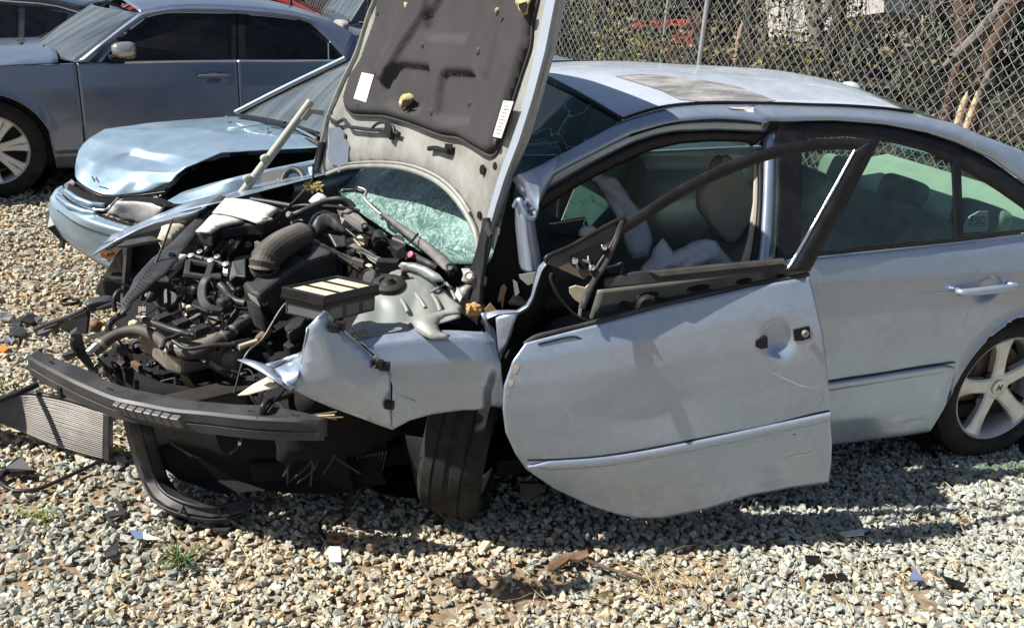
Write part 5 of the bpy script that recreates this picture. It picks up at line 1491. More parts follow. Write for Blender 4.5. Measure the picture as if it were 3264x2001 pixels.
hl = slab('headlamp_remains', Z3(cA, (405, 690, .58), (480, 655, .60), (560, 640, .62), (640, 610, .63), (620, 700, .56), (500, 800, .48), (405, 770, .50)), principled('lamp_housing', (0.10, 0.11, 0.13), 0.25, 0.3), car, thick=0.03)
slab('amber_lens', Z3(cA, (405, 680, .60), (480, 672, .61), (470, 735, .565), (420, 750, .56)), M_amber, hl, thick=0.012)
slab('amber_lens', Z3(cA, (455, 745, .56), (560, 715, .58), (545, 765, .545), (480, 780, .535)), M_amber, hl, thick=0.012)
slab('chrome_strip', Z3(cA, (405, 768, .535), (480, 785, .53), (500, 800, .52), (420, 785, .525)), M_bright, hl, thick=0.006)
slab('headlamp_back', Z3(cA, (338, 1125, .34), (360, 1060, .38), (575, 700, .60), (645, 640, .635), (640, 900, .52), (625, 1125, .40), (520, 1150, .36), (425, 1168, .33)), M_black, car, thick=0.02, bevel=0.006)
slab('support_bar', Z3(cA, (640, 600, .70), (692, 600, .71), (670, 900, .58), (640, 1200, .46), (640, 1345, .42), (612, 1345, .42), (622, 1100, .48), (645, 800, .61)), M_black2, car, thick=0.02)
slab('support_bar', Z3(cA, (560, 630, .69), (700, 560, .74), (950, 520, .79), (1040, 560, .78), (900, 580, .77), (690, 620, .72)), M_black2, car, thick=0.02)
slab('lamp_cavity', Z3(cA, (700, 620, .60), (1000, 590, .68), (1060, 700, .64), (800, 900, .52), (700, 1000, .48)), M_int, car, thick=0.02)
relief('coolant_bottle', Z3(cA, (1068, 540, .74), (1085, 490, .75), (1160, 440, .77), (1300, 402, .79), (1345, 440, .78), (1270, 520, .76), (1180, 580, .75), (1080, 630, .72), (1025, 600, .70)), M_cream, car, step=0.012, h=lambda u, v, d, p: 0.05 * min(1, d / 0.03) ** 0.6, thick=0.004)
slab('bottle_foot', Z3(cA, (1022, 560, .70), (1070, 580, .72), (1075, 635, .70), (1050, 640, .69)), M_cream, car, thick=0.015)

# perforated black sight shield
sp_ = [cA(1690, 85), cA(1752, 108), cA(1660, 210), cA(1560, 330), cA(1440, 480), cA(1320, 640), cA(1225, 780), cA(1100, 930), cA(950, 1040), cA(820, 1160), cA(745, 1230), cA(728, 1290), cA(650, 1350), cA(612, 1358), cA(640, 1190), cA(720, 1080), cA(760, 980), cA(850, 870), cA(950, 760), cA(1060, 680), cA(1180, 570), cA(1290, 460), cA(1400, 350), cA(1500, 230), cA(1600, 140)]
A0, A1 = on_z(*cA(1720, 100), 0.86), on_z(*cA(660, 1300), 0.70)
ed = A1 - A0; sd = np.cross(ed, (0, 0, 1)); sd /= np.linalg.norm(sd)
SP = Plane(A0, np.cross(sd, ed) if np.cross(sd, ed)[2] > 0 else -np.cross(sd, ed))
shield = relief('sight_shield', [SP.at(*p) for p in sp_], M_black2, car, step=0.02, h=lambda u, v, d, p: 0.003 * min(1, d / 0.006) + 0.004 * nz(p, 6, 1), thick=0.004)
mbh = MB()
for i in range(20):
    t = i / 19
    for j in range(3):
        zx = 1095 - 435 * t ** 0.9 + j * 19 - 8 * (j % 2) + 25 * math.sin(3.0 * t); zy = 650 + 590 * t + j * 12
        q = SP.at(*cA(zx - 18, zy), 0.0045)
        mbh.cyl(q, q + SP.n * 0.0008, 0.0022, 6)
ph = mbh.build('perforations', M_int, shield); ph['kind'] = 'stuff'
for p in (cA(1582, 213), cA(1168, 725)):
    lathe('shield_clip', SP.at(*p, 0.004), SP.n, [(0, .013), (.005, .013), (.006, .009), (.002, .008), (.002, .0003)], M_trim, shield, seg=18)
# silver topped engine cover, slid to the far side
ec = [cA(1742, 112), cB(60, 45), cB(330, 70), cB(500, 110), cB(640, 150), cB(600, 190), cB(545, 245), cB(480, 300), cB(390, 310), cB(280, 272), cB(150, 237), cB(0, 207), cA(1600, 270), cA(1660, 200)]
EPn = Plane(on_z(*cB(300, 180), 0.86), (-0.12, -0.10, 1))
cov2 = relief('engine_cover', [EPn.at(*p) for p in ec], M_white, car, step=0.02, h=lambda u, v, d, p: 0.014 * min(1, d / 0.03) ** 0.7, thick=0.012)
cov2['label'] = 'pale engine cover panel behind the perforated black strip'
e2 = [cA(1600, 288), cA(1750, 302), cA(1930, 350), cA(1820, 380), cA(1700, 412), cA(1580, 482), cA(1420, 466), cA(1500, 390), cA(1560, 322)]
relief('engine_cover_front', [EPn.at(*p, -0.006) for p in e2], M_white, cov2, step=0.02, h=lambda u, v, d, p: 0.012 * min(1, d / 0.03) ** 0.7, thick=0.012)
slab('engine_cover_base', [EPn.at(*p, -0.02) for p in (cA(1420, 470), cA(1590, 270), cA(1742, 112), cB(500, 110), cB(690, 150), cB(680, 190), cB(490, 330), cB(280, 330), cB(0, 370), cA(1600, 520))], M_black, cov2, thick=0.05, nrm=(0, 0, 1), bevel=0.01)
lathe('cover_bolt', EPn.at(*cB(510, 283), 0.008), (0, 0, 1), [(0, .02), (.006, .02), (.006, .012), (.0, .012), (0, .0003)], M_metal, cov2, seg=18)
tube('cover_edge', [EPn.at(*p, 0.002) for p in (cB(335, 62), cB(500, 85), cB(650, 110), cB(760, 130))], 0.010, M_black2, cov2, n=4)
slab('white_tab', Z3(cA, (1255, 710, .78), (1325, 718, .78), (1270, 790, .75), (1190, 830, .73), (1225, 770, .76)), M_white, car, thick=0.006, nrm=(0, 0, 1))
slab('clear_cover_edge', Z3(cA, (1240, 860, .72), (1290, 820, .74), (1130, 1000, .68), (1010, 990, .68), (1120, 940, .70)), principled('smoked_plastic', (0.10, 0.11, 0.13), 0.15, coat=0.5), car, thick=0.006, nrm=(0, 0, 1))
# intake manifold runners
for i in range(5):
    x0 = 1440 + i * 88
    P = Z3(cA, (x0, 760, .70), (x0 + 10, 690, .735), (x0 + 70, 590, .76), (x0 + 180, 480, .77))
    tube('intake_runner', P, 0.0165 if i != 2 else 0.012, M_black, car, seg=10, n=6)
    tube('intake_runner_rib', [np.array(p) + (0.012, -0.006, 0.008) for p in P], 0.004, M_black2, car, seg=6, n=6)
for p in ((1470, 690), (1655, 745)):
    lathe('runner_bolt', on_z(*cA(*p), 0.765), (-.2, -.4, .9), [(0, .011), (.004, .011), (.006, .007), (.002, .006), (.002, .0002)], M_metal, car, seg=14)
rail = tube('fuel_rail', Z3(cA, (1340, 730, .745), (1440, 750, .75), (1600, 790, .75), (1760, 840, .75)), 0.010, M_black2, car, n=3)
for (zx, zy) in ((1380, 740), (1590, 790), (1750, 830)):
    lathe('rail_boss', on_z(*cA(zx, zy), 0.76), (-.2, -.4, .9), [(-.01, .012), (.008, .012), (.010, .006), (.010, .0002)], M_metal, rail, seg=14)
slab('rail_end', Z3(cA, (1720, 830, .75), (1790, 820, .75), (1800, 880, .74), (1760, 925, .73), (1715, 910, .73)), M_metal, car, thick=0.01, nrm=(0, 0, 1))
# strap bracket
for a, b in (((1345, 800), (1325, 930)), ((1325, 930), (1560, 965)), ((1590, 830), (1545, 960)), ((1360, 790), (1600, 835))):
    P = [on_z(*cA(*a), .755), on_z(*cA(*b), .75)]
    d = P[1] - P[0]; n_ = np.cross(d, (0, 0, 1)); n_ /= np.linalg.norm(n_)
    box('strap_bracket', (P[0] + P[1]) / 2, d / 2 + d / np.linalg.norm(d) * 0.006, n_ * 0.010, (0, 0, .008), M_black2, car, bevel=0.003)
so = Z3(cA, (1700, 955, .752), (1600, 960, .752), (1540, 985, .75), (1500, 1050, .735), (1490, 1150, .715), (1510, 1230, .70), (1560, 1285, .69), (1660, 1320, .68))
st_ = resample(cat_rom(so, 6), 40)
rows = []
T = np.gradient(st_, axis=0); T /= np.linalg.norm(T, axis=1)[:, None]
Nn = np.cross(T, np.array([-.2, -.35, .9])); Nn /= np.linalg.norm(Nn, axis=1)[:, None]
up_ = np.cross(Nn, T)
for w_, h_ in ((-.013, -.006), (-.013, .004), (-.009, .007), (.009, .007), (.013, .004), (.013, -.006)):
    rows.append(st_ + Nn * w_ + up_ * h_)
loft('strap_bracket', rows, M_black2, car, n=40, sub=1, solid=0.003, sharp=35)
box('strap_end', on_z(*cA(1600, 1330), .685), (0.035, 0.0, -0.004), (0.004, 0.014, 0.0), (0, 0, 0.012), M_black2, car, bevel=0.004)
box('strap_end', on_z(*cA(1420, 1310), .675), (0.03, 0.0, 0.004), (0.0, 0.014, 0.0), (0, 0, 0.010), M_black, car, bevel=0.004)
for (zx, zy) in ((1270, 1265), (1345, 1285)):
    lathe('bolt', on_z(*cA(zx, zy), .675), (-.5, -.7, .5), [(-.02, .010), (0, .010), (.002, .007), (.002, .0002)], M_cream, car, seg=12)
tube('curved_hose', Z3(cA, (1680, 1040, .73), (1730, 1090, .72), (1790, 1170, .70), (1870, 1220, .69), (1960, 1240, .69)), 0.013, M_black2, car, n=6)
tube('loom', Z3(cA, (1600, 1010, .72), (1640, 1100, .70), (1640, 1200, .68), (1690, 1230, .67)), 0.007, M_black, car, n=6)
tube('loom', Z3(cB, (20, 920, .74), (90, 960, .73), (150, 1030, .72), (190, 1060, .71)), 0.008, M_black, car, n=6)
soft_box('black_plug', on_z(*cA(1440, 1080), .70), (0.02, 0.02, 0), (-.01, 0.016, 0), (0, 0, 0.015), M_black, car, 1, 0.4, 5, 0.1)
soft_box('water_outlet', on_z(*cB(60, 1190), .68), (0.03, 0.0, 0), (0, 0.03, 0), (0, 0, 0.03), M_dark, car, 7, 0.5, 6, 0.2)
slab('square_funnel', Z3(cB, (130, 720, .77), (275, 690, .78), (275, 890, .74), (180, 880, .74), (110, 930, .73), (95, 900, .73)), M_black2, car, thick=0.02, bevel=0.004)
# lumps of machinery in the shade between the bigger parts
rg = np.random.default_rng(5)
dk_ = [M_dark, M_black, M_alu, M_rust, M_black2]
for i in range(46):
    cc, (x0, x1), (y0, y1), (z0, z1) = [(cC, (950, 1350), (420, 640), (.36, .48)), (cD, (0, 520), (250, 640), (.44, .56)), (cC, (700, 1150), (430, 700), (.34, .46)), (cE, (380, 1300), (880, 1260), (.66, .76)), (cA, (1240, 1800), (1080, 1430), (.56, .66)), (cD, (400, 900), (900, 1080), (.36, .44))][i % 6]
    q = on_z(*cc(rg.uniform(x0, x1), rg.uniform(y0, y1)), rg.uniform(z0, z1))
    s = rg.uniform(0.008, 0.026)
    a = rg.uniform(0, 3.14)
    kind = rg.integers(3)
    if kind == 0:
        box('engine_fitting', q, np.array([math.cos(a), math.sin(a), .2]) * s * 1.6, np.array([-math.sin(a), math.cos(a), 0]) * s * .8, (0, 0, s * .8), dk_[rg.integers(5)], car, bevel=s * .2)
    elif kind == 1:
        ax_ = np.array([math.cos(a), math.sin(a), rg.uniform(-.4, .8)])
        lathe('engine_fitting', q, ax_, [(-s * 1.4, s * .7), (-s * .4, s * .7), (-s * .4, s), (s * .4, s), (s * .4, s * .6), (s * 1.2, s * .6), (s * 1.2, .0002)], dk_[rg.integers(5)], car, seg=14)
    else:
        tube('engine_wire', [q, q + rg.normal(0, .05, 3), q + rg.normal(0, .08, 3), q + rg.normal(0, .09, 3)], 0.0045, M_black, car, seg=6, n=6)

# airbox with intake mouth
ABt = [cB(740, 560), cB(870, 482), cB(960, 470), cB(1005, 458), cB(1120, 520), cB(1235, 588), cB(1170, 640), cB(1120, 650), cB(930, 715), cB(730, 840), cB(560, 970), cB(425, 1085), cB(330, 1050), cB(255, 965), cB(242, 932), cB(330, 935), cB(430, 852), cB(560, 780), cB(668, 735), cB(655, 640)]
AP = Plane(on_z(*cB(700, 700), .80), (-0.12, -0.10, 1))
abx = slab('airbox', [AP.at(*p) for p in ABt], M_black2, car, thick=0.15, nrm=AP.n, bevel=0.014)
tube('airbox_seam', [AP.at(*p, 0.001) for p in (cB(735, 570), cB(850, 640), cB(920, 690), cB(940, 720))], 0.003, M_trim, abx, seg=6, n=4)
for p in (cB(820, 555), cB(938, 628)):
    lathe('airbox_recess', AP.at(*p, 0.001), AP.n, [(0, .017), (.0025, .017), (.003, .013), (0.0005, .012), (0.0005, .0002)], M_trim, abx, seg=22)
mouth = [on_z(*cB(285, 1060), .74), on_z(*cB(400, 1110), .745), on_z(*cB(445, 1220), .72), on_z(*cB(525, 1395), .64), on_z(*cB(480, 1405), .63), on_z(*cB(340, 1290), .66), on_z(*cB(270, 1110), .72)]
mo_ = slab('airbox_mouth', mouth, M_trim, abx, thick=0.03)
for i in range(8):
    t = (i + .5) / 8
    a = mouth[0] + (mouth[5] - mouth[0]) * (0.35 + t * 0.65); b = mouth[2] + (mouth[3] - mouth[2]) * t
    tube('mouth_fin', [a + (-.004, -.006, .003), b + (-.004, -.006, .003)], 0.0028, M_black2, mo_, n=1, seg=5)
slab('mouth_sticker', [on_z(*cB(*p), .75) for p in ((300, 1060), (390, 1112), (432, 1200), (330, 1120))], M_alu, mo_, thick=0.003)
# air duct, ribbed
corr('air_duct', [on_z(*cB(*p), z) for p, z in (((470, 800), .80), ((478, 720), .825), ((540, 640), .84), ((650, 555), .85), ((780, 490), .85), ((870, 455), .845))], 0.047, M_hose, car, pitch=0.013, amp=0.16, seg=22)
lathe('duct_collar', on_z(*cB(480, 770), .805), (on_z(*cB(478, 720), .83) - on_z(*cB(470, 800), .79)), [(-.035, .043), (-.012, .043), (-.012, .050), (0, .050), (0, .046), (.008, .046), (.008, .051), (.02, .051), (.02, .044)], M_hose, car, seg=28)
tube('duct_elbow', [on_z(*cB(*p), z) for p, z in (((860, 460), .845), ((900, 430), .84), ((950, 400), .83))], 0.028, M_black, car, n=5)
# resonator
RP = Plane(on_z(*cB(1150, 320), .83), (-.2, -.5, .9))
relief('resonator', [RP.at(*cB(*p)) for p in ((955, 320), (985, 265), (1040, 225), (1130, 198), (1210, 215), (1290, 245), (1325, 300), (1345, 370), (1400, 430), (1370, 452), (1300, 440), (1230, 420), (1190, 390), (1150, 392), (1105, 440), (1085, 472), (1040, 455), (980, 440), (960, 390))],
       M_black2, car, step=0.012, h=lambda u, v, d, p: 0.055 * min(1, d / 0.06) ** 0.55 + 0.006 * nz(p, 16, 4), thick=0.006)
slab('torn_resonator', [RP.at(*cB(*p), 0.01) for p in ((1150, 410), (1200, 430), (1280, 450), (1350, 440), (1360, 560), (1240, 570), (1190, 480))], M_black, car, thick=0.03, bevel=0.006)
slab('metal_flap', [RP.at(*cB(*p), 0.02) for p in ((1200, 235), (1290, 245), (1340, 270), (1310, 325), (1260, 270))], M_metal, car, thick=0.004)
# wiper gear: cowl bars, motor
cw = relief('wiper_linkage', Z3(cE, (645, 560, .90), (720, 625, .90), (810, 690, .90), (950, 770, .90), (1100, 868, .90), (1230, 960, .90), (1340, 1045, .89), (1430, 1130, .88), (1470, 1180, .87), (1395, 1230, .86), (1330, 1180, .87), (1250, 1110, .87), (1150, 1010, .88), (1050, 925, .88), (950, 850, .88), (850, 765, .88), (740, 670, .89)),
            principled('dusty_grey_plastic', (0.13, 0.12, 0.115), 0.6, 0.0, var=0.2, vscale=10, dirt=DUST, dirt_amt=0.5, dscale=8), car, step=0.018, h=lambda u, v, d, p: 0.014 * min(1, d / 0.02), thick=0.008)
tube('linkage_gap', Z3(cE, (1100, 855, .912), (1050, 918, .902)), 0.004, M_int, cw, n=1)
for p, z, r in (((1393, 1172), .90, .018), ((612, 788), .885, .014)):
    lathe('linkage_pivot', on_z(*cE(*p), z), (-.3, -.6, .75), [(-.02, r), (.004, r), (.006, r * .85), (.006, r * .6), (.001, r * .55), (.001, r * .3), (.006, r * .28), (.006, .0002)], M_trim, car, seg=22)
    lathe('pivot_nut', on_z(*cE(*p), z + .004), (-.3, -.6, .75), [(0, r * .45), (.003, r * .45), (.003, .0002)], M_chrome, car, seg=12)
wiper = tube('wiper_arm', Z3(cE, (760, 680, .915), (690, 620, .93), (630, 560, .945), (612, 520, .955), (625, 470, .965), (590, 445, .97), (540, 435, .97)), 0.0065, M_metal, car, n=6)
tube('wiper_hook', Z3(cE, (535, 440, .968), (560, 460, .965), (600, 475, .962)), 0.009, M_trim, wiper, n=3)
slab('wiper_linkage', Z3(cE, (380, 580, .88), (440, 610, .88), (560, 680, .88), (640, 760, .88), (640, 790, .87), (590, 800, .87), (500, 745, .87), (370, 640, .87), (360, 610, .87)), MATS['dusty_grey_plastic'], car, thick=0.02, nrm=(0, 0, 1), bevel=0.004)
wm0 = on_z(*cB(1700, 450), .83); wm1 = on_z(*cB(1735, 590), .80)
mot = lathe('wiper_motor', wm0, wm1 - wm0, [(-.012, .0003), (-.012, .022), (0, .028), (.04, .029), (.042, .031), (.046, .031), (.048, .027), (.062, .026), (.064, .0003)], M_black, car, seg=30)
slab('motor_label', [wm0 + (-.010, -.026, .016), wm0 + (.020, -.022, .018), wm0 + (.024, -.032, -.006), wm0 + (-.006, -.034, -.006)], M_label, mot, thick=0.002)
slab('motor_plug', Z3(cB, (1430, 480, .80), (1530, 425, .82), (1560, 470, .81), (1590, 480, .80), (1590, 540, .78), (1500, 560, .78)), M_cream, car, thick=0.02, bevel=0.003)
slab('motor_bracket', Z3(cB, (1430, 520, .79), (1500, 560, .79), (1640, 640, .78), (1720, 690, .77), (1690, 720, .76), (1600, 670, .76), (1460, 580, .77)), MATS['dusty_grey_plastic'], car, thick=0.012, nrm=(0, 0, 1), bevel=0.003)
slab('relay_box', Z3(cB, (1830, 470, .84), (1880, 430, .85), (1960, 450, .85), (2000, 540, .83), (1900, 610, .80), (1830, 560, .81)), M_black, car, thick=0.05, nrm=(0, 0, 1), bevel=0.006)
corr('ribbed_conduit', Z3(cB, (1290, 680, .78), (1380, 710, .78), (1470, 770, .77), (1560, 830, .76), (1600, 860, .76)), 0.017, M_hose, car, pitch=0.010)
lathe('rubber_disc', on_z(*cB(1600, 890), .79), (-.7, -.5, .5), [(0, .03), (.006, .03), (.008, .026), (.004, .024), (.004, .0003)], M_black2, car, seg=26)
box('relay_box', on_z(*cB(1800, 770), .80), (0.038, -0.01, 0), (0.008, 0.022, 0), (0, 0, 0.022), M_black, car, bevel=0.004)
tube('arched_hose', Z3(cB, (745, 240, .86), (860, 200, .88), (1000, 135, .90), (1150, 75, .92), (1290, 58, .93), (1380, 90, .92), (1440, 150, .90)), 0.0125, M_black2, car, n=6)
lathe('hose_end', on_z(*cB(760, 228), .87), (-.6, -.6, .3), [(0, .013), (.014, .013), (.018, .009), (.018, .0002)], M_alu, car, seg=14)
tube('loom', Z3(cB, (700, 170, .84), (850, 130, .87), (1050, 130, .88), (1300, 150, .88), (1500, 190, .87)), 0.008, M_black, car, n=6)
tube('thin_pipe', Z3(cB, (640, 300, .82), (560, 370, .80), (440, 450, .78)), 0.004, M_metal, car, n=4)
tube('thin_pipe', Z3(cB, (770, 310, .84), (830, 290, .84), (890, 290, .84)), 0.006, M_alu, car, n=4)
tube('loom', Z3(cE, (1070, 1060, .85), (1120, 1090, .85), (1200, 1130, .85), (1270, 1170, .84)), 0.012, M_black2, car, n=5)
lathe('pink_cap', on_z(*cE(1045, 1052), .86), (-.6, -.3, .4), [(-.012, .010), (.010, .012), (.012, .0003)], principled('faded_pink_plastic', (0.45, 0.10, 0.20), 0.5), car, seg=14)
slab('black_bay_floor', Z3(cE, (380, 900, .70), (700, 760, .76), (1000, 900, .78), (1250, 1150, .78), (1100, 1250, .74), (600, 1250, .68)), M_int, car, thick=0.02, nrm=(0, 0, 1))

# strut tower and inner wing, pale grey
tw = [k(850, 818), k(838, 800), k(870, 745), k(905, 700), k(930, 665), k(955, 655), k(1000, 658), k(1050, 684), k(1080, 715), k(1112, 738), k(1108, 765), k(1060, 778), k(1010, 790), k(930, 806)]
TP = Plane(on_z(*k(980, 720), .815), (-0.10, -0.22, 1))
tc_ = TP.at(*cB(1810, 960)); 
def tower_h(u, v, d, p):
    h = 0.0
    r = math.hypot(p[0] - tc_[0] - 0.02, p[1] - tc_[1])
    h += 0.024 * math.exp(-(r / 0.13) ** 4)
    s = (p[0] - tc_[0]) * 0.9 - (p[1] - tc_[1]) * 0.2
    h += 0.006 * math.sin(s * 70) * min(1, max(0, (r - 0.10) / 0.04))
    return h * min(1, d / 0.02)
tower = relief('strut_tower', [TP.at(*p) for p in tw], M_tower, car, step=0.012, h=tower_h, thick=0.006)
lathe('strut_mount', TP.at(*cB(1810, 962), 0.028), (-.1, -.2, 1), [(-.01, .052), (.004, .052), (.008, .047), (.010, .030), (.004, .026), (.010, .018), (.022, .012), (.022, .0003)], M_dark, tower, seg=32)
for p in (cB(1685, 880), cB(1960, 905), cB(1990, 900)):
    lathe('mount_bolt', TP.at(*p, 0.024), (0, -.1, 1), [(0, .011), (.008, .011), (.008, .006), (.026, .006), (.026, .0002)], M_dark, tower, seg=12)
slab('wing_rail', [on_z(*cD(*p), z) for p, z in (((1185, 325), .775), ((1400, 262), .785), ((1780, 205), .80), ((1845, 300), .785), ((1500, 370), .775), ((1270, 412), .765))], M_tower, car, thick=0.012, nrm=(0, -.3, 1), bevel=0.003)
tube('rail_swage', [on_z(*cD(*p), z) for p, z in (((1340, 345), .789), ((1500, 312), .793), ((1650, 285), .799), ((1655, 300), .797), ((1500, 330), .791), ((1380, 352), .787))], 0.004, M_tower, car, n=3)
for p in ((1240, 360), (1330, 340), (1755, 258)):
    lathe('rail_bolt', on_z(*cD(*p), .79), (0, -.2, 1), [(0, .010), (.003, .010), (.003, .006), (.009, .006), (.009, .0002)], M_metal, car, seg=12)
relief('wing_gusset', Z3(cE, (915, 1150, .88), (950, 1118, .90), (1060, 1122, .90), (1180, 1160, .90), (1290, 1225, .89), (1350, 1300, .87), (1240, 1300, .86), (1100, 1220, .87), (960, 1200, .86)), M_tower, car, step=0.015, h=lambda u, v, d, p: 0.016 * min(1, d / 0.02), thick=0.006)
# crescent bracket lying on the wing
CP = Plane(on_z(*cG(400, 1050), .815), (-.1, -.35, 1))
cres = relief('crescent_bracket', [CP.at(*cG(*p)) for p in ((245, 1040), (255, 1020), (300, 985), (360, 975), (430, 960), (500, 940), (575, 920), (580, 975), (530, 980), (480, 992), (440, 1020), (425, 1060), (440, 1100), (508, 1122), (500, 1140), (440, 1148), (380, 1150), (310, 1120), (270, 1085))], M_inner, car, step=0.012, h=lambda u, v, d, p: 0.016 * min(1, d / 0.025), thick=0.006)
slab('white_tab', [CP.at(*cG(*p), 0.05) for p in ((555, 800), (590, 860), (575, 890), (540, 840))], M_white, car, thick=0.004)
relief('wing_corner', Z3(cE, (1450, 1350, .83), (1530, 1320, .85), (1600, 1330, .85), (1570, 1420, .82), (1550, 1480, .80), (1490, 1450, .80)), M_inner, car, step=0.015, h=lambda u, v, d, p: 0.02 * min(1, d / 0.02), thick=0.006)
slab('hinge_mount', Z3(cE, (1490, 1170, .90), (1560, 1170, .91), (1620, 1210, .91), (1610, 1280, .89), (1540, 1300, .87), (1490, 1290, .87), (1510, 1230, .89)), M_inner, car, thick=0.02, bevel=0.004)
lathe('hinge_bolt', on_z(*cE(1570, 1242), .905), (-.5, -.7, .5), [(0, .016), (.006, .016), (.008, .012), (.004, .010), (.004, .0003)], M_metal, car, seg=18)
soft_box('leaf_litter_wad', on_z(*cG(670, 950), .83), (0.022, 0, 0), (0, 0.018, 0), (0, 0, 0.018), principled('orange_foam', (0.45, 0.25, 0.09), 0.9, var=0.5, vscale=60), car, 2, 0.4, 6, 0.5)
# two fuse boxes below the filter
for pts, z, th in (((( 590, 270), (700, 165), (800, 175), (740, 260), (630, 335)), .66, .05), (((575, 430), (650, 365), (740, 390), (735, 425), (640, 462)), .60, .04)):
    slab('fuse_box', [on_z(*cD(*p), z) for p in pts], M_black2, car, thick=th, nrm=(-.2, -.3, 1), bevel=0.006)
# torn harness and lamps under the corner
slab('reflector_scrap', [on_z(*cD(*p), z) for p, z in (((840, 1275, ), .30), ((1000, 1300), .29), ((1000, 1330), .28), ((900, 1350), .27))], M_chrome, car, thick=0.01)
slab('reflector_scrap', [on_z(*cD(*p), z) for p, z in (((850, 1360), .26), ((1000, 1460), .22), ((990, 1480), .21), ((880, 1420), .23))], M_metal, car, thick=0.01)
slab('small_cooler', [on_z(*cJ(*p), z) for p, z in (((2010, 270), .24), ((2170, 240), .26), ((2140, 385), .12), ((1985, 355), .13))], M_dark, car, thick=0.03)
mbf = MB()
for i in range(10):
    t = i / 9
    a = on_z(*cJ(2010 + 160 * t, 270 - 30 * t), .245 + .015 * t); b = on_z(*cJ(1985 + 155 * t, 355 + 30 * t), .135 - .01 * t)
    mbf.tube([a + (-.003, -.006, 0), b + (-.003, -.006, 0)], 0.0025, 4)
mbf.build('cooler_fin', M_metal, car)
ds = on_z(*cD(780, 945), .44); de = on_z(*cD(905, 1005), .42)
corr('damper', [ds, (ds + de) / 2, de], 0.014, M_black2, car, pitch=0.01, amp=0.1)
slab('frayed_panel', Z3(cD, (480, 1010, .46), (620, 960, .47), (700, 985, .46), (850, 1010, .45), (960, 1075, .44), (980, 1110, .43), (800, 1090, .45), (640, 1040, .46)), M_rust, car, thick=0.008, nrm=(0, 0, 1))
for i in range(14):
    q = on_z(*cD(640 + i * 22, 1010 + i * 7), .465)
    tube('splinter', [q, q + np.array([0.05 + .03 * rg.random(), -.03 * rg.random(), .008 * rg.normal()])], 0.0025, [M_black, M_rust, M_cream][i % 3], car, n=1, seg=4)
# cable with a plug hanging from the corner over the beam
cb = [on_z(*cD(*p), z) for p, z in (((600, 840), .56), ((540, 910), .55), ((470, 985), .54), ((420, 1050), .53))]
cb = [np.array(p) for p in cb]
tube('hanging_cable', cb, 0.004, M_trim, car, n=5)
tube('hanging_cable', [on_z(*cD(*p), z) for p, z in (((700, 880), .50), ((560, 920), .53), ((440, 950), .55), ((400, 1000), .55), ((390, 1080), .52))], 0.010, M_black, car, n=6)
plug = [on_z(*cD(385, 1120), .50)]
box('cable_plug', plug[0], (0.013, 0.006, 0), (-.004, .009, 0), (0, -.004, 0.022), M_black2, car, bevel=0.003)
PV = Plane(plug[0] + np.array([-0.01, -0.03, 0]), (-.5, -.86, 0))
tube('hanging_cable', [PV.at(*cD(*p)) for p in ((350, 1100), (280, 1200), (220, 1270), (182, 1335), (150, 1390), (90, 1435))], 0.0035, M_trim, car, n=5)
tube('hanging_cable', [PV.at(*cD(*p)) for p in ((186, 1320), (181, 1350))], 0.005, M_white, car, n=1)
PV2 = Plane(on_z(*cJ(1900, 580), .03), (-.5, -.86, 0))
tube('hanging_cable', [PV2.at(*cJ(*p)) for p in ((1680, 130), (1760, 260), (1860, 330), (2000, 360), (2050, 380))], 0.005, M_trim, car, n=5)
# sagging wheel hub gear by the door
slab('brake_bracket', [on_z(*k(x, y), z) for x, y, z in ((1252, 1165, .20), (1300, 1165, .20), (1310, 1180, .18), (1275, 1205, .14), (1250, 1195, .15))], M_dark, car, thick=0.02)
# cowl remains at the far side
FWP = Plane(on_z(*c2(60, 1000), .82), (-.3, -.6, .75))
slab('cowl_grille', [FWP.at(*c2(*p)) for p in ((-105, 930), (0, 905), (60, 1000), (30, 1090), (-60, 1100), (-130, 1030))], M_black, car, thick=0.02)
tube('cowl_ring', [FWP.at(*c2(60 + 62 * math.cos(a), 1000 + 88 * math.sin(a)), 0.015) for a in np.linspace(1.2, 5.9, 14)], 0.016, M_black2, car, n=3)
mbf = MB()
for i in range(9):
    mbf.tube([FWP.at(*c2(-120 + 16 * i, 1020 - 10 * i), 0.004), FWP.at(*c2(-60 + 16 * i, 1090 - 6 * i), 0.004)], 0.003, 4)
mbf.build('cowl_slat', M_black2, car)
relief('white_cowl_piece', Z3(cE, (95, 555, .86), (130, 520, .87), (190, 490, .88), (250, 500, .88), (285, 540, .87), (200, 580, .86), (130, 590, .85)), M_white, car, step=0.014, h=lambda u, v, d, p: 0.02 * min(1, d / 0.02), thick=0.005)
lm = MB()
for i in range(70):
    q = on_z(*cE(60 + 150 * rg.random(), 390 + 70 * rg.random()), .88 + .02 * rg.random())
    d = rg.normal(0, 1, 3); d /= np.linalg.norm(d); e = np.cross(d, rg.normal(0, 1, 3)); e /= np.linalg.norm(e)
    lm.add([q, q + d * .012 + e * .005, q + d * .024, q + d * .012 - e * .005], [(0, 1, 2, 3)])
lm.build('leaf_litter', principled('dry_leaf', (0.36, 0.29, 0.09), 0.8, var=0.4, vscale=60), car)['kind'] = 'stuff'
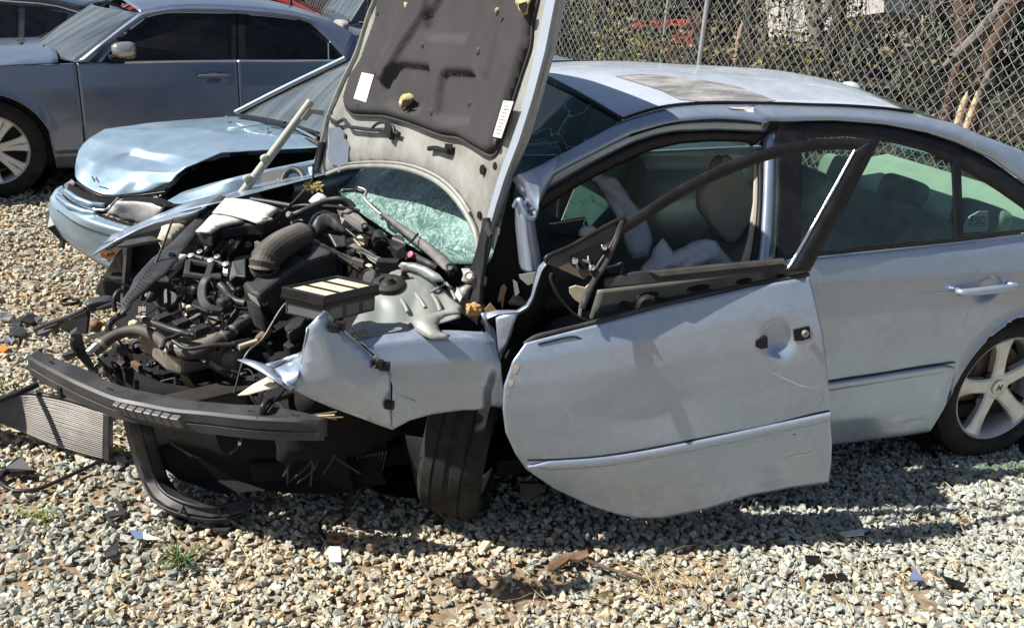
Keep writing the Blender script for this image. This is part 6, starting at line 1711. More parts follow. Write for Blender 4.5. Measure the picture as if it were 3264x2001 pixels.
# near-black sheets added as shade between beam and engine, with clutter on them
slab('bay_shade_sheet', Z3(cC, (760, 560, .30), (930, 430, .34), (1250, 400, .36), (1500, 560, .36), (1900, 640, .36), (2010, 900, .33), (1640, 930, .33), (1400, 880, .32), (1050, 800, .30), (850, 700, .29)), M_int, car, thick=0.03, nrm=(0, 0, 1))
slab('bay_shade_sheet', Z3(cA, (540, 1390, .40), (780, 1190, .50), (1060, 1270, .53), (1010, 1500, .50), (700, 1545, .44)), M_int, car, thick=0.03, nrm=(0, 0, 1))
slab('nose_shade_sheet', [on_z(*k(x, y), z) for x, y, z in ((340, 1085, .22), (430, 1062, .25), (640, 1078, .25), (900, 1090, .25), (930, 1165, .16), (800, 1192, .12), (620, 1182, .11), (530, 1190, .09), (430, 1155, .11))], M_int, car, thick=.012)  # black sheet added under the nose to shade and darken the ground
slab('bay_shade_sheet', Z3(cD, (0, 450, .40), (500, 330, .46), (650, 700, .42), (600, 1000, .38), (0, 960, .36)), M_int, car, thick=0.03, nrm=(0, 0, 1))
rg = np.random.default_rng(12)
brt = [M_metal, M_cream, M_alu, M_label, M_black2, M_black, M_black2, M_dark]
for i in range(70):
    cc, (x0, x1), (y0, y1), (z0, z1) = [(cC, (780, 1600), (420, 860), (.36, .46)), (cD, (0, 560), (420, 960), (.44, .52)), (cE, (380, 1300), (860, 1250), (.72, .80)), (cA, (1200, 1900), (1000, 1480), (.62, .69)), (cB, (0, 640), (340, 560), (.74, .79)), (cA, (700, 1150), (1130, 1480), (.56, .64))][i % 6]
    q = on_z(*cc(rg.uniform(x0, x1), rg.uniform(y0, y1)), rg.uniform(z0, z1))
    s = rg.uniform(0.004, 0.013); a = rg.uniform(0, 3.14)
    m_ = brt[int(rg.integers(8))]
    kind = rg.integers(4)
    if kind == 0:
        box('connector', q, np.array([math.cos(a), math.sin(a), .3]) * s * 1.7, np.array([-math.sin(a), math.cos(a), 0]) * s, (0, 0, s), m_, car, bevel=s * .2)
    elif kind == 1:
        lathe('bolt', q, (rg.normal(0, .4), rg.normal(-.4, .4), .8), [(-s, s * 1.2), (0, s * 1.2), (.001, s * .7), (s * .8, s * .7), (s * .8, .0002)], m_, car, seg=8)
    else:
        d = rg.normal(0, .05, 3); e_ = rg.normal(0, .04, 3)
        tube('engine_wire', [q, q + d * .6 + (0, 0, .02), q + d + e_ * .5, q + d * 1.6 + e_, q + d * 1.9 + e_ * 2], rg.uniform(.0022, .005), M_black2 if i % 3 else M_dark, car, seg=6, n=5)
# inner fender sheet ahead of the tyre, and scraps hanging under the nose
for i in range(16):
    zx, zy = rg.uniform(640, 1000), rg.uniform(1235, 1500)
    q = on_z(*cD(zx, zy), .36 - (zy - 1235) * .0009)
    a = rg.uniform(0, 3.1); s = rg.uniform(.015, .045)
    pts = [q + np.array([math.cos(a + t) * s * rg.uniform(.5, 1.3), rg.normal(0, .01), math.sin(a + t) * s * rg.uniform(.5, 1.3)]) for t in (0, 1.3, 2.5, 3.9, 5.1)]
    slab('hanging_scrap', pts, [M_black, M_black2, M_dark, M_alu, M_black][i % 5], car, thick=.006)
for i in range(12):
    zx, zy = rg.uniform(560, 1080), rg.uniform(1230, 1330)
    q = on_z(*cD(zx, zy), .36); l = rg.uniform(.06, .2)
    tube('hanging_wire', [q, q + np.array([rg.normal(0, .02), -.01, -l * .5]), q + np.array([rg.normal(0, .04), rg.normal(0, .02), -l])], .0032, M_black2, car, seg=6, n=5)
for a, b, r in (((150, 850), (215, 965), .006), ((240, 800), (335, 935), .006), ((385, 845), (440, 960), .007), ((365, 832), (480, 765), .005), ((480, 765), (545, 880), .005), ((95, 770), (330, 725), .004)):
    tube('tower_swage', [TP.at(*cG(*a), .008), TP.at(*cG((a[0] + b[0]) / 2 + 6, (a[1] + b[1]) / 2), .012), TP.at(*cG(*b), .008)], r, M_tower, tower, n=4)
# slots and scuffs on the beam
for i in (6, 14, 22, 40, 47, 54):
    p = tfr[i] * .55 + tbk[i] * .45 + dv * .0045
    d = tfr[min(59, i + 1)] - tfr[i]; d /= np.linalg.norm(d); n_ = np.cross(dv, d)
    slab('beam_slot', [p - d * .014 - n_ * .004, p + d * .014 - n_ * .004, p + d * .014 + n_ * .004, p - d * .014 + n_ * .004], M_int, beam, thick=.002, nrm=dv)
for i in range(22):
    j = int(rg.integers(4, 56)); p = tfr[j] * .5 + tbk[j] * .5 + (tbk[j] - tfr[j]) * rg.uniform(-.35, .35) + dv * .0042
    d = (tfr[j + 1] - tfr[j]); d /= np.linalg.norm(d); a = rg.normal(0, .5); e_ = d * math.cos(a) + np.cross(dv, d) * math.sin(a)
    l, w_ = rg.uniform(.006, .03), rg.uniform(.0006, .0018); n_ = np.cross(dv, e_)
    slab('scuff', [p - e_ * l - n_ * w_ * .3, p + e_ * l - n_ * w_, p + e_ * l + n_ * w_, p - e_ * l + n_ * w_ * .3], M_hose, beam, thick=.001, nrm=dv)
# ------------------------------------------------------------------ the dark blue-grey sedan behind
M_blue = principled('slate_blue_paint', (0.18, 0.225, 0.325), 0.30, 0.65, var=0.05, vscale=3, coat=0.6, dirt=(0.25, 0.25, 0.25), dirt_amt=0.22, dscale=4)
C3 = CarFrame((-1.705, 4.823, 0.0), 10, 1.88, [(0, .08), (.18, .06), (.3, .01), (.5, 0), (.8, .0), (.98, .015), (1.04, .03), (1.40, .24), (1.46, .34), (1.6, .6)])
blue = thing('slate_blue_sedan', 'dark slate blue four door sedan parked in the back row at left', 'car', C3.w(1.5, 0.94, 0))
S3 = C3.side
bk_pts = [C3.S(*k(x, y)) for x, y in ((0, 163), (118, 156), (213, 153), (400, 150), (560, 147.5), (700, 147), (830, 146))]
def belt3(x):
    return float(np.interp(x, [p[0] for p in bk_pts], [p[2] for p in bk_pts])) if x < bk_pts[-1][0] else bk_pts[-1][2] + 0.0
ARC3 = ((0.0, 0.36, 0.405), (3.05, 0.36, 0.405))
xa3, xb3 = C3.S(*k(194, 250))[0], C3.S(*k(573, 200))[0]
hx3 = C3.S(*k(515, 186))
def ex3(x, z):
    e = 0.012 * math.exp(-((z - 0.80) / 0.02) ** 2) * 0 - 0.012 * math.exp(-((z - 0.62) / 0.25) ** 2) + 0.0015 * nz((x, 0, z), 3, 8)
    rr = ((x - hx3[0]) / 0.09) ** 2 + ((z - hx3[2] + .012) / 0.045) ** 2
    if rr < 1: e += 0.022 * (1 - rr)
    for (ax, az, ar) in ARC3:
        d = math.hypot(x - ax, z - az) - ar
        if 0 <= d < 0.07: e -= 0.016 * (1 - d / 0.07) ** 2
    if z < 0.34: e += 0.02
    return e
def panel3(name, x0, x1, n):
    return body_panel(name, x0, x1, n, 44, ex3, parent=blue, mat=M_blue, frame=C3, beltf=belt3, sillf=lambda x: 0.20, arches=ARC3)
panel3('front_fender', -0.88, xa3 - .004, 60)
fd3 = panel3('front_door', xa3 + .004, xb3 - .004, 60)
rd3 = panel3('rear_door', xb3 + .004, xb3 + 1.02, 40)
panel3('quarter_panel', xb3 + 1.028, 4.12, 50)
V = []
xs = np.linspace(-0.85, 4.1, 30)
obj('inner_sills', [C3.w(x, 0.05, z) for x in xs for z in (0.25, 0.9)], grid_faces(30, 2), M_int, blue)
obj('far_body_side', [C3.w(x, 1.86, z) for x in xs for z in (0.22, belt3(x))], grid_faces(30, 2), M_blue, blue, smooth=True)
box('floor_pan', C3.w(1.6, 0.94, 0.25), C3.ex * 2.3, C3.ey * 0.86, (0, 0, 0.04), M_int, blue)
# bonnet, windscreen, roof, rear glass, boot
hood_near = [S3(*k(x, y)) for x, y in ((0, 160), (60, 157), (118, 154), (140, 151))]
h0 = C3.loc(hood_near[0])
hood_near = [C3.w(-0.86, 0.10, 0.72), C3.w(-0.60, 0.05, h0[2] - .06)] + hood_near
hood_far = [C3.mir(p) for p in hood_near]
loft('bonnet', [hood_near, hood_far], M_blue, blue, n=30, sub=16, fn=crown(0.055), solid=0.004, off=-1)
loft('nose', [[C3.w(-0.86, 0.10, 0.72), C3.w(-0.94, 0.5, .74), C3.w(-0.96, .94, .75), C3.w(-0.94, 1.38, .74), C3.w(-.86, 1.78, .72)], [C3.w(-0.88, 0.06, 0.22), C3.w(-1.0, 0.5, .22), C3.w(-1.02, .94, .22), C3.w(-1.0, 1.38, .22), C3.w(-.88, 1.82, .22)]], M_blue, blue, n=24, sub=6, solid=0.004)
roof_near_px = [(338, 32), (400, 21), (453, 16.5), (528, 17.5), (647, 26), (713, 35), (765, 48), (806, 61), (854, 87)]
rn = [S3(*k(*p)) for p in roof_near_px]
loft('roof', [rn, [C3.mir(p) for p in rn]], M_blue, blue, n=40, sub=14, fn=crown(0.05), solid=0.004, off=-1)
lastr = C3.loc(rn[-1])
rg_lo = [rn[-1], C3.w(lastr[0] + .55, .20, 1.12), C3.w(lastr[0] + .9, .16, 1.04), C3.w(4.1, .2, .98)]
loft('rear_deck', [rg_lo, [C3.mir(p) for p in rg_lo]], M_blue, blue, n=20, sub=10, fn=crown(0.04), solid=0.004, off=-1)
ws_near = [S3(*k(181, 152), 0.02), S3(*k(260, 88), 0.02), S3(*k(333, 33), 0.02)]
ws_far = [C3.mir(p) for p in ws_near]
wsn = loft('windscreen', [ws_near, ws_far], M_wind, blue, n=16, sub=14, fn=lambda A: A - np.array([[C3.ex * 0.24 * math.sin(math.pi * i / (A.shape[0] - 1)) for _ in r] for i, r in enumerate(A)]), solid=0.004, off=-1)
loft('windscreen_header', [[p + np.array([0, 0, .006]) for p in (rn[0], rn[0] + C3.ex * .03)], [C3.mir(p) for p in (rn[0] + np.array([0, 0, .006]), rn[0] + C3.ex * .03 + np.array([0, 0, .006]))]], M_bright, blue, n=4, sub=14, solid=0.003,
     fn=lambda A: A + np.array([[np.array([0, 0, 0.05 * math.sin(math.pi * i / (A.shape[0] - 1))]) - C3.ex * 0.03 * math.sin(math.pi * i / (A.shape[0] - 1)) for _ in r] for i, r in enumerate(A)]))
# near pillar and roof rail
ap_o = [(183, 152), (230, 114), (285, 72), (336, 33), (400, 22), (453, 17.5), (528, 18.5), (647, 27), (713, 36), (765, 49), (806, 62), (854, 88)]
ap_i = [(214, 152), (262, 108), (310, 70), (352, 43), (400, 34), (453, 32.5), (528, 33.5), (647, 41), (713, 48), (745, 58), (790, 100), (832, 145)]
loft('roof_rail', [[S3(*k(*p)) for p in ap_o], [S3(*k((a[0] + b[0]) / 2, (a[1] + b[1]) / 2), -0.022) for a, b in zip(ap_o, ap_i)], [S3(*k(*p), 0.0) for p in ap_i]], M_blue, blue, n=60, sub=3, solid=0.003, off=-1)
rc = [S3(*k(*p)) for p in ((854, 88), (832, 146), (870, 146), (920, 130))]
slab('rear_pillar', [S3(*k(745, 57)), S3(*k(765, 50)), S3(*k(806, 63)), S3(*k(854, 89)), S3(*k(900, 118)), S3(*k(930, 146)), S3(*k(832, 146)), S3(*k(790, 100))], M_blue, blue, thick=0.02)
# side glass: frames and panes
slab('door_post', [S3(*k(*p), .02) for p in ((548, 30), (600, 32), (600, 150), (548, 150))], M_trim, blue, thick=.03)
dfr = slab('front_window_frame', [S3(*k(*p), 0.004) for p in ((228, 151), (262, 122), (310, 78), (352, 46), (400, 34), (480, 33), (568, 35), (569, 148))], M_trim, fd3, thick=0.012)
slab('front_window_pane', [S3(*k(*p), -0.002) for p in ((278, 148), (306, 110), (338, 72), (366, 48), (405, 38), (470, 37), (551, 38), (549, 146))], M_glass_dark, fd3, thick=0.004)
slab('rear_window_frame', [S3(*k(*p), 0.004) for p in ((574, 36), (650, 41), (712, 48), (742, 58), (790, 102), (828, 146), (574, 147))], M_trim, rd3, thick=0.012)
slab('rear_window_pane', [S3(*k(*p), -0.002) for p in ((590, 42), (658, 46), (706, 52), (735, 64), (787, 108), (788, 144), (590, 145))], M_glass_dark, rd3, thick=0.004)
slab('quarter_pane', [S3(*k(*p), -0.002) for p in ((794, 114), (820, 144), (794, 144))], M_glass_dark, rd3, thick=0.004)
tube('window_divider', [S3(*k(*p), -0.004) for p in ((790, 106), (791, 145))], 0.006, M_bright, rd3, n=1, seg=6)
tube('belt_moulding', [S3(*k(*p), -0.008) for p in ((300, 153), (420, 151), (568, 149))], 0.009, M_bright, fd3, seg=8, n=3)
tube('belt_moulding', [S3(*k(*p), -0.008) for p in ((575, 149), (700, 149), (826, 148))], 0.009, M_bright, rd3, seg=8, n=3)
tube('window_drip', [S3(*k(*p), -0.006) for p in ((352, 44), (400, 33.5), (480, 33), (560, 34.5))], 0.004, M_chrome, fd3, seg=6, n=3)
tube('window_drip', [S3(*k(*p), -0.006) for p in ((600, 38), (660, 43), (715, 50))], 0.003, M_chrome, rd3, seg=6, n=3)
tri3 = slab('mirror_triangle', [S3(*k(*p), -0.004) for p in ((232, 151), (270, 108), (276, 112), (246, 151))], M_blue, fd3, thick=0.012)
tube('triangle_trim', [S3(*k(*p), -0.006) for p in ((240, 151), (262, 128), (276, 112))], 0.004, M_bright, fd3, n=2, seg=6)
# mirror
mp = Plane(S3(*k(295, 125), -0.16), -C3.ey)
mcap = relief('door_mirror', [mp.at(*k(*p)) for p in ((268, 112), (276, 106), (292, 103), (312, 102.5), (324, 106), (329, 114), (329.5, 128), (326, 140), (318, 144), (300, 146), (284, 145), (272, 136), (268, 124))], principled('silver_mirror_cap', (0.42, 0.43, 0.42), 0.25, 0.7, coat=0.5), blue, step=0.012,
              h=lambda u, v, d, p: 0.06 * min(1, d / 0.06) ** 0.55, thick=0.03)
box('mirror_arm', mp.at(*k(282, 141), -0.06), C3.ex * 0.055, C3.ey * 0.085, (0, 0, 0.016), M_trim, mcap, bevel=0.008)
# handle and seams
tube('handle', [S3(*k(478, 185), 0.0), S3(*k(481, 185), -0.026), S3(*k(515, 185), -0.034), S3(*k(549, 184), -0.026), S3(*k(552, 184), 0.0)], 0.013, M_blue, fd3, seg=10)
slab('side_moulding', [S3(*k(*p), -0.006) for p in ((199, 292), (300, 290), (300, 298), (199, 304))], M_blue, fd3, thick=0.006, bevel=0.002)
tube('antenna', [C3.mir(rn[6]) * 0.5 + rn[6] * 0.5 + np.array([0, 0, 0.03]), C3.mir(rn[6]) * 0.5 + rn[6] * 0.5 + np.array([0.0, 0, 0.14])], [0.018, 0.003], M_trim, blue, n=1)
# wipers on the scuttle
w0 = C3.loc(ws_near[0])
for (a, b) in ((0.45, 1.05), (0.95, 1.65)):
    tube('wiper', [C3.w(w0[0] - .17, a, w0[2] + .02), C3.w(w0[0] - .15, (a + b) / 2, w0[2] + .045), C3.w(w0[0] - .07, b, w0[2] + .05)], 0.009, M_trim, blue, n=4)
soft_box('scuttle_debris', C3.w(w0[0] - .30, 1.1, w0[2] + .02), C3.ex * .06, C3.ey * .25, (0, 0, .025), M_dark, blue, 3, 0.4, 8, 0.5)
M_rim7 = principled('bright_alloy_rim', (0.62, 0.62, 0.62), 0.3, 0.5, dirt=(0.3, 0.28, 0.25), dirt_amt=0.25)
wc3 = C3.w(0.0, 0.115, 0.36)
for (x, y, s) in ((0, .115, -1), (3.05, .115, -1), (0, 1.765, 1), (3.05, 1.765, 1)):
    wheel('wheel', C3.w(x, y, 0.36), C3.ey * s, 0.362, 0.250, 0.225, blue, spokes=7, rim_mat=M_rim7, roll=R(10), twin=0.13)
lathe('wheel_well', C3.w(0, 0.03, 0.36), C3.ey, [(0, 0.415), (0.32, 0.415), (0.34, 0.2), (0.34, 0.001)], M_int, blue, seg=36)
lathe('wheel_well', C3.w(3.05, 0.03, 0.36), C3.ey, [(0, 0.415), (0.32, 0.415), (0.34, 0.2), (0.34, 0.001)], M_int, blue, seg=36)
for (x, y) in ((1.55, .55), (1.55, 1.33), (2.55, .55), (2.55, 1.33)):  # seats
    b = C3.w(x, y, 0)
    soft_box('seat_back', b + np.array([0, 0, .82]) + C3.ex * .12, C3.ex * .07 , C3.ey * .23, np.array([0, 0, .32]) + C3.ex * .09, M_seat, blue, 1, .25)
    soft_box('head_restraint', b + np.array([0, 0, 1.20]) + C3.ex * .22, C3.ex * .045, C3.ey * .13, np.array([0, 0, .085]) + C3.ex * .02, M_seat, blue, 1, .35)
soft_box('dashboard', C3.w(w0[0] + .25, .94, .92), C3.ex * .25, C3.ey * .75, (0, 0, .1), M_dash, blue, 2, .2)

# ------------------------------------------------------------------ the pale blue car with the buckled bonnet
M_pale = principled('pale_blue_paint', (0.28, 0.40, 0.51), 0.34, 0.55, var=0.05, vscale=3, coat=0.6, dirt=(0.42, 0.42, 0.40), dirt_amt=0.25, dscale=5)
acc = thing('pale_blue_sedan', 'pale blue sedan with a buckled bonnet standing close behind the wreck', 'car', (0.6, 2.7, 0))
def KZ(*pts): return [on_z(*k(x, y), z) for x, y, z in pts]
hr = [KZ((180, 408, .66), (186, 436, .635), (232, 463, .61), (270, 472, .60), (330, 467, .61), (400, 458, .64)),
      KZ((183, 388, .69), (198, 412, .675), (245, 432, .655), (292, 443, .652), (345, 444, .655), (410, 441, .69)),
      KZ((189, 366, .72), (218, 388, .715), (265, 402, .70), (308, 412, .70), (362, 418, .71), (428, 419, .735)),
      KZ((200, 350, .745), (238, 366, .745), (284, 372, .745), (322, 376, .738), (385, 393, .735), (446, 404, .765)),
      KZ((215, 336, .77), (262, 348, .775), (312, 350, .78), (360, 368, .765), (424, 375, .78), (478, 391, .79)),
      KZ((252, 313, .80), (312, 314, .815), (362, 317, .825), (424, 330, .815), (484, 350, .82), (534, 367, .825)),
      KZ((350, 298, .825), (424, 302, .835), (504, 314, .845), (562, 329, .855), (640, 346, .855), (690, 358, .845)),
      KZ((572, 281, .86), (640, 291, .875), (700, 306, .885), (740, 321, .885), (764, 339, .87), (772, 355, .86))]
def dents(A):
    for i in range(A.shape[0]):
        for j in range(A.shape[1]):
            p = A[i, j]
            A[i, j, 2] += 0.007 * nz(p, 3, 3.3) + 0.0015 * nz((p[0] * 2.2, p[1] * 0.8, 0), 6, 1)
    # the ridge pushed up by the impact
    return A
abon = loft('bonnet', [cat_rom(r, 4) for r in hr], M_pale, acc, n=60, sub=8, fn=dents, solid=0.006, off=-1)
abon['label'] = 'pale blue bonnet buckled upwards at the nose'
rdg = KZ((300, 470, .62), (316, 430, .70), (312, 405, .735), (322, 378, .745))
# letter shaped badge on the nose of the bonnet
mb = MB()
bc = on_z(*k(230, 434), .668)
ez = np.array([-.35, -.35, .87]); ezx = np.array([.72, -.69, 0.02])
for (u0, v0, u1, v1) in ((-.018, -.018, -.012, .018), (.012, -.018, .018, .018), (-.014, 0, .014, 0)):
    mb.tube([bc + ezx * u0 + ez * v0, bc + ezx * u1 + ez * v1], 0.0042, 6)
mb.build('bonnet_badge', M_chrome, abon)
for x, y in ((542, 288), (640, 316)):
    tube('washer_jet', [on_z(*k(x, y), .88), on_z(*k(x + 3, y - 5), .885)], 0.008, M_bright, abon, n=1)
# black gap under the bonnet, near fender
nf_t = KZ((392, 494, .60), (440, 466, .64), (500, 448, .68), (555, 433, .72), (640, 412, .76), (758, 388, .80), (800, 380, .82))
ne = KZ((400, 460, .61), (440, 415, .66), (534, 372, .76), (640, 364, .80), (758, 360, .81), (800, 358, .82))
loft('engine_gap', [[p + np.array([0, .05, -.03]) for p in ne], [p + np.array([0.04, 0.02, -.16]) for p in ne], [p + np.array([0.0, .03, -.14]) for p in nf_t]], M_int, acc, n=20, sub=3)
nf_m = KZ((398, 503, .585), (450, 490, .61), (520, 475, .64), (600, 458, .67), (700, 440, .70), (800, 425, .72))
nf_b = [p + np.array([0.02, -0.045, -.16]) for p in nf_m]
nf_c = [p + np.array([0.02, -0.03, -.42]) for p in nf_m]
loft('front_fender', [[p + np.array([0, 0.04, -.03]) for p in nf_t], nf_t, nf_m, nf_b, nf_c], M_pale, acc, n=40, sub=4, solid=0.005, off=-1)
slab('inner_wing', [p + np.array([0, 0.02, -0.02]) for p in KZ((392, 500, .58), (300, 480, .60), (320, 500, .55), (400, 520, .52))], M_int, acc, thick=0.02)
# grille bars
gb = [KZ((176, 452, .61), (205, 472, .595), (240, 485, .585), (273, 488, .58)), KZ((156, 465, .585), (182, 486, .57), (220, 502, .56), (252, 507, .555))]
gg = loft('grille', [KZ((168, 444, .62), (205, 466, .61), (245, 480, .60), (286, 480, .60)), KZ((152, 478, .55), (190, 505, .535), (225, 517, .53), (262, 516, .53))], M_int, acc, n=16, sub=2, solid=0.02)
for g_ in gb:
    g_ = [p + np.array([-.03, -.038, .004]) for p in g_]
    loft('grille_bar', [g_, [p + np.array([-.010, -.012, -.004]) for p in g_], [p + np.array([-.008, -.010, -.026]) for p in g_], [p + np.array([0, 0, -.03]) for p in g_]], M_pale, acc, n=24, sub=1, solid=0.004)
tube('grille_edge', KZ((284, 479, .605), (266, 498, .58), (250, 508, .555), (220, 504, .555), (182, 488, .565), (156, 468, .58)), 0.007, M_bright, acc, n=5)
tube('bonnet_lip_trim', [p + np.array([-.004, -.006, -.012]) for p in hr[0][1:]], 0.006, M_trim, acc, n=5)
# headlamp, corner lamp
HLp = KZ((286, 485, .625), (330, 484, .63), (371, 488, .63), (399, 500, .62), (395, 525, .56), (378, 545, .51), (349, 542, .51), (308, 533, .52), (261, 515, .545))
def lamp_mat():
    m = principled('clouded_lens', (0.40, 0.40, 0.42), 0.25, 0.0, var=0.35, vscale=14, coat=0.6, dirt=(0.55, 0.50, 0.38), dirt_amt=0.5, dscale=9)
    return m
hlm = relief('headlamp', [p + np.array([-.012, -.016, 0]) for p in HLp], lamp_mat(), acc, step=0.02, h=lambda u, v, d, p: 0.006 * min(1, d / .01) + .006 * math.sin(u * 9), thick=0.01)
slab('headlamp_back', [p + np.array([.01, .012, 0]) for p in HLp], M_int, acc, thick=0.05)
slab('lamp_gap', [p + np.array([-.006, -.008, 0]) for p in KZ((395, 500, .615), (402, 498, .62), (470, 500, .60), (470, 520, .56), (392, 548, .50), (380, 546, .50))], M_int, acc, thick=0.03)
soft_box('bulb', on_z(*k(450, 508), .60), (.02, 0, 0), (0, .02, 0), (0, 0, .02), principled('orange_bulb', (0.6, 0.3, 0.18), 0.4), acc, 1, .6, 5)
# far headlamp, a sliver
slab('headlamp', [p + np.array([-.01, -.01, 0]) for p in KZ((160, 445, .62), (178, 432, .64), (186, 440, .625), (170, 455, .60))], lamp_mat(), acc, thick=0.02)
# bumper
br_ = [KZ((150, 450, .58), (178, 487, .55), (228, 520, .54), (300, 545, .53), (390, 566, .53), (480, 592, .52)),
       KZ((136, 458, .575), (150, 489, .545), (200, 527, .53), (270, 552, .52), (360, 574, .515), (460, 602, .50)),
       KZ((123, 478, .54), (140, 506, .51), (190, 540, .495), (262, 566, .48), (345, 588, .47), (440, 616, .46)),
       KZ((119, 505, .48), (138, 532, .45), (188, 563, .43), (258, 590, .42), (335, 612, .41), (430, 645, .40)),
       KZ((121, 520, .45), (141, 550, .41), (190, 580, .39), (258, 606, .375), (332, 630, .36), (425, 662, .35)),
       KZ((130, 545, .38), (160, 580, .34), (203, 612, .31), (256, 645, .28), (330, 680, .25), (420, 715, .22))]
loft('front_bumper', [cat_rom(r, 4) for r in br_], M_pale, acc, n=50, sub=4, solid=0.006, off=-1)
tube('bumper_groove', [p + np.array([-.003, -.004, 0.0]) for p in KZ((140, 507, .508), (190, 541, .493), (262, 567, .478), (345, 589, .468))], 0.004, M_trim, acc, n=5, seg=6)
pb = KZ((118, 508, .47), (132, 514, .46), (170, 530, .44), (170, 552, .39), (163, 600, .28), (160, 596, .29), (152, 575, .33), (125, 548, .40))
slab('plate_bracket', [p + np.array([-.02, -.02, 0]) for p in pb], M_black, acc, thick=0.02, bevel=0.004)
loft('front_skirt', [br_[-1], [p + np.array([.08, .06, -.08]) for p in br_[-1]]], M_int, acc, n=16, sub=2)
tube('bumper_gap', KZ((160, 482, .55), (200, 508, .537), (240, 522, .53), (300, 541, .52), (345, 551, .515)), 0.012, M_int, acc, n=4)
# cabin and the rest of the body
ACF = CarFrame((-0.50, 1.72, 0), 17, 1.15, [(0, .05), (.2, .02), (.5, 0), (.86, .03), (1.32, .20), (1.4, .3)])
def A_(x, y, z): return ACF.w(x, y, z)
aroof_n = [A_(1.42, .20, 1.24), A_(1.75, .21, 1.30), A_(2.1, .22, 1.315), A_(2.5, .24, 1.29), A_(2.85, .28, 1.22)]
loft('roof', [aroof_n, [ACF.mir(p) for p in aroof_n]], M_pale, acc, n=24, sub=10, fn=crown(0.045), solid=0.004, off=-1)
aws_b = KZ((572, 281, .875), (640, 291, .89), (700, 305, .90), (745, 321, .90), (772, 337, .89)) + [A_(0.92, .02, .88)]
aws_t = KZ((838, 150, 1.25), (880, 158, 1.27), (960, 180, 1.27)) + [A_(1.42, .20, 1.24)]
awin = loft('windscreen', [aws_b, aws_t], M_wind, acc, n=24, sub=10, solid=0.004, off=-1)
ed = [aws_b[0], KZ((700, 216, 1.06))[0], aws_t[0]]
tube('windscreen_seal', [p + np.array([-.005, 0, .004]) for p in ed], 0.012, M_trim, acc, n=5)
tube('windscreen_seal', [p + np.array([-.012, -.010, .008]) for p in aws_b[:5]], 0.010, M_trim, acc, n=4)
tube('pillar_trim', [p + np.array([-.01, .03, .016]) for p in ed], 0.014, M_pale, acc, n=5)
loft('roof_rail', [aroof_n, [A_(1.36, .15, 1.20), A_(1.75, .17, 1.255), A_(2.1, .18, 1.27), A_(2.5, .20, 1.245), A_(2.95, .24, 1.15)]], M_trim, acc, n=24, sub=2, solid=0.01)
slab('side_pane', [A_(1.0, .05, .90), A_(1.38, .155, 1.20), A_(1.75, .17, 1.25), A_(2.1, .18, 1.265), A_(2.5, .20, 1.24), A_(3.0, .12, .92)], M_glass_dark, acc, thick=0.01)
slab('side_pane', [ACF.mir(p) for p in (A_(1.0, .05, .90), A_(1.38, .155, 1.20), A_(1.75, .17, 1.25), A_(2.1, .18, 1.265), A_(2.5, .20, 1.24), A_(3.0, .12, .92))], M_glass_dark, acc, thick=0.01)
arw = [aroof_n[-1], A_(3.2, .22, 1.02), A_(3.4, .14, .93), A_(3.9, .14, .90)]
loft('rear_window', [arw, [ACF.mir(p) for p in arw]], M_glass_dark, acc, n=14, sub=8, fn=crown(0.03), solid=0.004)
for f in (lambda p: p, ACF.mir):
    loft('body_side', [[f(A_(x, .03, .90 if x > .8 else .86)) for x in (0.7, 1.5, 2.5, 3.9)], [f(A_(x, 0.0, .5)) for x in (0.7, 1.5, 2.5, 3.9)], [f(A_(x, .04, .2)) for x in (.7, 1.5, 2.5, 3.9)]], M_pale, acc, n=24, sub=4, solid=0.01)
slab('boot_panel', [A_(3.9, .05, .9), A_(3.9, 1.1, .9), A_(3.95, 1.1, .25), A_(3.95, .05, .25)], M_pale, acc, thick=0.02)
box('floor_pan', A_(2.0, .57, .25), ACF.ex * 1.7, ACF.ey * .5, (0, 0, .03), M_int, acc)
soft_box('dashboard', A_(1.15, .57, .84), ACF.ex * .18, ACF.ey * .42, (0, 0, .05), M_dash, acc, 2, .2)
for y in (.33, .82):
    soft_box('seat_back', A_(1.85, y, .86), ACF.ex * .08, ACF.ey * .2, np.array([0, 0, .26]) + ACF.ex * .06, M_seat, acc, 1, .3)
for (x, y, s) in ((.55, .12, -1), (3.05, .10, -1), (0.5, 1.03, 1), (3.05, 1.05, 1)):
    wheel('wheel', A_(x, y, .30), ACF.ey * s, .30, .19, .19, acc, nuts=False)
for s_ in (1,):
    wa = KZ((640, 293, .905), (690, 304, .915), (728, 312, .92), (766, 322, .93))
    tube('wiper', wa, 0.007, M_trim, acc, n=4)
    tube('wiper', KZ((610, 283, .895), (640, 291, .905), (686, 298, .915)), 0.008, M_trim, acc, n=3)
    tube('wiper', KZ((715, 312, .92), (760, 335, .92)), 0.006, M_bright, acc, n=2)

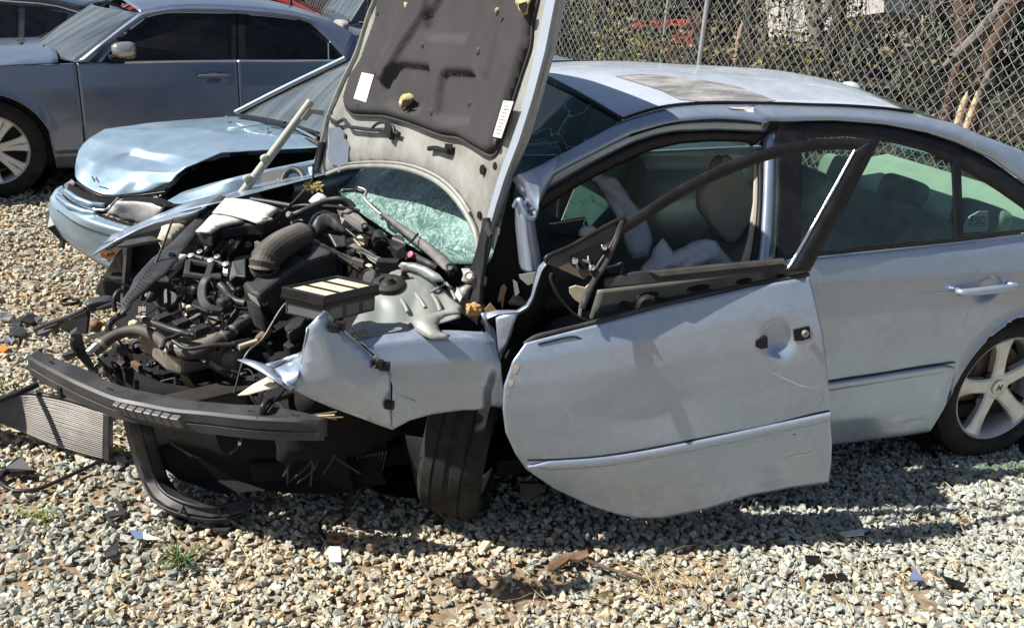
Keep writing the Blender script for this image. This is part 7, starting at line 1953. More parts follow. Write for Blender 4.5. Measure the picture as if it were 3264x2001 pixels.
# ------------------------------------------------------------------ cars farther back, built whole
def sedan(name, label, cat, o, psi, paint, L=4.7, W=1.78, H=1.42, belt_=0.94, hood=0.86, glassm=None, group=None, tall=False):
    cf = CarFrame(o, psi, W, [(0, .1), (.2, .05), (.5, 0), (belt_, .03), (H, .28 if not tall else .16)])
    t = thing(name, label, cat, cf.w(L / 2, W / 2, 0), group)
    gm_ = glassm or M_glass_dark
    def row(z, pad, fr, rr):
        near = [cf.w(x, pad + (0.12 if (x < .35 or x > L - .35) else 0), z) for x in np.linspace(fr, L - rr, 16)]
        far = [cf.mir(p) for p in near][::-1]
        return near + far + [near[0]]
    def zt(x): return hood - 0.10 * max(0, 1 - x / .7) if x < L * .27 else belt_
    rows = [row(.2, .06, .10, .10), row(.35, .01, .0, .0), row(.6, .0, .0, .0), row(.80, .015, .06, .05)]
    loft('body', rows, paint, t, n=90, sub=3, solid=0.01)
    sh_n = [cf.w(x, .03, zt(x)) for x in np.linspace(.08, L - .06, 30)]
    lo_n = [cf.w(x, .015, .80) for x in np.linspace(.06, L - .05, 30)]
    loft('shoulder', [lo_n, sh_n], paint, t, n=30, sub=2, solid=0.01)
    loft('shoulder', [[cf.mir(p) for p in lo_n], [cf.mir(p) for p in sh_n]], paint, t, n=30, sub=2, solid=0.01)
    hp_ = [cf.w(x, .05, zt(x) + .002) for x in np.linspace(.08, L * .27, 8)]
    loft('bonnet', [hp_, [cf.mir(p) for p in hp_]], paint, t, n=16, sub=8, fn=crown(.05), solid=0.006)
    x0, x1, x2, x3 = L * .25, L * (.42 if not tall else .36), L * (.66 if not tall else .93), L * (.86 if not tall else .98)
    yr = .28 if not tall else .16
    rn_ = [cf.w(x, yr, z) for x, z in ((x1, H - .04), (x1 + .35, H), ((x1 + x2) / 2, H + .005), (x2 - .3, H - .01), (x2, H - .07))]
    loft('roof', [rn_, [cf.mir(p) for p in rn_]], paint, t, n=20, sub=8, fn=crown(.04), solid=0.006)
    wn_ = [cf.w(x0, .06, belt_ - .02), cf.w(x1, yr, H - .04)]
    loft('windscreen', [wn_, [cf.mir(p) for p in wn_]], M_wind, t, n=8, sub=8, solid=0.006)
    rw_ = [cf.w(x2, yr, H - .07), cf.w(x3, .08, belt_)]
    loft('rear_window', [rw_, [cf.mir(p) for p in rw_]], gm_, t, n=8, sub=8, solid=0.006)
    dk2 = [cf.w(x3, .05, belt_), cf.w(L - .05, .08, belt_ - .04)]
    loft('boot_lid', [dk2, [cf.mir(p) for p in dk2]], paint, t, n=8, sub=6, fn=crown(.03), solid=0.006)
    for f in (lambda p: p, cf.mir):
        a = [f(cf.w(x0, .05, belt_)), f(cf.w(x1, yr, H - .04)), f(cf.w(x1 + .35, yr, H)), f(cf.w((x1 + x2) / 2, yr, H)), f(cf.w(x2 - .3, yr, H - .01)), f(cf.w(x2, yr, H - .07)), f(cf.w(x3, .05, belt_))]
        slab('side_frame', a, paint, t, thick=.012)
        o_ = np.array([0, 0, 0.0]) - cf.ey * 0.006 * (1 if f is not cf.mir else -1)
        xm = (x1 + x2) / 2 + .05
        slab('side_pane', [f(cf.w(x0 + .22, .065, belt_ + .02)) + o_, f(cf.w(x1 + .06, yr - .012, H - .10)) + o_, f(cf.w(xm - .04, yr - .005, H - .06)) + o_, f(cf.w(xm - .04, .055, belt_ + .02)) + o_], gm_, t, thick=.006)
        slab('side_pane', [f(cf.w(xm + .03, .055, belt_ + .02)) + o_, f(cf.w(xm + .03, yr - .005, H - .06)) + o_, f(cf.w(x2 - .04, yr - .02, H - .12)) + o_, f(cf.w(x3 - .25, .065, belt_ + .02)) + o_], gm_, t, thick=.006)
        tube('belt_moulding', [f(cf.w(x0 + .1, .02, belt_ + .01)), f(cf.w(x3 - .1, .02, belt_ + .012))], .008, M_bright, t, n=1)
        tube('window_drip', [f(cf.w(x0 + .15, .075, belt_ + .05)), f(cf.w(x1 + .02, yr - .02, H - .08)), f(cf.w(xm, yr - .012, H - .035)), f(cf.w(x2 - .02, yr - .02, H - .10)), f(cf.w(x3 - .15, .07, belt_ + .03))], .007, M_bright, t, n=3)
    for x in (L * .19, L * .78):
        for (y, s) in ((.11, -1), (W - .11, 1)):
            wheel('wheel', cf.w(x, y, .32), cf.ey * s, .32, .21, .2, t, nuts=False)
    for y in (.28, W - .28):
        box('headlamp', cf.w(.04, y, .64), cf.ex * .04, cf.ey * .2, (0, 0, .06), lamp_mat(), t, bevel=.015)
        box('tail_lamp', cf.w(L - .03, y, .72), cf.ex * .03, cf.ey * .18, (0, 0, .07), principled('red_lens', (.4, .02, .02), .2), t, bevel=.015)
    return t, cf
M_blackp = principled('black_paint', (0.018, 0.019, 0.024), 0.22, 0.2, coat=0.7, dirt=(0.2, 0.2, 0.2), dirt_amt=0.15)
M_maroon = principled('maroon_paint', (0.16, 0.02, 0.03), 0.3, 0.3, coat=0.5, dirt=(0.3, 0.25, 0.22), dirt_amt=0.2)
M_red = principled('red_paint', (0.42, 0.025, 0.025), 0.35, 0.1, coat=0.4, dirt=(0.35, 0.25, 0.2), dirt_amt=0.3)
M_navy = principled('navy_paint', (0.02, 0.03, 0.06), 0.25, 0.3, coat=0.6, dirt=(0.2, 0.2, 0.2), dirt_amt=0.15)
blk, bcf = sedan('black_sedan', 'black sedan at the far left behind the slate blue car', 'car', (-4.35, 7.45, 0), -8, M_blackp, H=1.25, belt_=.79, hood=.74)
nv, ncf = sedan('navy_van', 'dark navy van with a white sticker in its window, behind the slate blue roof', 'van', (0.55, 9.6, 0), 6, M_navy, L=4.6, H=1.75, belt_=1.0, hood=.98, tall=True)
mrn, mcf = sedan('maroon_sedan', 'maroon sedan nearly hidden beyond the slate blue roof', 'car', (-.4, 12.6, 0), 0, M_maroon, H=1.40)
rdc, rcf = sedan('red_hatchback', 'red car far back at the left, showing only a strip above the roofs', 'car', (-2.4, 10.6, 0), -4, M_red, H=1.42)
stick = slab('window_sticker', [ncf.w(1.95, .02, 1.2), ncf.w(2.09, .02, 1.2), ncf.w(2.09, .015, 1.4), ncf.w(1.95, .015, 1.4)], M_label, nv, thick=0.004)
# ------------------------------------------------------------------ chain link fence
FA = R(-18)
fd = np.array([math.sin(FA), math.cos(FA), 0]); fnm = np.array([math.cos(FA), -math.sin(FA), 0])
F0 = np.array([4.8, 2.5, 0.0])
M_galv = principled('galvanised_wire', (0.72, 0.73, 0.72), 0.42, 0.45, var=0.1, vscale=30)
M_post = principled('galvanised_post', (0.52, 0.55, 0.58), 0.38, 0.65, var=0.12, vscale=6, dirt=(0.3, 0.28, 0.25), dirt_amt=0.2)
fence = thing('chain_link_fence', 'galvanised chain link fence running along the edge of the woods', 'fence', F0 + fd * 4)
DWI, DHI = 0.0775, 0.0907
def chain_link():
    s0, s1, z1 = -2.6, 14.0, 2.15
    nw = int((s1 - s0) / (DWI / 2)); nh = int(z1 / (DHI / 2))
    r = 0.0028
    hs = np.arange(nh + 1)
    VV, FF = [], []
    b = 0
    offs = [(r, 0), (0, r), (-r, 0), (0, -r)]
    for i in range(nw):
        c = s0 + i * DWI / 2
        sx = c + np.where((hs + i) % 2 == 0, DWI / 4 + .001, -DWI / 4 - .001)
        dz = np.where((hs + i) % 2 == 0, 0.0028, -0.0028)
        P = F0[None] + fd[None] * sx[:, None] + fnm[None] * dz[:, None] + np.array([0, 0, 1.0])[None] * (0.03 + hs * DHI / 2)[:, None]
        sag = 0.012 * math.sin(c * 1.7) + 0.008 * math.sin(c * 4.1)
        P[:, 2] += sag * hs / nh
        ring = np.stack([P + fd * o[0] * 0.9 + fnm * o[1] for o in offs], 1)   # (nh+1, 4, 3)
        VV.append(ring.reshape(-1, 3))
        for j in range(nh):
            for q in range(4):
                FF.append((b + j * 4 + q, b + j * 4 + (q + 1) % 4, b + (j + 1) * 4 + (q + 1) % 4, b + (j + 1) * 4 + q))
        b += (nh + 1) * 4
    o = obj('wire_mesh', np.concatenate(VV), FF, M_galv, fence, smooth=True)
    o['kind'] = 'stuff'
chain_link()
for s in (-0.62, 2.55, 5.6, 8.6, 11.6):
    p = F0 + fd * s - fnm * 0.03
    tube('post', [p, p + np.array([0, 0, 2.25])], 0.021, M_post, fence, n=1, seg=14)
    lathe('post_cap', p + np.array([0, 0, 2.25]), (0, 0, 1), [(0, .023), (.02, .022), (.035, .012), (.04, .0003)], M_post, fence, seg=14)
    for z in (0.4, 0.85, 1.25, 1.65, 2.0):
        lathe('wire_tie', p + np.array([0, 0, z]), (0, 0, 1), [(-.003, .0215), (-.003, .0235), (.003, .0235), (.003, .0215)], M_galv, fence, seg=12)
tube('top_rail', [F0 + fd * -2.6 + np.array([0, 0, 2.18]), F0 + fd * 14 + np.array([0, 0, 2.18])], 0.019, M_post, fence, n=1, seg=12)
p2 = F0 + fd * 4.9 + fnm * 1.6
_, pz = 0, 0
gp = Plane(F0 + fnm * 2.2, fnm)
g0 = gp.at(*k(1590, 150))
pp = tube('metal_post', [np.array([g0[0], g0[1], 0]), np.array([g0[0] , g0[1], 2.4])], 0.020, M_post, None, n=1, seg=12)
tag(pp, 'thin grey metal post standing just beyond the wire fence', 'post')

# ------------------------------------------------------------------ woods behind the fence
def bark(name, c):
    return principled(name, c, 0.9, 0.0, var=0.45, vscale=5, bump=0.9, bscale=26, stretch=(5, 5, 1), dirt=(0.10, 0.085, 0.07), dirt_amt=0.5, dscale=4)
B_grey = bark('grey_bark', (0.17, 0.15, 0.132)); B_red = bark('reddish_bark', (0.11, 0.066, 0.048)); B_dark = bark('dark_bark', (0.025, 0.023, 0.021)); B_pale = principled('bare_pale_wood', (0.58, 0.44, 0.28), 0.8, 0, var=0.2, vscale=9, bump=0.4, bscale=30, stretch=(4, 4, 1))
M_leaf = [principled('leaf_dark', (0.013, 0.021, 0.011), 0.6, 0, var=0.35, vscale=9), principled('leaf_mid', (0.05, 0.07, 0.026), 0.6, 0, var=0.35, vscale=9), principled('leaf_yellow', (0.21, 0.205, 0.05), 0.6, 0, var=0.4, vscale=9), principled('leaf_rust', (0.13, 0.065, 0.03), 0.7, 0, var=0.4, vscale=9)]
def leaves(mb_list, c, rad, n, size, weights, rgs):
    for _ in range(n):
        d = rgs.normal(0, 1, 3); d /= np.linalg.norm(d); rr = rgs.random() ** .45
        q = np.asarray(c) + d * np.asarray(rad) * rr
        if q[2] < 0.01: q[2] = 0.02
        a = rgs.normal(0, 1, 3); a /= np.linalg.norm(a); b = np.cross(a, rgs.normal(0, 1, 3)); b /= np.linalg.norm(b)
        s = size * rgs.uniform(.6, 1.4)
        m = mb_list[int(rgs.choice(len(mb_list), p=weights))]
        m.add([q, q + a * s * .5 + b * s * .28, q + a * s, q + a * s * .5 - b * s * .28], [(0, 1, 2, 3)])
def leaf_obj(parts, name, parent, top=None):
    """joins the leaf lists into one mesh with one material slot each"""
    V, F, MI = [], [], []
    for i, m in enumerate(parts):
        b = len(V); V += m.V; F += [tuple(x + b for x in f) for f in m.F]; MI += [i] * len(m.F)
    o = obj(name, V, F, M_leaf, parent)
    o.data.polygons.foreach_set('material_index', MI)
    return o
TG = np.random.default_rng(21)
def trunk_line(px, depth_plane, rad, name, mat, parent, seg=10, n=5):
    P = [depth_plane.at(*p) for p in px]
    return P, tube(name, P, rad, mat, parent, seg=seg, n=n)
def wplane(off): return Plane(F0 + fnm * off, fnm)
def tree(label, px, off, rad, mat, forks=(), crown_c=None, crown_r=(1.3, 1.3, 1.0), w=(.55, .4, .03, .02), nleaf=900):
    pl = wplane(off)
    P = [pl.at(*p) for p in px]
    base = np.array([P[0][0], P[0][1], 0.0])
    t = thing('tree', label, 'tree', base)
    top = P[-1] + (P[-1] - P[-2]) / max(.05, np.linalg.norm(P[-1] - P[-2])) * 0.0
    up = np.array([top[0], top[1], 0]) + (P[-1] - P[0]) * 0.25 * np.array([1, 1, 0])
    ext_ = [np.array([top[0] + .05, top[1], max(2.3, top[2] + .6)]), np.array([top[0] + .15, top[1] + .1, 3.6])]
    tube('trunk', [base - (0, 0, .05)] + P + ext_, [rad * 1.25] + [rad] * len(P) + [rad * .8, rad * .45], mat, t, seg=12, n=5)
    for f in forks:
        fp = [pl.at(*p) for p in f[0]]
        fp.append(np.array([fp[-1][0] + (fp[-1][0] - fp[-2][0]), fp[-1][1] + .1, 3.2]))
        tube('limb', fp, [f[1]] * (len(fp) - 1) + [f[1] * .5], mat, t, seg=10, n=5)
    for i in range(5):
        a = TG.uniform(0, 6.28); c = ext_[1]
        tube('limb', [ext_[0] + (0, 0, .2 * i), (ext_[0] + c) / 2 + np.array([.5 * math.cos(a), .5 * math.sin(a), .5]), c + np.array([1.1 * math.cos(a), 1.1 * math.sin(a), .7])], [rad * .4, rad * .25, rad * .08], mat, t, seg=6, n=4)
    mbs = [MB() for _ in M_leaf]
    c = ext_[1] + np.array([0, 0, .9])
    for i in range(9):
        q = c + TG.normal(0, 1, 3) * np.array([.7, .7, .4])
        leaves(mbs, q, (.55, .55, .4), nleaf // 9, .11, w, TG)
    leaf_obj(mbs, 'crown', t)['kind'] = 'stuff'
    return t
tree('forked grey tree trunk right behind the wire fence', [cR2(400, 850), cR2(405, 600), cR2(420, 300), cR2(410, 120), cR2(395, 0)], 2.0, .085, B_grey, forks=[([cR2(440, 260), cR2(500, 120), cR2(560, 0)], .05)])
tree('reddish brown trunk near the right end of the fence', [cR2(1790, 800), cR2(1830, 600), cR2(1845, 400), cR2(1850, 200), cR2(1845, 0)], 1.9, .055, B_red, forks=[([cR2(1850, 150), cR2(1930, 70), cR2(1990, 20)], .02)])
tree('dark slim trunk in the shade behind the middle of the fence', [cR2(1545, 620), cR2(1500, 400), cR2(1440, 200), cR2(1410, 60), cR2(1395, 0)], 2.6, .055, B_dark)
tree('dark trunk left of the forked grey tree', [cR1(2070, 640), cR1(2080, 400), cR1(2120, 200), cR1(2140, 80), cR1(2150, 0)], 2.4, .06, B_dark)
tree('brown trunk leaning at the top right corner', [cR2(2080, 700), cR2(2200, 380), cR2(2280, 200), cR2(2340, 80), cR2(2400, -40)], 1.6, .06, B_red)
tree('blackish trunk right of the forked grey tree', [cR2(545, 640), cR2(590, 400), cR2(640, 200), cR2(660, 80), cR2(665, 0)], 2.8, .07, B_dark)
pl15 = wplane(1.3)
lg = tube('fallen_log', [pl15.at(*p) for p in (cR2(1690, 660), cR2(1800, 560), cR2(1950, 420), cR2(2080, 280), cR2(2200, 120), cR2(2270, 20))], [.032, .045, .05, .05, .045, .04], B_grey, None, seg=12, n=5)
tag(lg, 'grey log leaning slantwise among the trunks', 'log')
st = thing('broken_sapling', 'pale split sapling standing bare just behind the fence', 'sapling', pl15.at(*cR2(1860, 1260)) * np.array([1, 1, 0]))
sb = wplane(0.55)
tube('stem', [sb.at(*p) for p in (cR2(1790, 1300), cR2(1840, 1120), cR2(1880, 1000), cR2(1910, 905))], [.028, .026, .024, .004], B_pale, st, seg=10, n=5)
tube('stem', [sb.at(*p, .02) for p in (cR2(1890, 1290), cR2(1945, 1130), cR2(1985, 1010), cR2(2005, 905))], [.03, .026, .024, .006], B_pale, st, seg=10, n=5)
tube('stem', [sb.at(*p, .04) for p in (cR2(2000, 1060), cR2(2050, 900), cR2(2100, 780), cR2(2150, 690))], [.022, .024, .026, .02], B_grey, st, seg=10, n=5)
sp1 = thing('tree_stump', 'short pinkish brown snag left of the dark trunks', 'stump', wplane(.9).at(*cR1(1960, 740)) * np.array([1, 1, 0]))
tube('stem', [wplane(.9).at(*p) for p in (cR1(1950, 800), cR1(1985, 620), cR1(2015, 430), cR1(2040, 300), cR1(2055, 225))], [.036, .034, .032, .028, .010], bark('pinkish_bark', (0.36, 0.24, 0.18)), sp1, seg=10, n=5)
stk = tube('thin_stick', [wplane(.5).at(*p) for p in (cR2(1463, 380), cR2(1464, 270), cR2(1470, 160))], .006, B_pale, None, seg=6, n=3)
tag(stk, 'thin upright orange stick just behind the fence', 'stick')

# tangle of twigs, vines and leaves between the trunks
def tangle():
    mb = MB()
    for _ in range(3000):
        s = TG.uniform(-1.5, 9.5); o = 0.35 + 6.5 * TG.random() ** 1.2
        z = TG.uniform(0, 2.1)
        q = F0 + fd * s + fnm * o + np.array([0, 0, z])
        a = TG.normal(0, 1, 3) * np.array([.25, .25, .55]); l = TG.uniform(.2, .8)
        mb.tube([q, q + a * l * .5 + TG.normal(0, .05, 3), q + a * l + TG.normal(0, .06, 3)], TG.uniform(.002, .007), 3)
    o = mb.build('twigs', principled('twig_bark', (0.115, 0.098, 0.082), .9, 0, var=.5, vscale=4), None)
    tag(o, 'brown tangle of twigs and vines between the trunks', 'twigs', kind='stuff')
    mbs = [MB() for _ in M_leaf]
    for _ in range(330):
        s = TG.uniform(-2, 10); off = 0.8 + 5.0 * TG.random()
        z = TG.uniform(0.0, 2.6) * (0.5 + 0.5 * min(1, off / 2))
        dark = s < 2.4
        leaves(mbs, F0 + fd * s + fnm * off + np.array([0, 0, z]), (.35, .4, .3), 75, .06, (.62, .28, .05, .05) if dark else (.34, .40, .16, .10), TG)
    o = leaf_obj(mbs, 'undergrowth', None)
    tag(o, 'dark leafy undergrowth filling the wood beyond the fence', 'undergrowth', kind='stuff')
tangle()
def bush(label, px, off, rad, n, w):
    c = wplane(off).at(*px)
    t = thing('bush', label, 'bush', (c[0], c[1], 0))
    mb = MB()
    for i in range(14):
        a = TG.uniform(0, 6.28); e = np.array([math.cos(a) * rad[0] * .7, math.sin(a) * rad[1] * .7, c[2] + TG.uniform(-.1, rad[2])])
        mb.tube([np.array([c[0], c[1], 0.0]), np.array([c[0], c[1], 0]) + e * np.array([.4, .4, .55]), np.array([c[0], c[1], 0]) + e], .005, 4)
    mb.build('branches', B_grey, t)['kind'] = 'stuff'
    mbs = [MB() for _ in M_leaf]
    for i in range(8):
        leaves(mbs, c + TG.normal(0, .45, 3) * np.asarray(rad), np.asarray(rad) * .6, n // 8, .055, w, TG)
    leaf_obj(mbs, 'foliage', t)['kind'] = 'stuff'
bush('yellow green bush behind the fence beside the raised bonnet', cR1(640, 440), .9, (.55, .55, .40), 1100, (.12, .38, .42, .08))
bush('dark green bush close to the raised bonnet', cR1(300, 260), 1.4, (.5, .6, .5), 1100, (.70, .28, .01, .01))
bush('small yellowing bush in front of the red truck', cR1(1030, 590), .6, (.30, .30, .26), 520, (.15, .35, .40, .10))
bush('green and rust shrub under the pinkish snag', cR1(2300, 600), .9, (.4, .4, .3), 600, (.25, .40, .22, .13))
bush('low shrub at the foot of the forked grey tree', cR2(180, 640), 1.2, (.35, .35, .22), 450, (.30, .42, .20, .08))
# the ground of the wood
wd = [F0 + fd * s + fnm * o for s, o in ((-6, .15), (16, .15), (16, 25), (-6, 25))]
wf_ = obj('forest_floor', [p + np.array([0, 0, .012]) for p in wd], [(0, 1, 2, 3)], principled('shaded_litter_ground', (0.03, 0.026, 0.019), .95, 0, var=.6, vscale=14, dirt=(0.06, 0.042, 0.028), dirt_amt=.6, dscale=7, bump=.8, bscale=50))  # litter colour darkened to stand in for the shade of the wood
if wf_.data.polygons[0].normal.z < 0: wf_.data.flip_normals()
wf_['kind'] = 'structure'
# red pick-up and pale trailer beyond the trees
rp = Plane(on_z(*cR1(1260, 420), 1.0), (-.3, -1, 0))
red = thing('red_truck', 'red pickup truck seen through the fence and brush', 'truck', wplane(6.0).at(*cR1(1260, 420)) * np.array([1, 1, 0]))
rc_ = wplane(6.0)
def RT(px, o=0.0): return rc_.at(*cR1(*px), o)
slab('cab_roof', [RT(p) for p in ((965, 250), (1050, 215), (1300, 198), (1550, 200), (1560, 235), (1500, 262), (1250, 280), (990, 285))], M_red, red, thick=.8)
slab('cab_side', [RT(p, .05) for p in ((985, 285), (1250, 282), (1240, 320), (1230, 400), (1000, 400), (960, 330))], M_glass_dark, red, thick=.6)
slab('door_panel', [RT(p, .06) for p in ((940, 395), (1240, 400), (1420, 330), (1550, 262), (1560, 330), (1540, 560), (940, 560))], principled('faded_red_paint', (0.30, 0.03, 0.035), .5, 0, var=.3, vscale=3), red, thick=.5)
slab('window_pane', [RT(p, .09) for p in ((960, 320), (1300, 330), (1320, 350), (1280, 480), (950, 470))], M_glass_dark, red, thick=.02)
slab('headlamp', [RT(p, .12) for p in ((980, 310), (1030, 310), (1030, 355), (985, 355))], M_label, red, thick=.03)
for px_ in ((1020, 620), (1450, 620)):
    wheel('wheel', RT(px_, -.05) * np.array([1, 1, 0]) + np.array([0, 0, .34]), -fnm, .34, .2, .2, red, nuts=False)
tr_ = wplane(7.5)
tl_ = thing('white_trailer', 'white trailer showing in bright pieces between the dark trunks', 'trailer', tr_.at(*cR2(300, 300)) * np.array([1, 1, 0]))
def TT(c, px, o=0.0): return tr_.at(*c(*px), o)
M_tr = principled('trailer_white', (0.55, 0.53, 0.50), .6, 0, var=.2, vscale=2, dirt=(.3, .27, .22), dirt_amt=.5)
slab('body', [TT(cR1, (2250, -250)), TT(cR2, (1090, -250)), TT(cR2, (1090, 130)), TT(cR2, (700, 190)), TT(cR2, (280, 470)), TT(cR1, (2330, 560))], M_tr, tl_, thick=1.6)
for i in range(6):
    a = TT(cR2, (-220 + i * 230, -240), .01); b = TT(cR2, (-220 + i * 230, 520), .01)
    tube('seam', [a, np.array([a[0], a[1], .4])], .02, M_metal, tl_, n=1, seg=6)
for px_ in ((-100, 600), (600, 600)):
    wheel('wheel', TT(cR2, px_, -.2) * np.array([1, 1, 0]) + np.array([0, 0, .32]), -fnm, .32, .2, .2, tl_, nuts=False)
# far belt of woods closing the view
def far_wood():
    mbs = [MB() for _ in M_leaf]
    for i in range(420):
        a = TG.uniform(-.55, .95)
        rr = TG.uniform(17, 27)
        if math.sin(a) * rr + CAM[0] > 3.0 and rr < 19: rr += 4
        c = np.array([CAM[0] + math.sin(a) * rr, CAM[1] + math.cos(a) * rr, 0])
        h = TG.uniform(0.3, 5.5) if a > .18 else TG.uniform(.2, 1.3)
        leaves(mbs, c + np.array([0, 0, h]), (1.1, 1.1, .8), 70, .32, (.66, .26, .04, .04), TG)
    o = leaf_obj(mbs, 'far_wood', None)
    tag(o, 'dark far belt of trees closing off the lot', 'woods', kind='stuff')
far_wood()
# ------------------------------------------------------------------ loose things on and around the wreck
# air filter resting on the inner wing
fz = 0.925
FPl = Plane(on_z(*cB(1190, 1000), fz), (0.02, -0.06, 1))
q0, q1, q2, q3 = (FPl.at(*p) for p in (cB(680, 1008), cB(1262, 885), cB(1715, 990), cB(1125, 1110)))
q2 = q1 + (q3 - q0)                                # a true parallelogram
af = thing('air_filter', 'rectangular engine air filter lying on the inner wing', 'air filter', (q0 + q1 + q2 + q3) / 4 - FPl.n * .055)
ctr = (q0 + q1 + q2 + q3) / 4
ua, ub = (q1 - q0), (q3 - q0)
def fq(u, v, h=0.0): return q0 + ua * u + ub * v + FPl.n * h
def frame_ring(name, o0, o1, h0, h1, mat):
    V = [fq(*p, h) for h in (h0, h1) for p in ((o0, o0), (1 - o0, o0), (1 - o0, 1 - o0), (o0, 1 - o0))] + [fq(*p, h) for h in (h0, h1) for p in ((o1, o1), (1 - o1, o1), (1 - o1, 1 - o1), (o1, 1 - o1))]
    F = []
    for i in range(4):
        j = (i + 1) % 4
        F += [(i, j, 4 + j, 4 + i), (8 + j, 8 + i, 12 + i, 12 + j), (4 + i, 4 + j, 12 + j, 12 + i), (j, i, 8 + i, 8 + j)]
    return obj(name, V, F, mat, af, bevel=0.003)
frame_ring('rim', -0.02, 0.05, -0.022, 0.004, M_black)
frame_ring('rim', -0.035, 0.06, -0.032, -0.020, M_trim)
frame_ring('body', 0.02, 0.10, -0.082, -0.03, M_black2)
for (a, b) in (((.08, 1.0), (.36, 1.0)), ((.42, 1.0), (.62, 1.0)), ((.70, 1.0), (.88, 1.0))):
    V = [fq(a[0], .983, -.04), fq(b[0], .983, -.04), fq(b[0], .983, -.085), fq(a[0], .983, -.085)]
for s, (u0, u1) in enumerate(((.10, .34), (.42, .66), (.74, .94))):
    slab('side_paper', [fq(u0, .984, -.042), fq(u1, .984, -.042), fq(u1, .984, -.074), fq(u0, .984, -.074)], principled('dusty_paper', (0.16, 0.16, 0.16), .9, var=.2), af, thick=.003)
slab('side_paper', [fq(.016, .10, -.045), fq(.016, .92, -.045), fq(.016, .92, -.075), fq(.016, .10, -.075)], MATS['dusty_paper'], af, thick=.003)
# pleats: folded paper in three bays
nP = 46
V, F = [], []
for i in range(nP * 2 + 1):
    t = i / (nP * 2)
    for v in (.05, .95):
        V.append(fq(.05 + .9 * t, v, -.004 + (.0018 if i % 2 else -.0014)))
for i in range(nP * 2):
    F.append((2 * i, 2 * i + 2, 2 * i + 3, 2 * i + 1))
obj('pleats', V, F, M_paper, af)
for u in (.333, .666):
    box('divider', fq(u, .5, -.003), ua * .006, ub * .45, FPl.n * .006, M_black, af, bevel=0.001)

# grey plastic pipe leaning out of the engine bay
pb0 = on_z(*k(575, 476), .80)
pa = Plane(pb0, (0.1, -1, 0))
ptop = pa.at(*k(748, 246), -0.02)
pipe = thing('grey_pipe', 'grey pipe with knobs leaning up out of the engine bay', 'pipe', pb0 - (0, 0, .12))
M_pipe = principled('grey_green_pipe', (0.30, 0.30, 0.26), .55, .1, var=.12, vscale=9, dirt=(0.36, 0.42, 0.36), dirt_amt=.35, dscale=7)
dirp = (ptop - pb0) / np.linalg.norm(ptop - pb0)
tube('shaft', [pb0 - dirp * .15, pb0, (pb0 + ptop) / 2 + np.array([0.004, 0, .003]), ptop], .0185, M_pipe, pipe, seg=14, n=6)
lathe('bore', ptop, dirp, [(0.0005, .013), (0.001, .0003)], M_int, pipe, seg=14)
M_knob = principled('pale_green_putty', (0.33, 0.40, 0.31), .7, var=.15, vscale=20)
for p in (k(636, 382), k(594, 431)):
    soft_box('knob', pa.at(*p, 0.012), (.018, 0, .006), (0, .017, 0), (-.003, 0, .015), M_knob, pipe, 3, .6, 6, .15)
slab('torn_flap', [pa.at(*k(*p), .01) for p in ((724, 290), (742, 264), (780, 268), (778, 281), (752, 276), (738, 292))], M_pipe, pipe, thick=.006)

# radiator tipped out on the ground at the left
rad_t = [on_z(*cC(*p), z) for p, z in (((-420, 1040), .30), ((0, 905), .31), ((240, 818), .34), ((560, 930), .34), ((850, 1050), .33))]
rad_t = [on_z(*cC(-520, 960), .20), on_z(*cC(-200, 930), .21), on_z(*cC(60, 880), .225), on_z(*cC(300, 900), .235), on_z(*cC(560, 960), .235), on_z(*cC(850, 1058), .23)]
rad_b = [on_z(*cC(*p), z) for p, z in (((-560, 1240), .05), ((-250, 1110), .075), ((0, 1180), .075), ((300, 1305), .06), ((560, 1390), .05), ((850, 1468), .04))]
rad = thing('radiator', 'bent finned radiator lying on the gravel in front of the nose', 'radiator', np.mean(rad_b, 0) * np.array([1, 1, 0]))
T_, B_2 = resample(cat_rom(rad_t, 6), 40), resample(cat_rom(rad_b, 6), 40)
M_fin = principled('radiator_alloy', (0.19, 0.18, 0.168), .5, .5, var=.2, vscale=12, dirt=(0.24, 0.215, 0.185), dirt_amt=.4, dscale=7)
loft('core', [T_, B_2], principled('radiator_core', (0.05, 0.045, 0.04), .7, .3, var=.3, vscale=30), rad, n=40, sub=6, solid=0.016)
nn_ = np.cross(T_[20] - T_[10], B_2[15] - T_[15]); nn_ /= np.linalg.norm(nn_)
if nn_ @ (CAM - T_[15]) < 0: nn_ = -nn_
for i in range(23):
    t = (i + .5) / 23
    P = T_ + (B_2 - T_) * t + nn_ * .013
    tube('fin', [p + np.array([0, 0, .002 * nz(p, 9, i)]) for p in P[::2]], .0032, M_fin, rad, n=1, seg=4)
tube('edge_rail', [p + nn_ * .004 for p in B_2[::4]], .010, M_fin, rad, n=3, seg=8)
tube('edge_rail', [p + nn_ * .004 for p in T_[::4]], .010, M_trim, rad, n=3, seg=8)
e0, e1 = T_[-1], B_2[-1]
box('end_tank', (e0 + e1) / 2, (e1 - e0) * .52, (T_[-1] - T_[-2]) / np.linalg.norm(T_[-1] - T_[-2]) * .014, nn_ * .02, M_black2, rad, bevel=.004)
lathe('drain_tap', on_z(*cC(920, 1388), .05), (-.5, -.7, .4), [(-.01, .009), (.006, .010), (.008, .004), (.018, .004), (.018, .0002)], principled('yellow_plastic', (.55, .5, .2), .5), rad, seg=12)
rp_ = tube('black_rod', [on_z(*cC(*p), z) for p, z in (((-300, 1010), .25), ((-20, 898), .26), ((200, 798), .27))], .012, M_black, None, n=4)
tag(rp_, 'black rod lying along the top of the tipped radiator', 'rod')

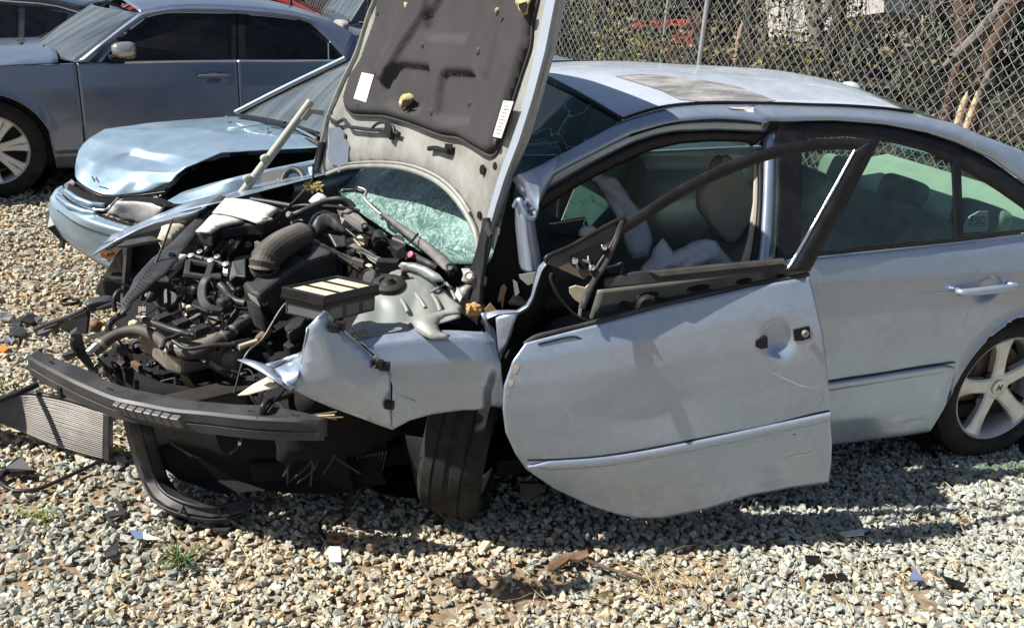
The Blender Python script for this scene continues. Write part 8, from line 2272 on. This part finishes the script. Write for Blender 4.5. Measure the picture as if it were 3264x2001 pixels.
# black plastic carrier bent from the beam to the ground
cl = [(cJ(690, 60), .38), (cJ(712, 160), .32), (cJ(748, 290), .20), (cJ(800, 430), .10), (cJ(850, 520), .07), (cJ(930, 580), .06), (cJ(1060, 625), .05), (cJ(1200, 648), .045), (cJ(1310, 640), .045), (cJ(1350, 625), .05)]
cr = [(cJ(775, 60), .38), (cJ(800, 150), .33), (cJ(838, 280), .23), (cJ(878, 400), .14), (cJ(925, 470), .115), (cJ(985, 510), .11), (cJ(1080, 545), .105), (cJ(1200, 562), .10), (cJ(1320, 535), .10), (cJ(1425, 505), .10)]
L0 = [on_z(*p, z) for p, z in cl]; L1 = [on_z(*p, z) for p, z in cr]
car_ = thing('plastic_carrier', 'bent black plastic carrier hanging from the beam down onto the gravel', 'car part', (L0[6] + L1[6]) / 2 * np.array([1, 1, 0]))
Lm = [(a + b) / 2 + np.array([-.008, -.012, .004]) for a, b in zip(L0, L1)]
loft('channel', [[p + np.array([.03, .03, -.01]) for p in L0], L0, Lm, L1, [p + np.array([.035, .03, -.02]) for p in L1]], M_black2, car_, n=60, sub=3, solid=.004, sharp=40)
tube('rib', [(a * .75 + b * .25) + np.array([-.008, -.012, .006]) for a, b in zip(L0[3:], L1[3:])], .004, M_black, car_, n=4)
tube('rib', [b + np.array([-.004, -.006, .004]) for b in L1], .006, M_black, car_, n=4)
slab('end_flap', [on_z(*cJ(*p), z) for p, z in (((1290, 640), .06), ((1340, 590), .07), ((1420, 508), .105), ((1428, 520), .10), ((1365, 610), .06), ((1320, 660), .05))], M_black, car_, thick=.008)
for pts in (((1230, 590), (1255, 570), (1290, 600), (1245, 610)), ((1000, 540), (1030, 545), (1015, 590), (1005, 585))):
    tube('loop', [on_z(*cJ(*p), .095) for p in pts], .004, M_black, car_, n=4)
for pts in (((965, 630), (1000, 610), (1055, 625), (1010, 655)), ((1190, 670), (1230, 655), (1300, 665), (1270, 695), (1210, 690))):
    slab('tab', [on_z(*cJ(*p), .035) for p in pts], M_black, car_, thick=.012)
slab('white_clip', [on_z(*cJ(*p), .05) for p in ((848, 570), (905, 580), (880, 600), (852, 598))], M_label, car_, thick=.006)
slab('upper_plate', [on_z(*cJ(*p), z) for p, z in (((690, 60), .40), ((720, 48), .41), ((1060, 105), .40), ((1060, 118), .38), ((780, 88), .385))], M_black2, car_, thick=.02)

# small litter on the gravel
def litter(name, label, cat, pts, mat, th=.006, c=None, z=.03):
    o = slab(name, [on_z(*(c or cJ)(*p), z + (p[2] if len(p) > 2 else 0)) if len(p) == 2 else on_z(*(c or cJ)(p[0], p[1]), z + p[2]) for p in pts], mat, None, thick=th)
    tag(o, label, cat); return o
litter('plastic_bracket', 'angled grey plastic bracket left of the carrier on the gravel', 'plastic piece', [(585, 598), (640, 572), (665, 580), (668, 570), (640, 515), (655, 510), (705, 585), (695, 600), (610, 612), (640, 660), (625, 662)], M_black2, .008)
litter('plastic_shard', 'dark triangular shard below the bracket', 'plastic piece', [(580, 805), (640, 770), (662, 740), (668, 775), (655, 820), (600, 840)], M_black2, .008, z=.04)
litter('blue_card', 'small blue and white card on the gravel', 'card', [(722, 685), (800, 697), (802, 735), (762, 738)], principled('blue_print', (.13, .18, .30), .45), .002, z=.04)
litter('white_card', 'white strip of card beside the blue one', 'card', [(802, 700), (870, 725), (905, 738), (830, 742), (804, 736)], M_label, .002, z=.045)
litter('black_chunk', 'broken black plastic chunk at the left edge of the photo', 'plastic piece', [(28, 340, .0), (90, 280, .03), (120, 278, .03), (180, 350, 0), (130, 355, 0), (60, 360, 0)], M_black, .03, z=.05)
h1 = tube('black_cable', [on_z(*cJ(*p), .03) for p in ((0, 400), (20, 370), (60, 352))] , .012, M_black, None, n=4); tag(h1, 'short black hose end beside the broken chunk', 'hose')
h2 = tube('black_cable', [on_z(*cJ(*p), .028) for p in ((0, 420), (40, 450), (110, 470), (220, 455), (340, 405), (460, 350), (560, 305), (610, 285))], .0075, M_black, None, n=6); tag(h2, 'long black cable curving over the gravel below the radiator', 'cable')
rg1 = tube('rubber_ring', [on_z(*cA(78, 1222), .022) + np.array([.040 * math.cos(a), .040 * math.sin(a), 0]) for a in np.linspace(0, 2 * math.pi, 15)], .010, M_trim, None, n=2); tag(rg1, 'black rubber ring lying on the gravel left of the engine', 'ring')
litter('orange_shard', 'orange lens shard at the left edge', 'lens shard', [(0, 1105), (15, 1100), (28, 1110), (10, 1125), (0, 1120)], M_amber, .004, c=lambda x, y: (x, y))
# heap of broken lamp pieces at far left
FRAG = ['dull metallic fragment at the back left of the heap', 'black fragment in the middle of the heap', 'glossy black fragment at the back of the heap', 'dull metallic fragment at the back right of the heap',
        'large black fragment at the front of the heap', 'small black fragment at the front right of the heap', 'bright silver fragment at the front left of the heap', 'black fragment lying apart at the right of the heap', 'small white fragment at the left back edge of the heap']
for i, (x, y, s, m) in enumerate(((20, 1010, 30, M_metal), (55, 1030, 26, M_black2), (95, 1015, 30, M_trim), (130, 1020, 24, M_metal), (60, 1060, 34, M_black2), (120, 1050, 22, M_black), (30, 1080, 20, M_bright), (160, 1040, 18, M_black2), (12, 1000, 14, M_label))):
    pts = [(x + s * math.cos(a) * TG.uniform(.6, 1.2), y + s * .6 * math.sin(a) * TG.uniform(.6, 1.2)) for a in np.linspace(0, 5.2, 5)]
    o = slab('lamp_fragment', [on_z(*p, .035 + .02 * TG.random()) for p in pts], m, None, thick=.008)
    tag(o, FRAG[i], 'fragment', 'broken lamp fragments heaped at the left')
litter('bright_strip', 'pale trim strip lying by the shadow edge at right', 'strip', [(2676, 1698), (2745, 1686), (2758, 1692), (2754, 1704), (2690, 1712)], M_label, .004, c=lambda x, y: (x, y), z=.04)
litter('brown_board', 'curved brown board fragment on the shadow edge', 'board', [(1745, 1812), (1752, 1790), (1800, 1765), (1872, 1752), (1878, 1772), (1850, 1785), (1815, 1782), (1790, 1800), (1765, 1818)], M_rust, .012, c=lambda x, y: (x, y), z=.05)
litter('dark_flake', 'narrow dark plastic flake on the pale gravel at right', 'flake', [(2620, 1832), (2690, 1826), (2700, 1846), (2640, 1850)], M_trim, .006, c=lambda x, y: (x, y), z=.035)
litter('dark_flake', 'longer dark flake nearest the right edge', 'flake', [(3005, 1835), (3080, 1860), (3070, 1872), (3020, 1858)], M_trim, .006, c=lambda x, y: (x, y), z=.035)
litter('dark_flake', 'blackish bit of plastic left of the straw patch at right', 'flake', [(2565, 1770), (2615, 1772), (2610, 1795), (2570, 1790)], M_trim, .006, c=lambda x, y: (x, y), z=.035)
litter('blue_shard', 'small blue grey shard on the pale gravel at right', 'shard', [(2900, 1850), (2915, 1808), (2945, 1850)], principled('blue_plastic', (.16, .18, .32), .35), .006, c=lambda x, y: (x, y), z=.04)
tg_ = slab('wire_tag', [on_z(*cJ(*p), z) for p, z in (((1835, 778), .05), ((1908, 780), .05), ((1915, 865), .03), ((1848, 868), .03))], M_label, None, thick=.004)
tag(tg_, 'white tag on a wire end lying on the gravel', 'tag')
wr_ = tube('black_cable', [on_z(*cJ(*p), z) for p, z in (((1925, 585), .05), ((1850, 592), .05), ((1800, 630), .05), ((1795, 680), .05), ((1820, 730), .05), ((1840, 790), .045))], .006, M_trim, None, n=6)
tag(wr_, 'thin black wire leading to the white tag', 'wire')
sl = tube('cable_sleeve', [on_z(*cJ(*p), z) for p, z in (((2055, 375), .13), ((2020, 440), .10), ((1970, 520), .06), ((1925, 585), .04))], [.010, .013, .014, .012], M_black2, None, n=5)
tag(sl, 'frayed black cable sleeve slanting down to the gravel', 'sleeve')
wg = tube('clay_ring', [on_z(*cJ(1885, 733), .035) + np.array([.017 * math.cos(a), .017 * math.sin(a), .003 * math.sin(a)]) for a in np.linspace(0, 2 * math.pi, 11)], .007, principled('orange_clay', (.40, .17, .07), .8), None, n=2)
tag(wg, 'orange ring beside the white tag', 'ring')
bp = tube('brown_plug', [on_z(*cJ(*p), .045) for p in ((2070, 790), (2100, 750), (2125, 710))], [.012, .012, .009], principled('brown_rubber', (.25, .16, .11), .7), None, n=3)
tag(bp, 'brown plug lying in the shadow right of the orange ring', 'plug')
# twig on the straw
for pts, lb in ((((1862, 1785), (1960, 1820), (2060, 1850)), 'brown twig lying on the straw patch'), (((2655, 1700), (2680, 1715), (2710, 1722)), 'short pale twig beside the trim strip')):
    o = tube('twig', [on_z(*p, .04) for p in pts], .005, B_red, None, n=3, seg=6); tag(o, lb, 'twig')
# grass tuft and a patch of weeds
def tuft(name, label, c, n, l, m, spread):
    t = thing(name, label, 'grass tuft', (c[0], c[1], 0))
    V, F = [], []
    for i in range(n):
        a = TG.uniform(0, 6.28); b0 = np.array([c[0], c[1], 0.0]) + TG.normal(0, spread, 3) * np.array([1, 1, 0])
        ll = l * TG.uniform(.5, 1.2); d = np.array([math.cos(a), math.sin(a), 0]); w = np.array([-d[1], d[0], 0]) * .0022
        P = [b0, b0 + d * ll * .25 + np.array([0, 0, ll * .55]), b0 + d * ll * .6 + np.array([0, 0, ll * .75]), b0 + d * ll * .95 + np.array([0, 0, ll * .65])]
        b = len(V)
        for q, s in zip(P, (1, 1, .7, .1)): V += [q - w * s, q + w * s]
        F += [(b + 2 * q, b + 2 * q + 1, b + 2 * q + 3, b + 2 * q + 2) for q in range(3)]
    obj('blades', V, F, m, t)['kind'] = 'stuff'
M_grass = principled('grass_blade', (0.075, 0.125, 0.035), .6, var=.35, vscale=20)
tuft('grass_tuft', 'green tuft of grass growing through the gravel', on_z(*cJ(1020, 905), 0), 60, .085, M_grass, .011)
tuft('weed_patch', 'sparse yellow green weeds at the lower left', on_z(*cJ(230, 640), 0), 160, .03, principled('weed_blade', (0.20, 0.22, 0.06), .7, var=.35, vscale=20), .035)
# ------------------------------------------------------------------ scars in the paint: bared primer, scratches, nicks
M_primer = principled('bared_primer', (0.42, 0.38, 0.30), .7, 0, var=.2, vscale=30)
M_scr = principled('scratched_paint', (0.62, 0.64, 0.66), .6, .1, var=.15, vscale=40)
M_nick = principled('dark_nick', (0.05, 0.05, 0.05), .7)
def mark(name, pts, target, mat, c=None, off=.0012, step=6.0):
    drape(name, [(c(*p) if c else p) for p in pts], target, mat, target, step=step, off=off)
mark('paint_chip', [(932, 1335), (972, 1312), (985, 1338), (962, 1388), (936, 1380)], door, M_primer, cG)
mark('paint_chip', [(905, 1430), (945, 1425), (940, 1465), (912, 1475)], door, M_primer, cG)
mark('paint_chip', [(896, 1490), (915, 1495), (905, 1530), (890, 1525)], door, M_primer, cG)
def scratch(pts, w, target, mat, c):
    P = [c(*p) for p in pts]
    up_, dn = [], []
    for i, p in enumerate(P):
        a, b = P[max(0, i - 1)], P[min(len(P) - 1, i + 1)]
        d = np.array(b) - np.array(a); d /= np.linalg.norm(d) + 1e-9
        ww = w * (0.25 if i in (0, len(P) - 1) else 1.0)
        up_.append((p[0] - d[1] * ww, p[1] + d[0] * ww)); dn.append((p[0] + d[1] * ww, p[1] - d[0] * ww))
    drape('scratch', up_ + dn[::-1], target, mat, target, step=12, off=.001)
scratch([(440, 1095), (480, 1085), (520, 1080), (560, 1072), (590, 1045)], 2.2, door, M_scr, cH)
scratch([(545, 960), (552, 985), (540, 1010)], 1.8, door, M_scr, cH)
scratch([(368, 700), (430, 730), (510, 765), (582, 775)], 2.6, door, M_scr, cH)
scratch([(610, 790), (618, 820), (600, 860), (580, 875)], 1.6, door, M_scr, cH)
scratch([(470, 990), (480, 985), (485, 993)], 2.0, door, M_nick, cH)
scratch([(585, 310), (610, 320), (640, 316)], 2.4, rear_door, M_scr, cH)
scratch([(1050, 347), (1120, 340), (1240, 330)], 1.8, rear_door, M_scr, cH)
scratch([(955, 935), (1010, 925), (1080, 915)], 1.8, rear_door, M_scr, cH)
scratch([(100, 1340), (170, 1372), (300, 1410)], 1.6, door, M_scr, crop(1600, 1050, 2.0))
scratch([(330, 440), (420, 520), (460, 600)], 1.6, door, M_scr, crop(1600, 1050, 2.0))
for (x, y) in ((85, 412), (360, 460), (440, 412), (700, 470), (760, 520), (980, 250), (1000, 260), (1100, 620), (900, 300)):
    mark('paint_nick', [(x - 3, y), (x, y - 3), (x + 3, y), (x, y + 3)], rear_door if x > 600 else door, M_scr, cH, step=20)
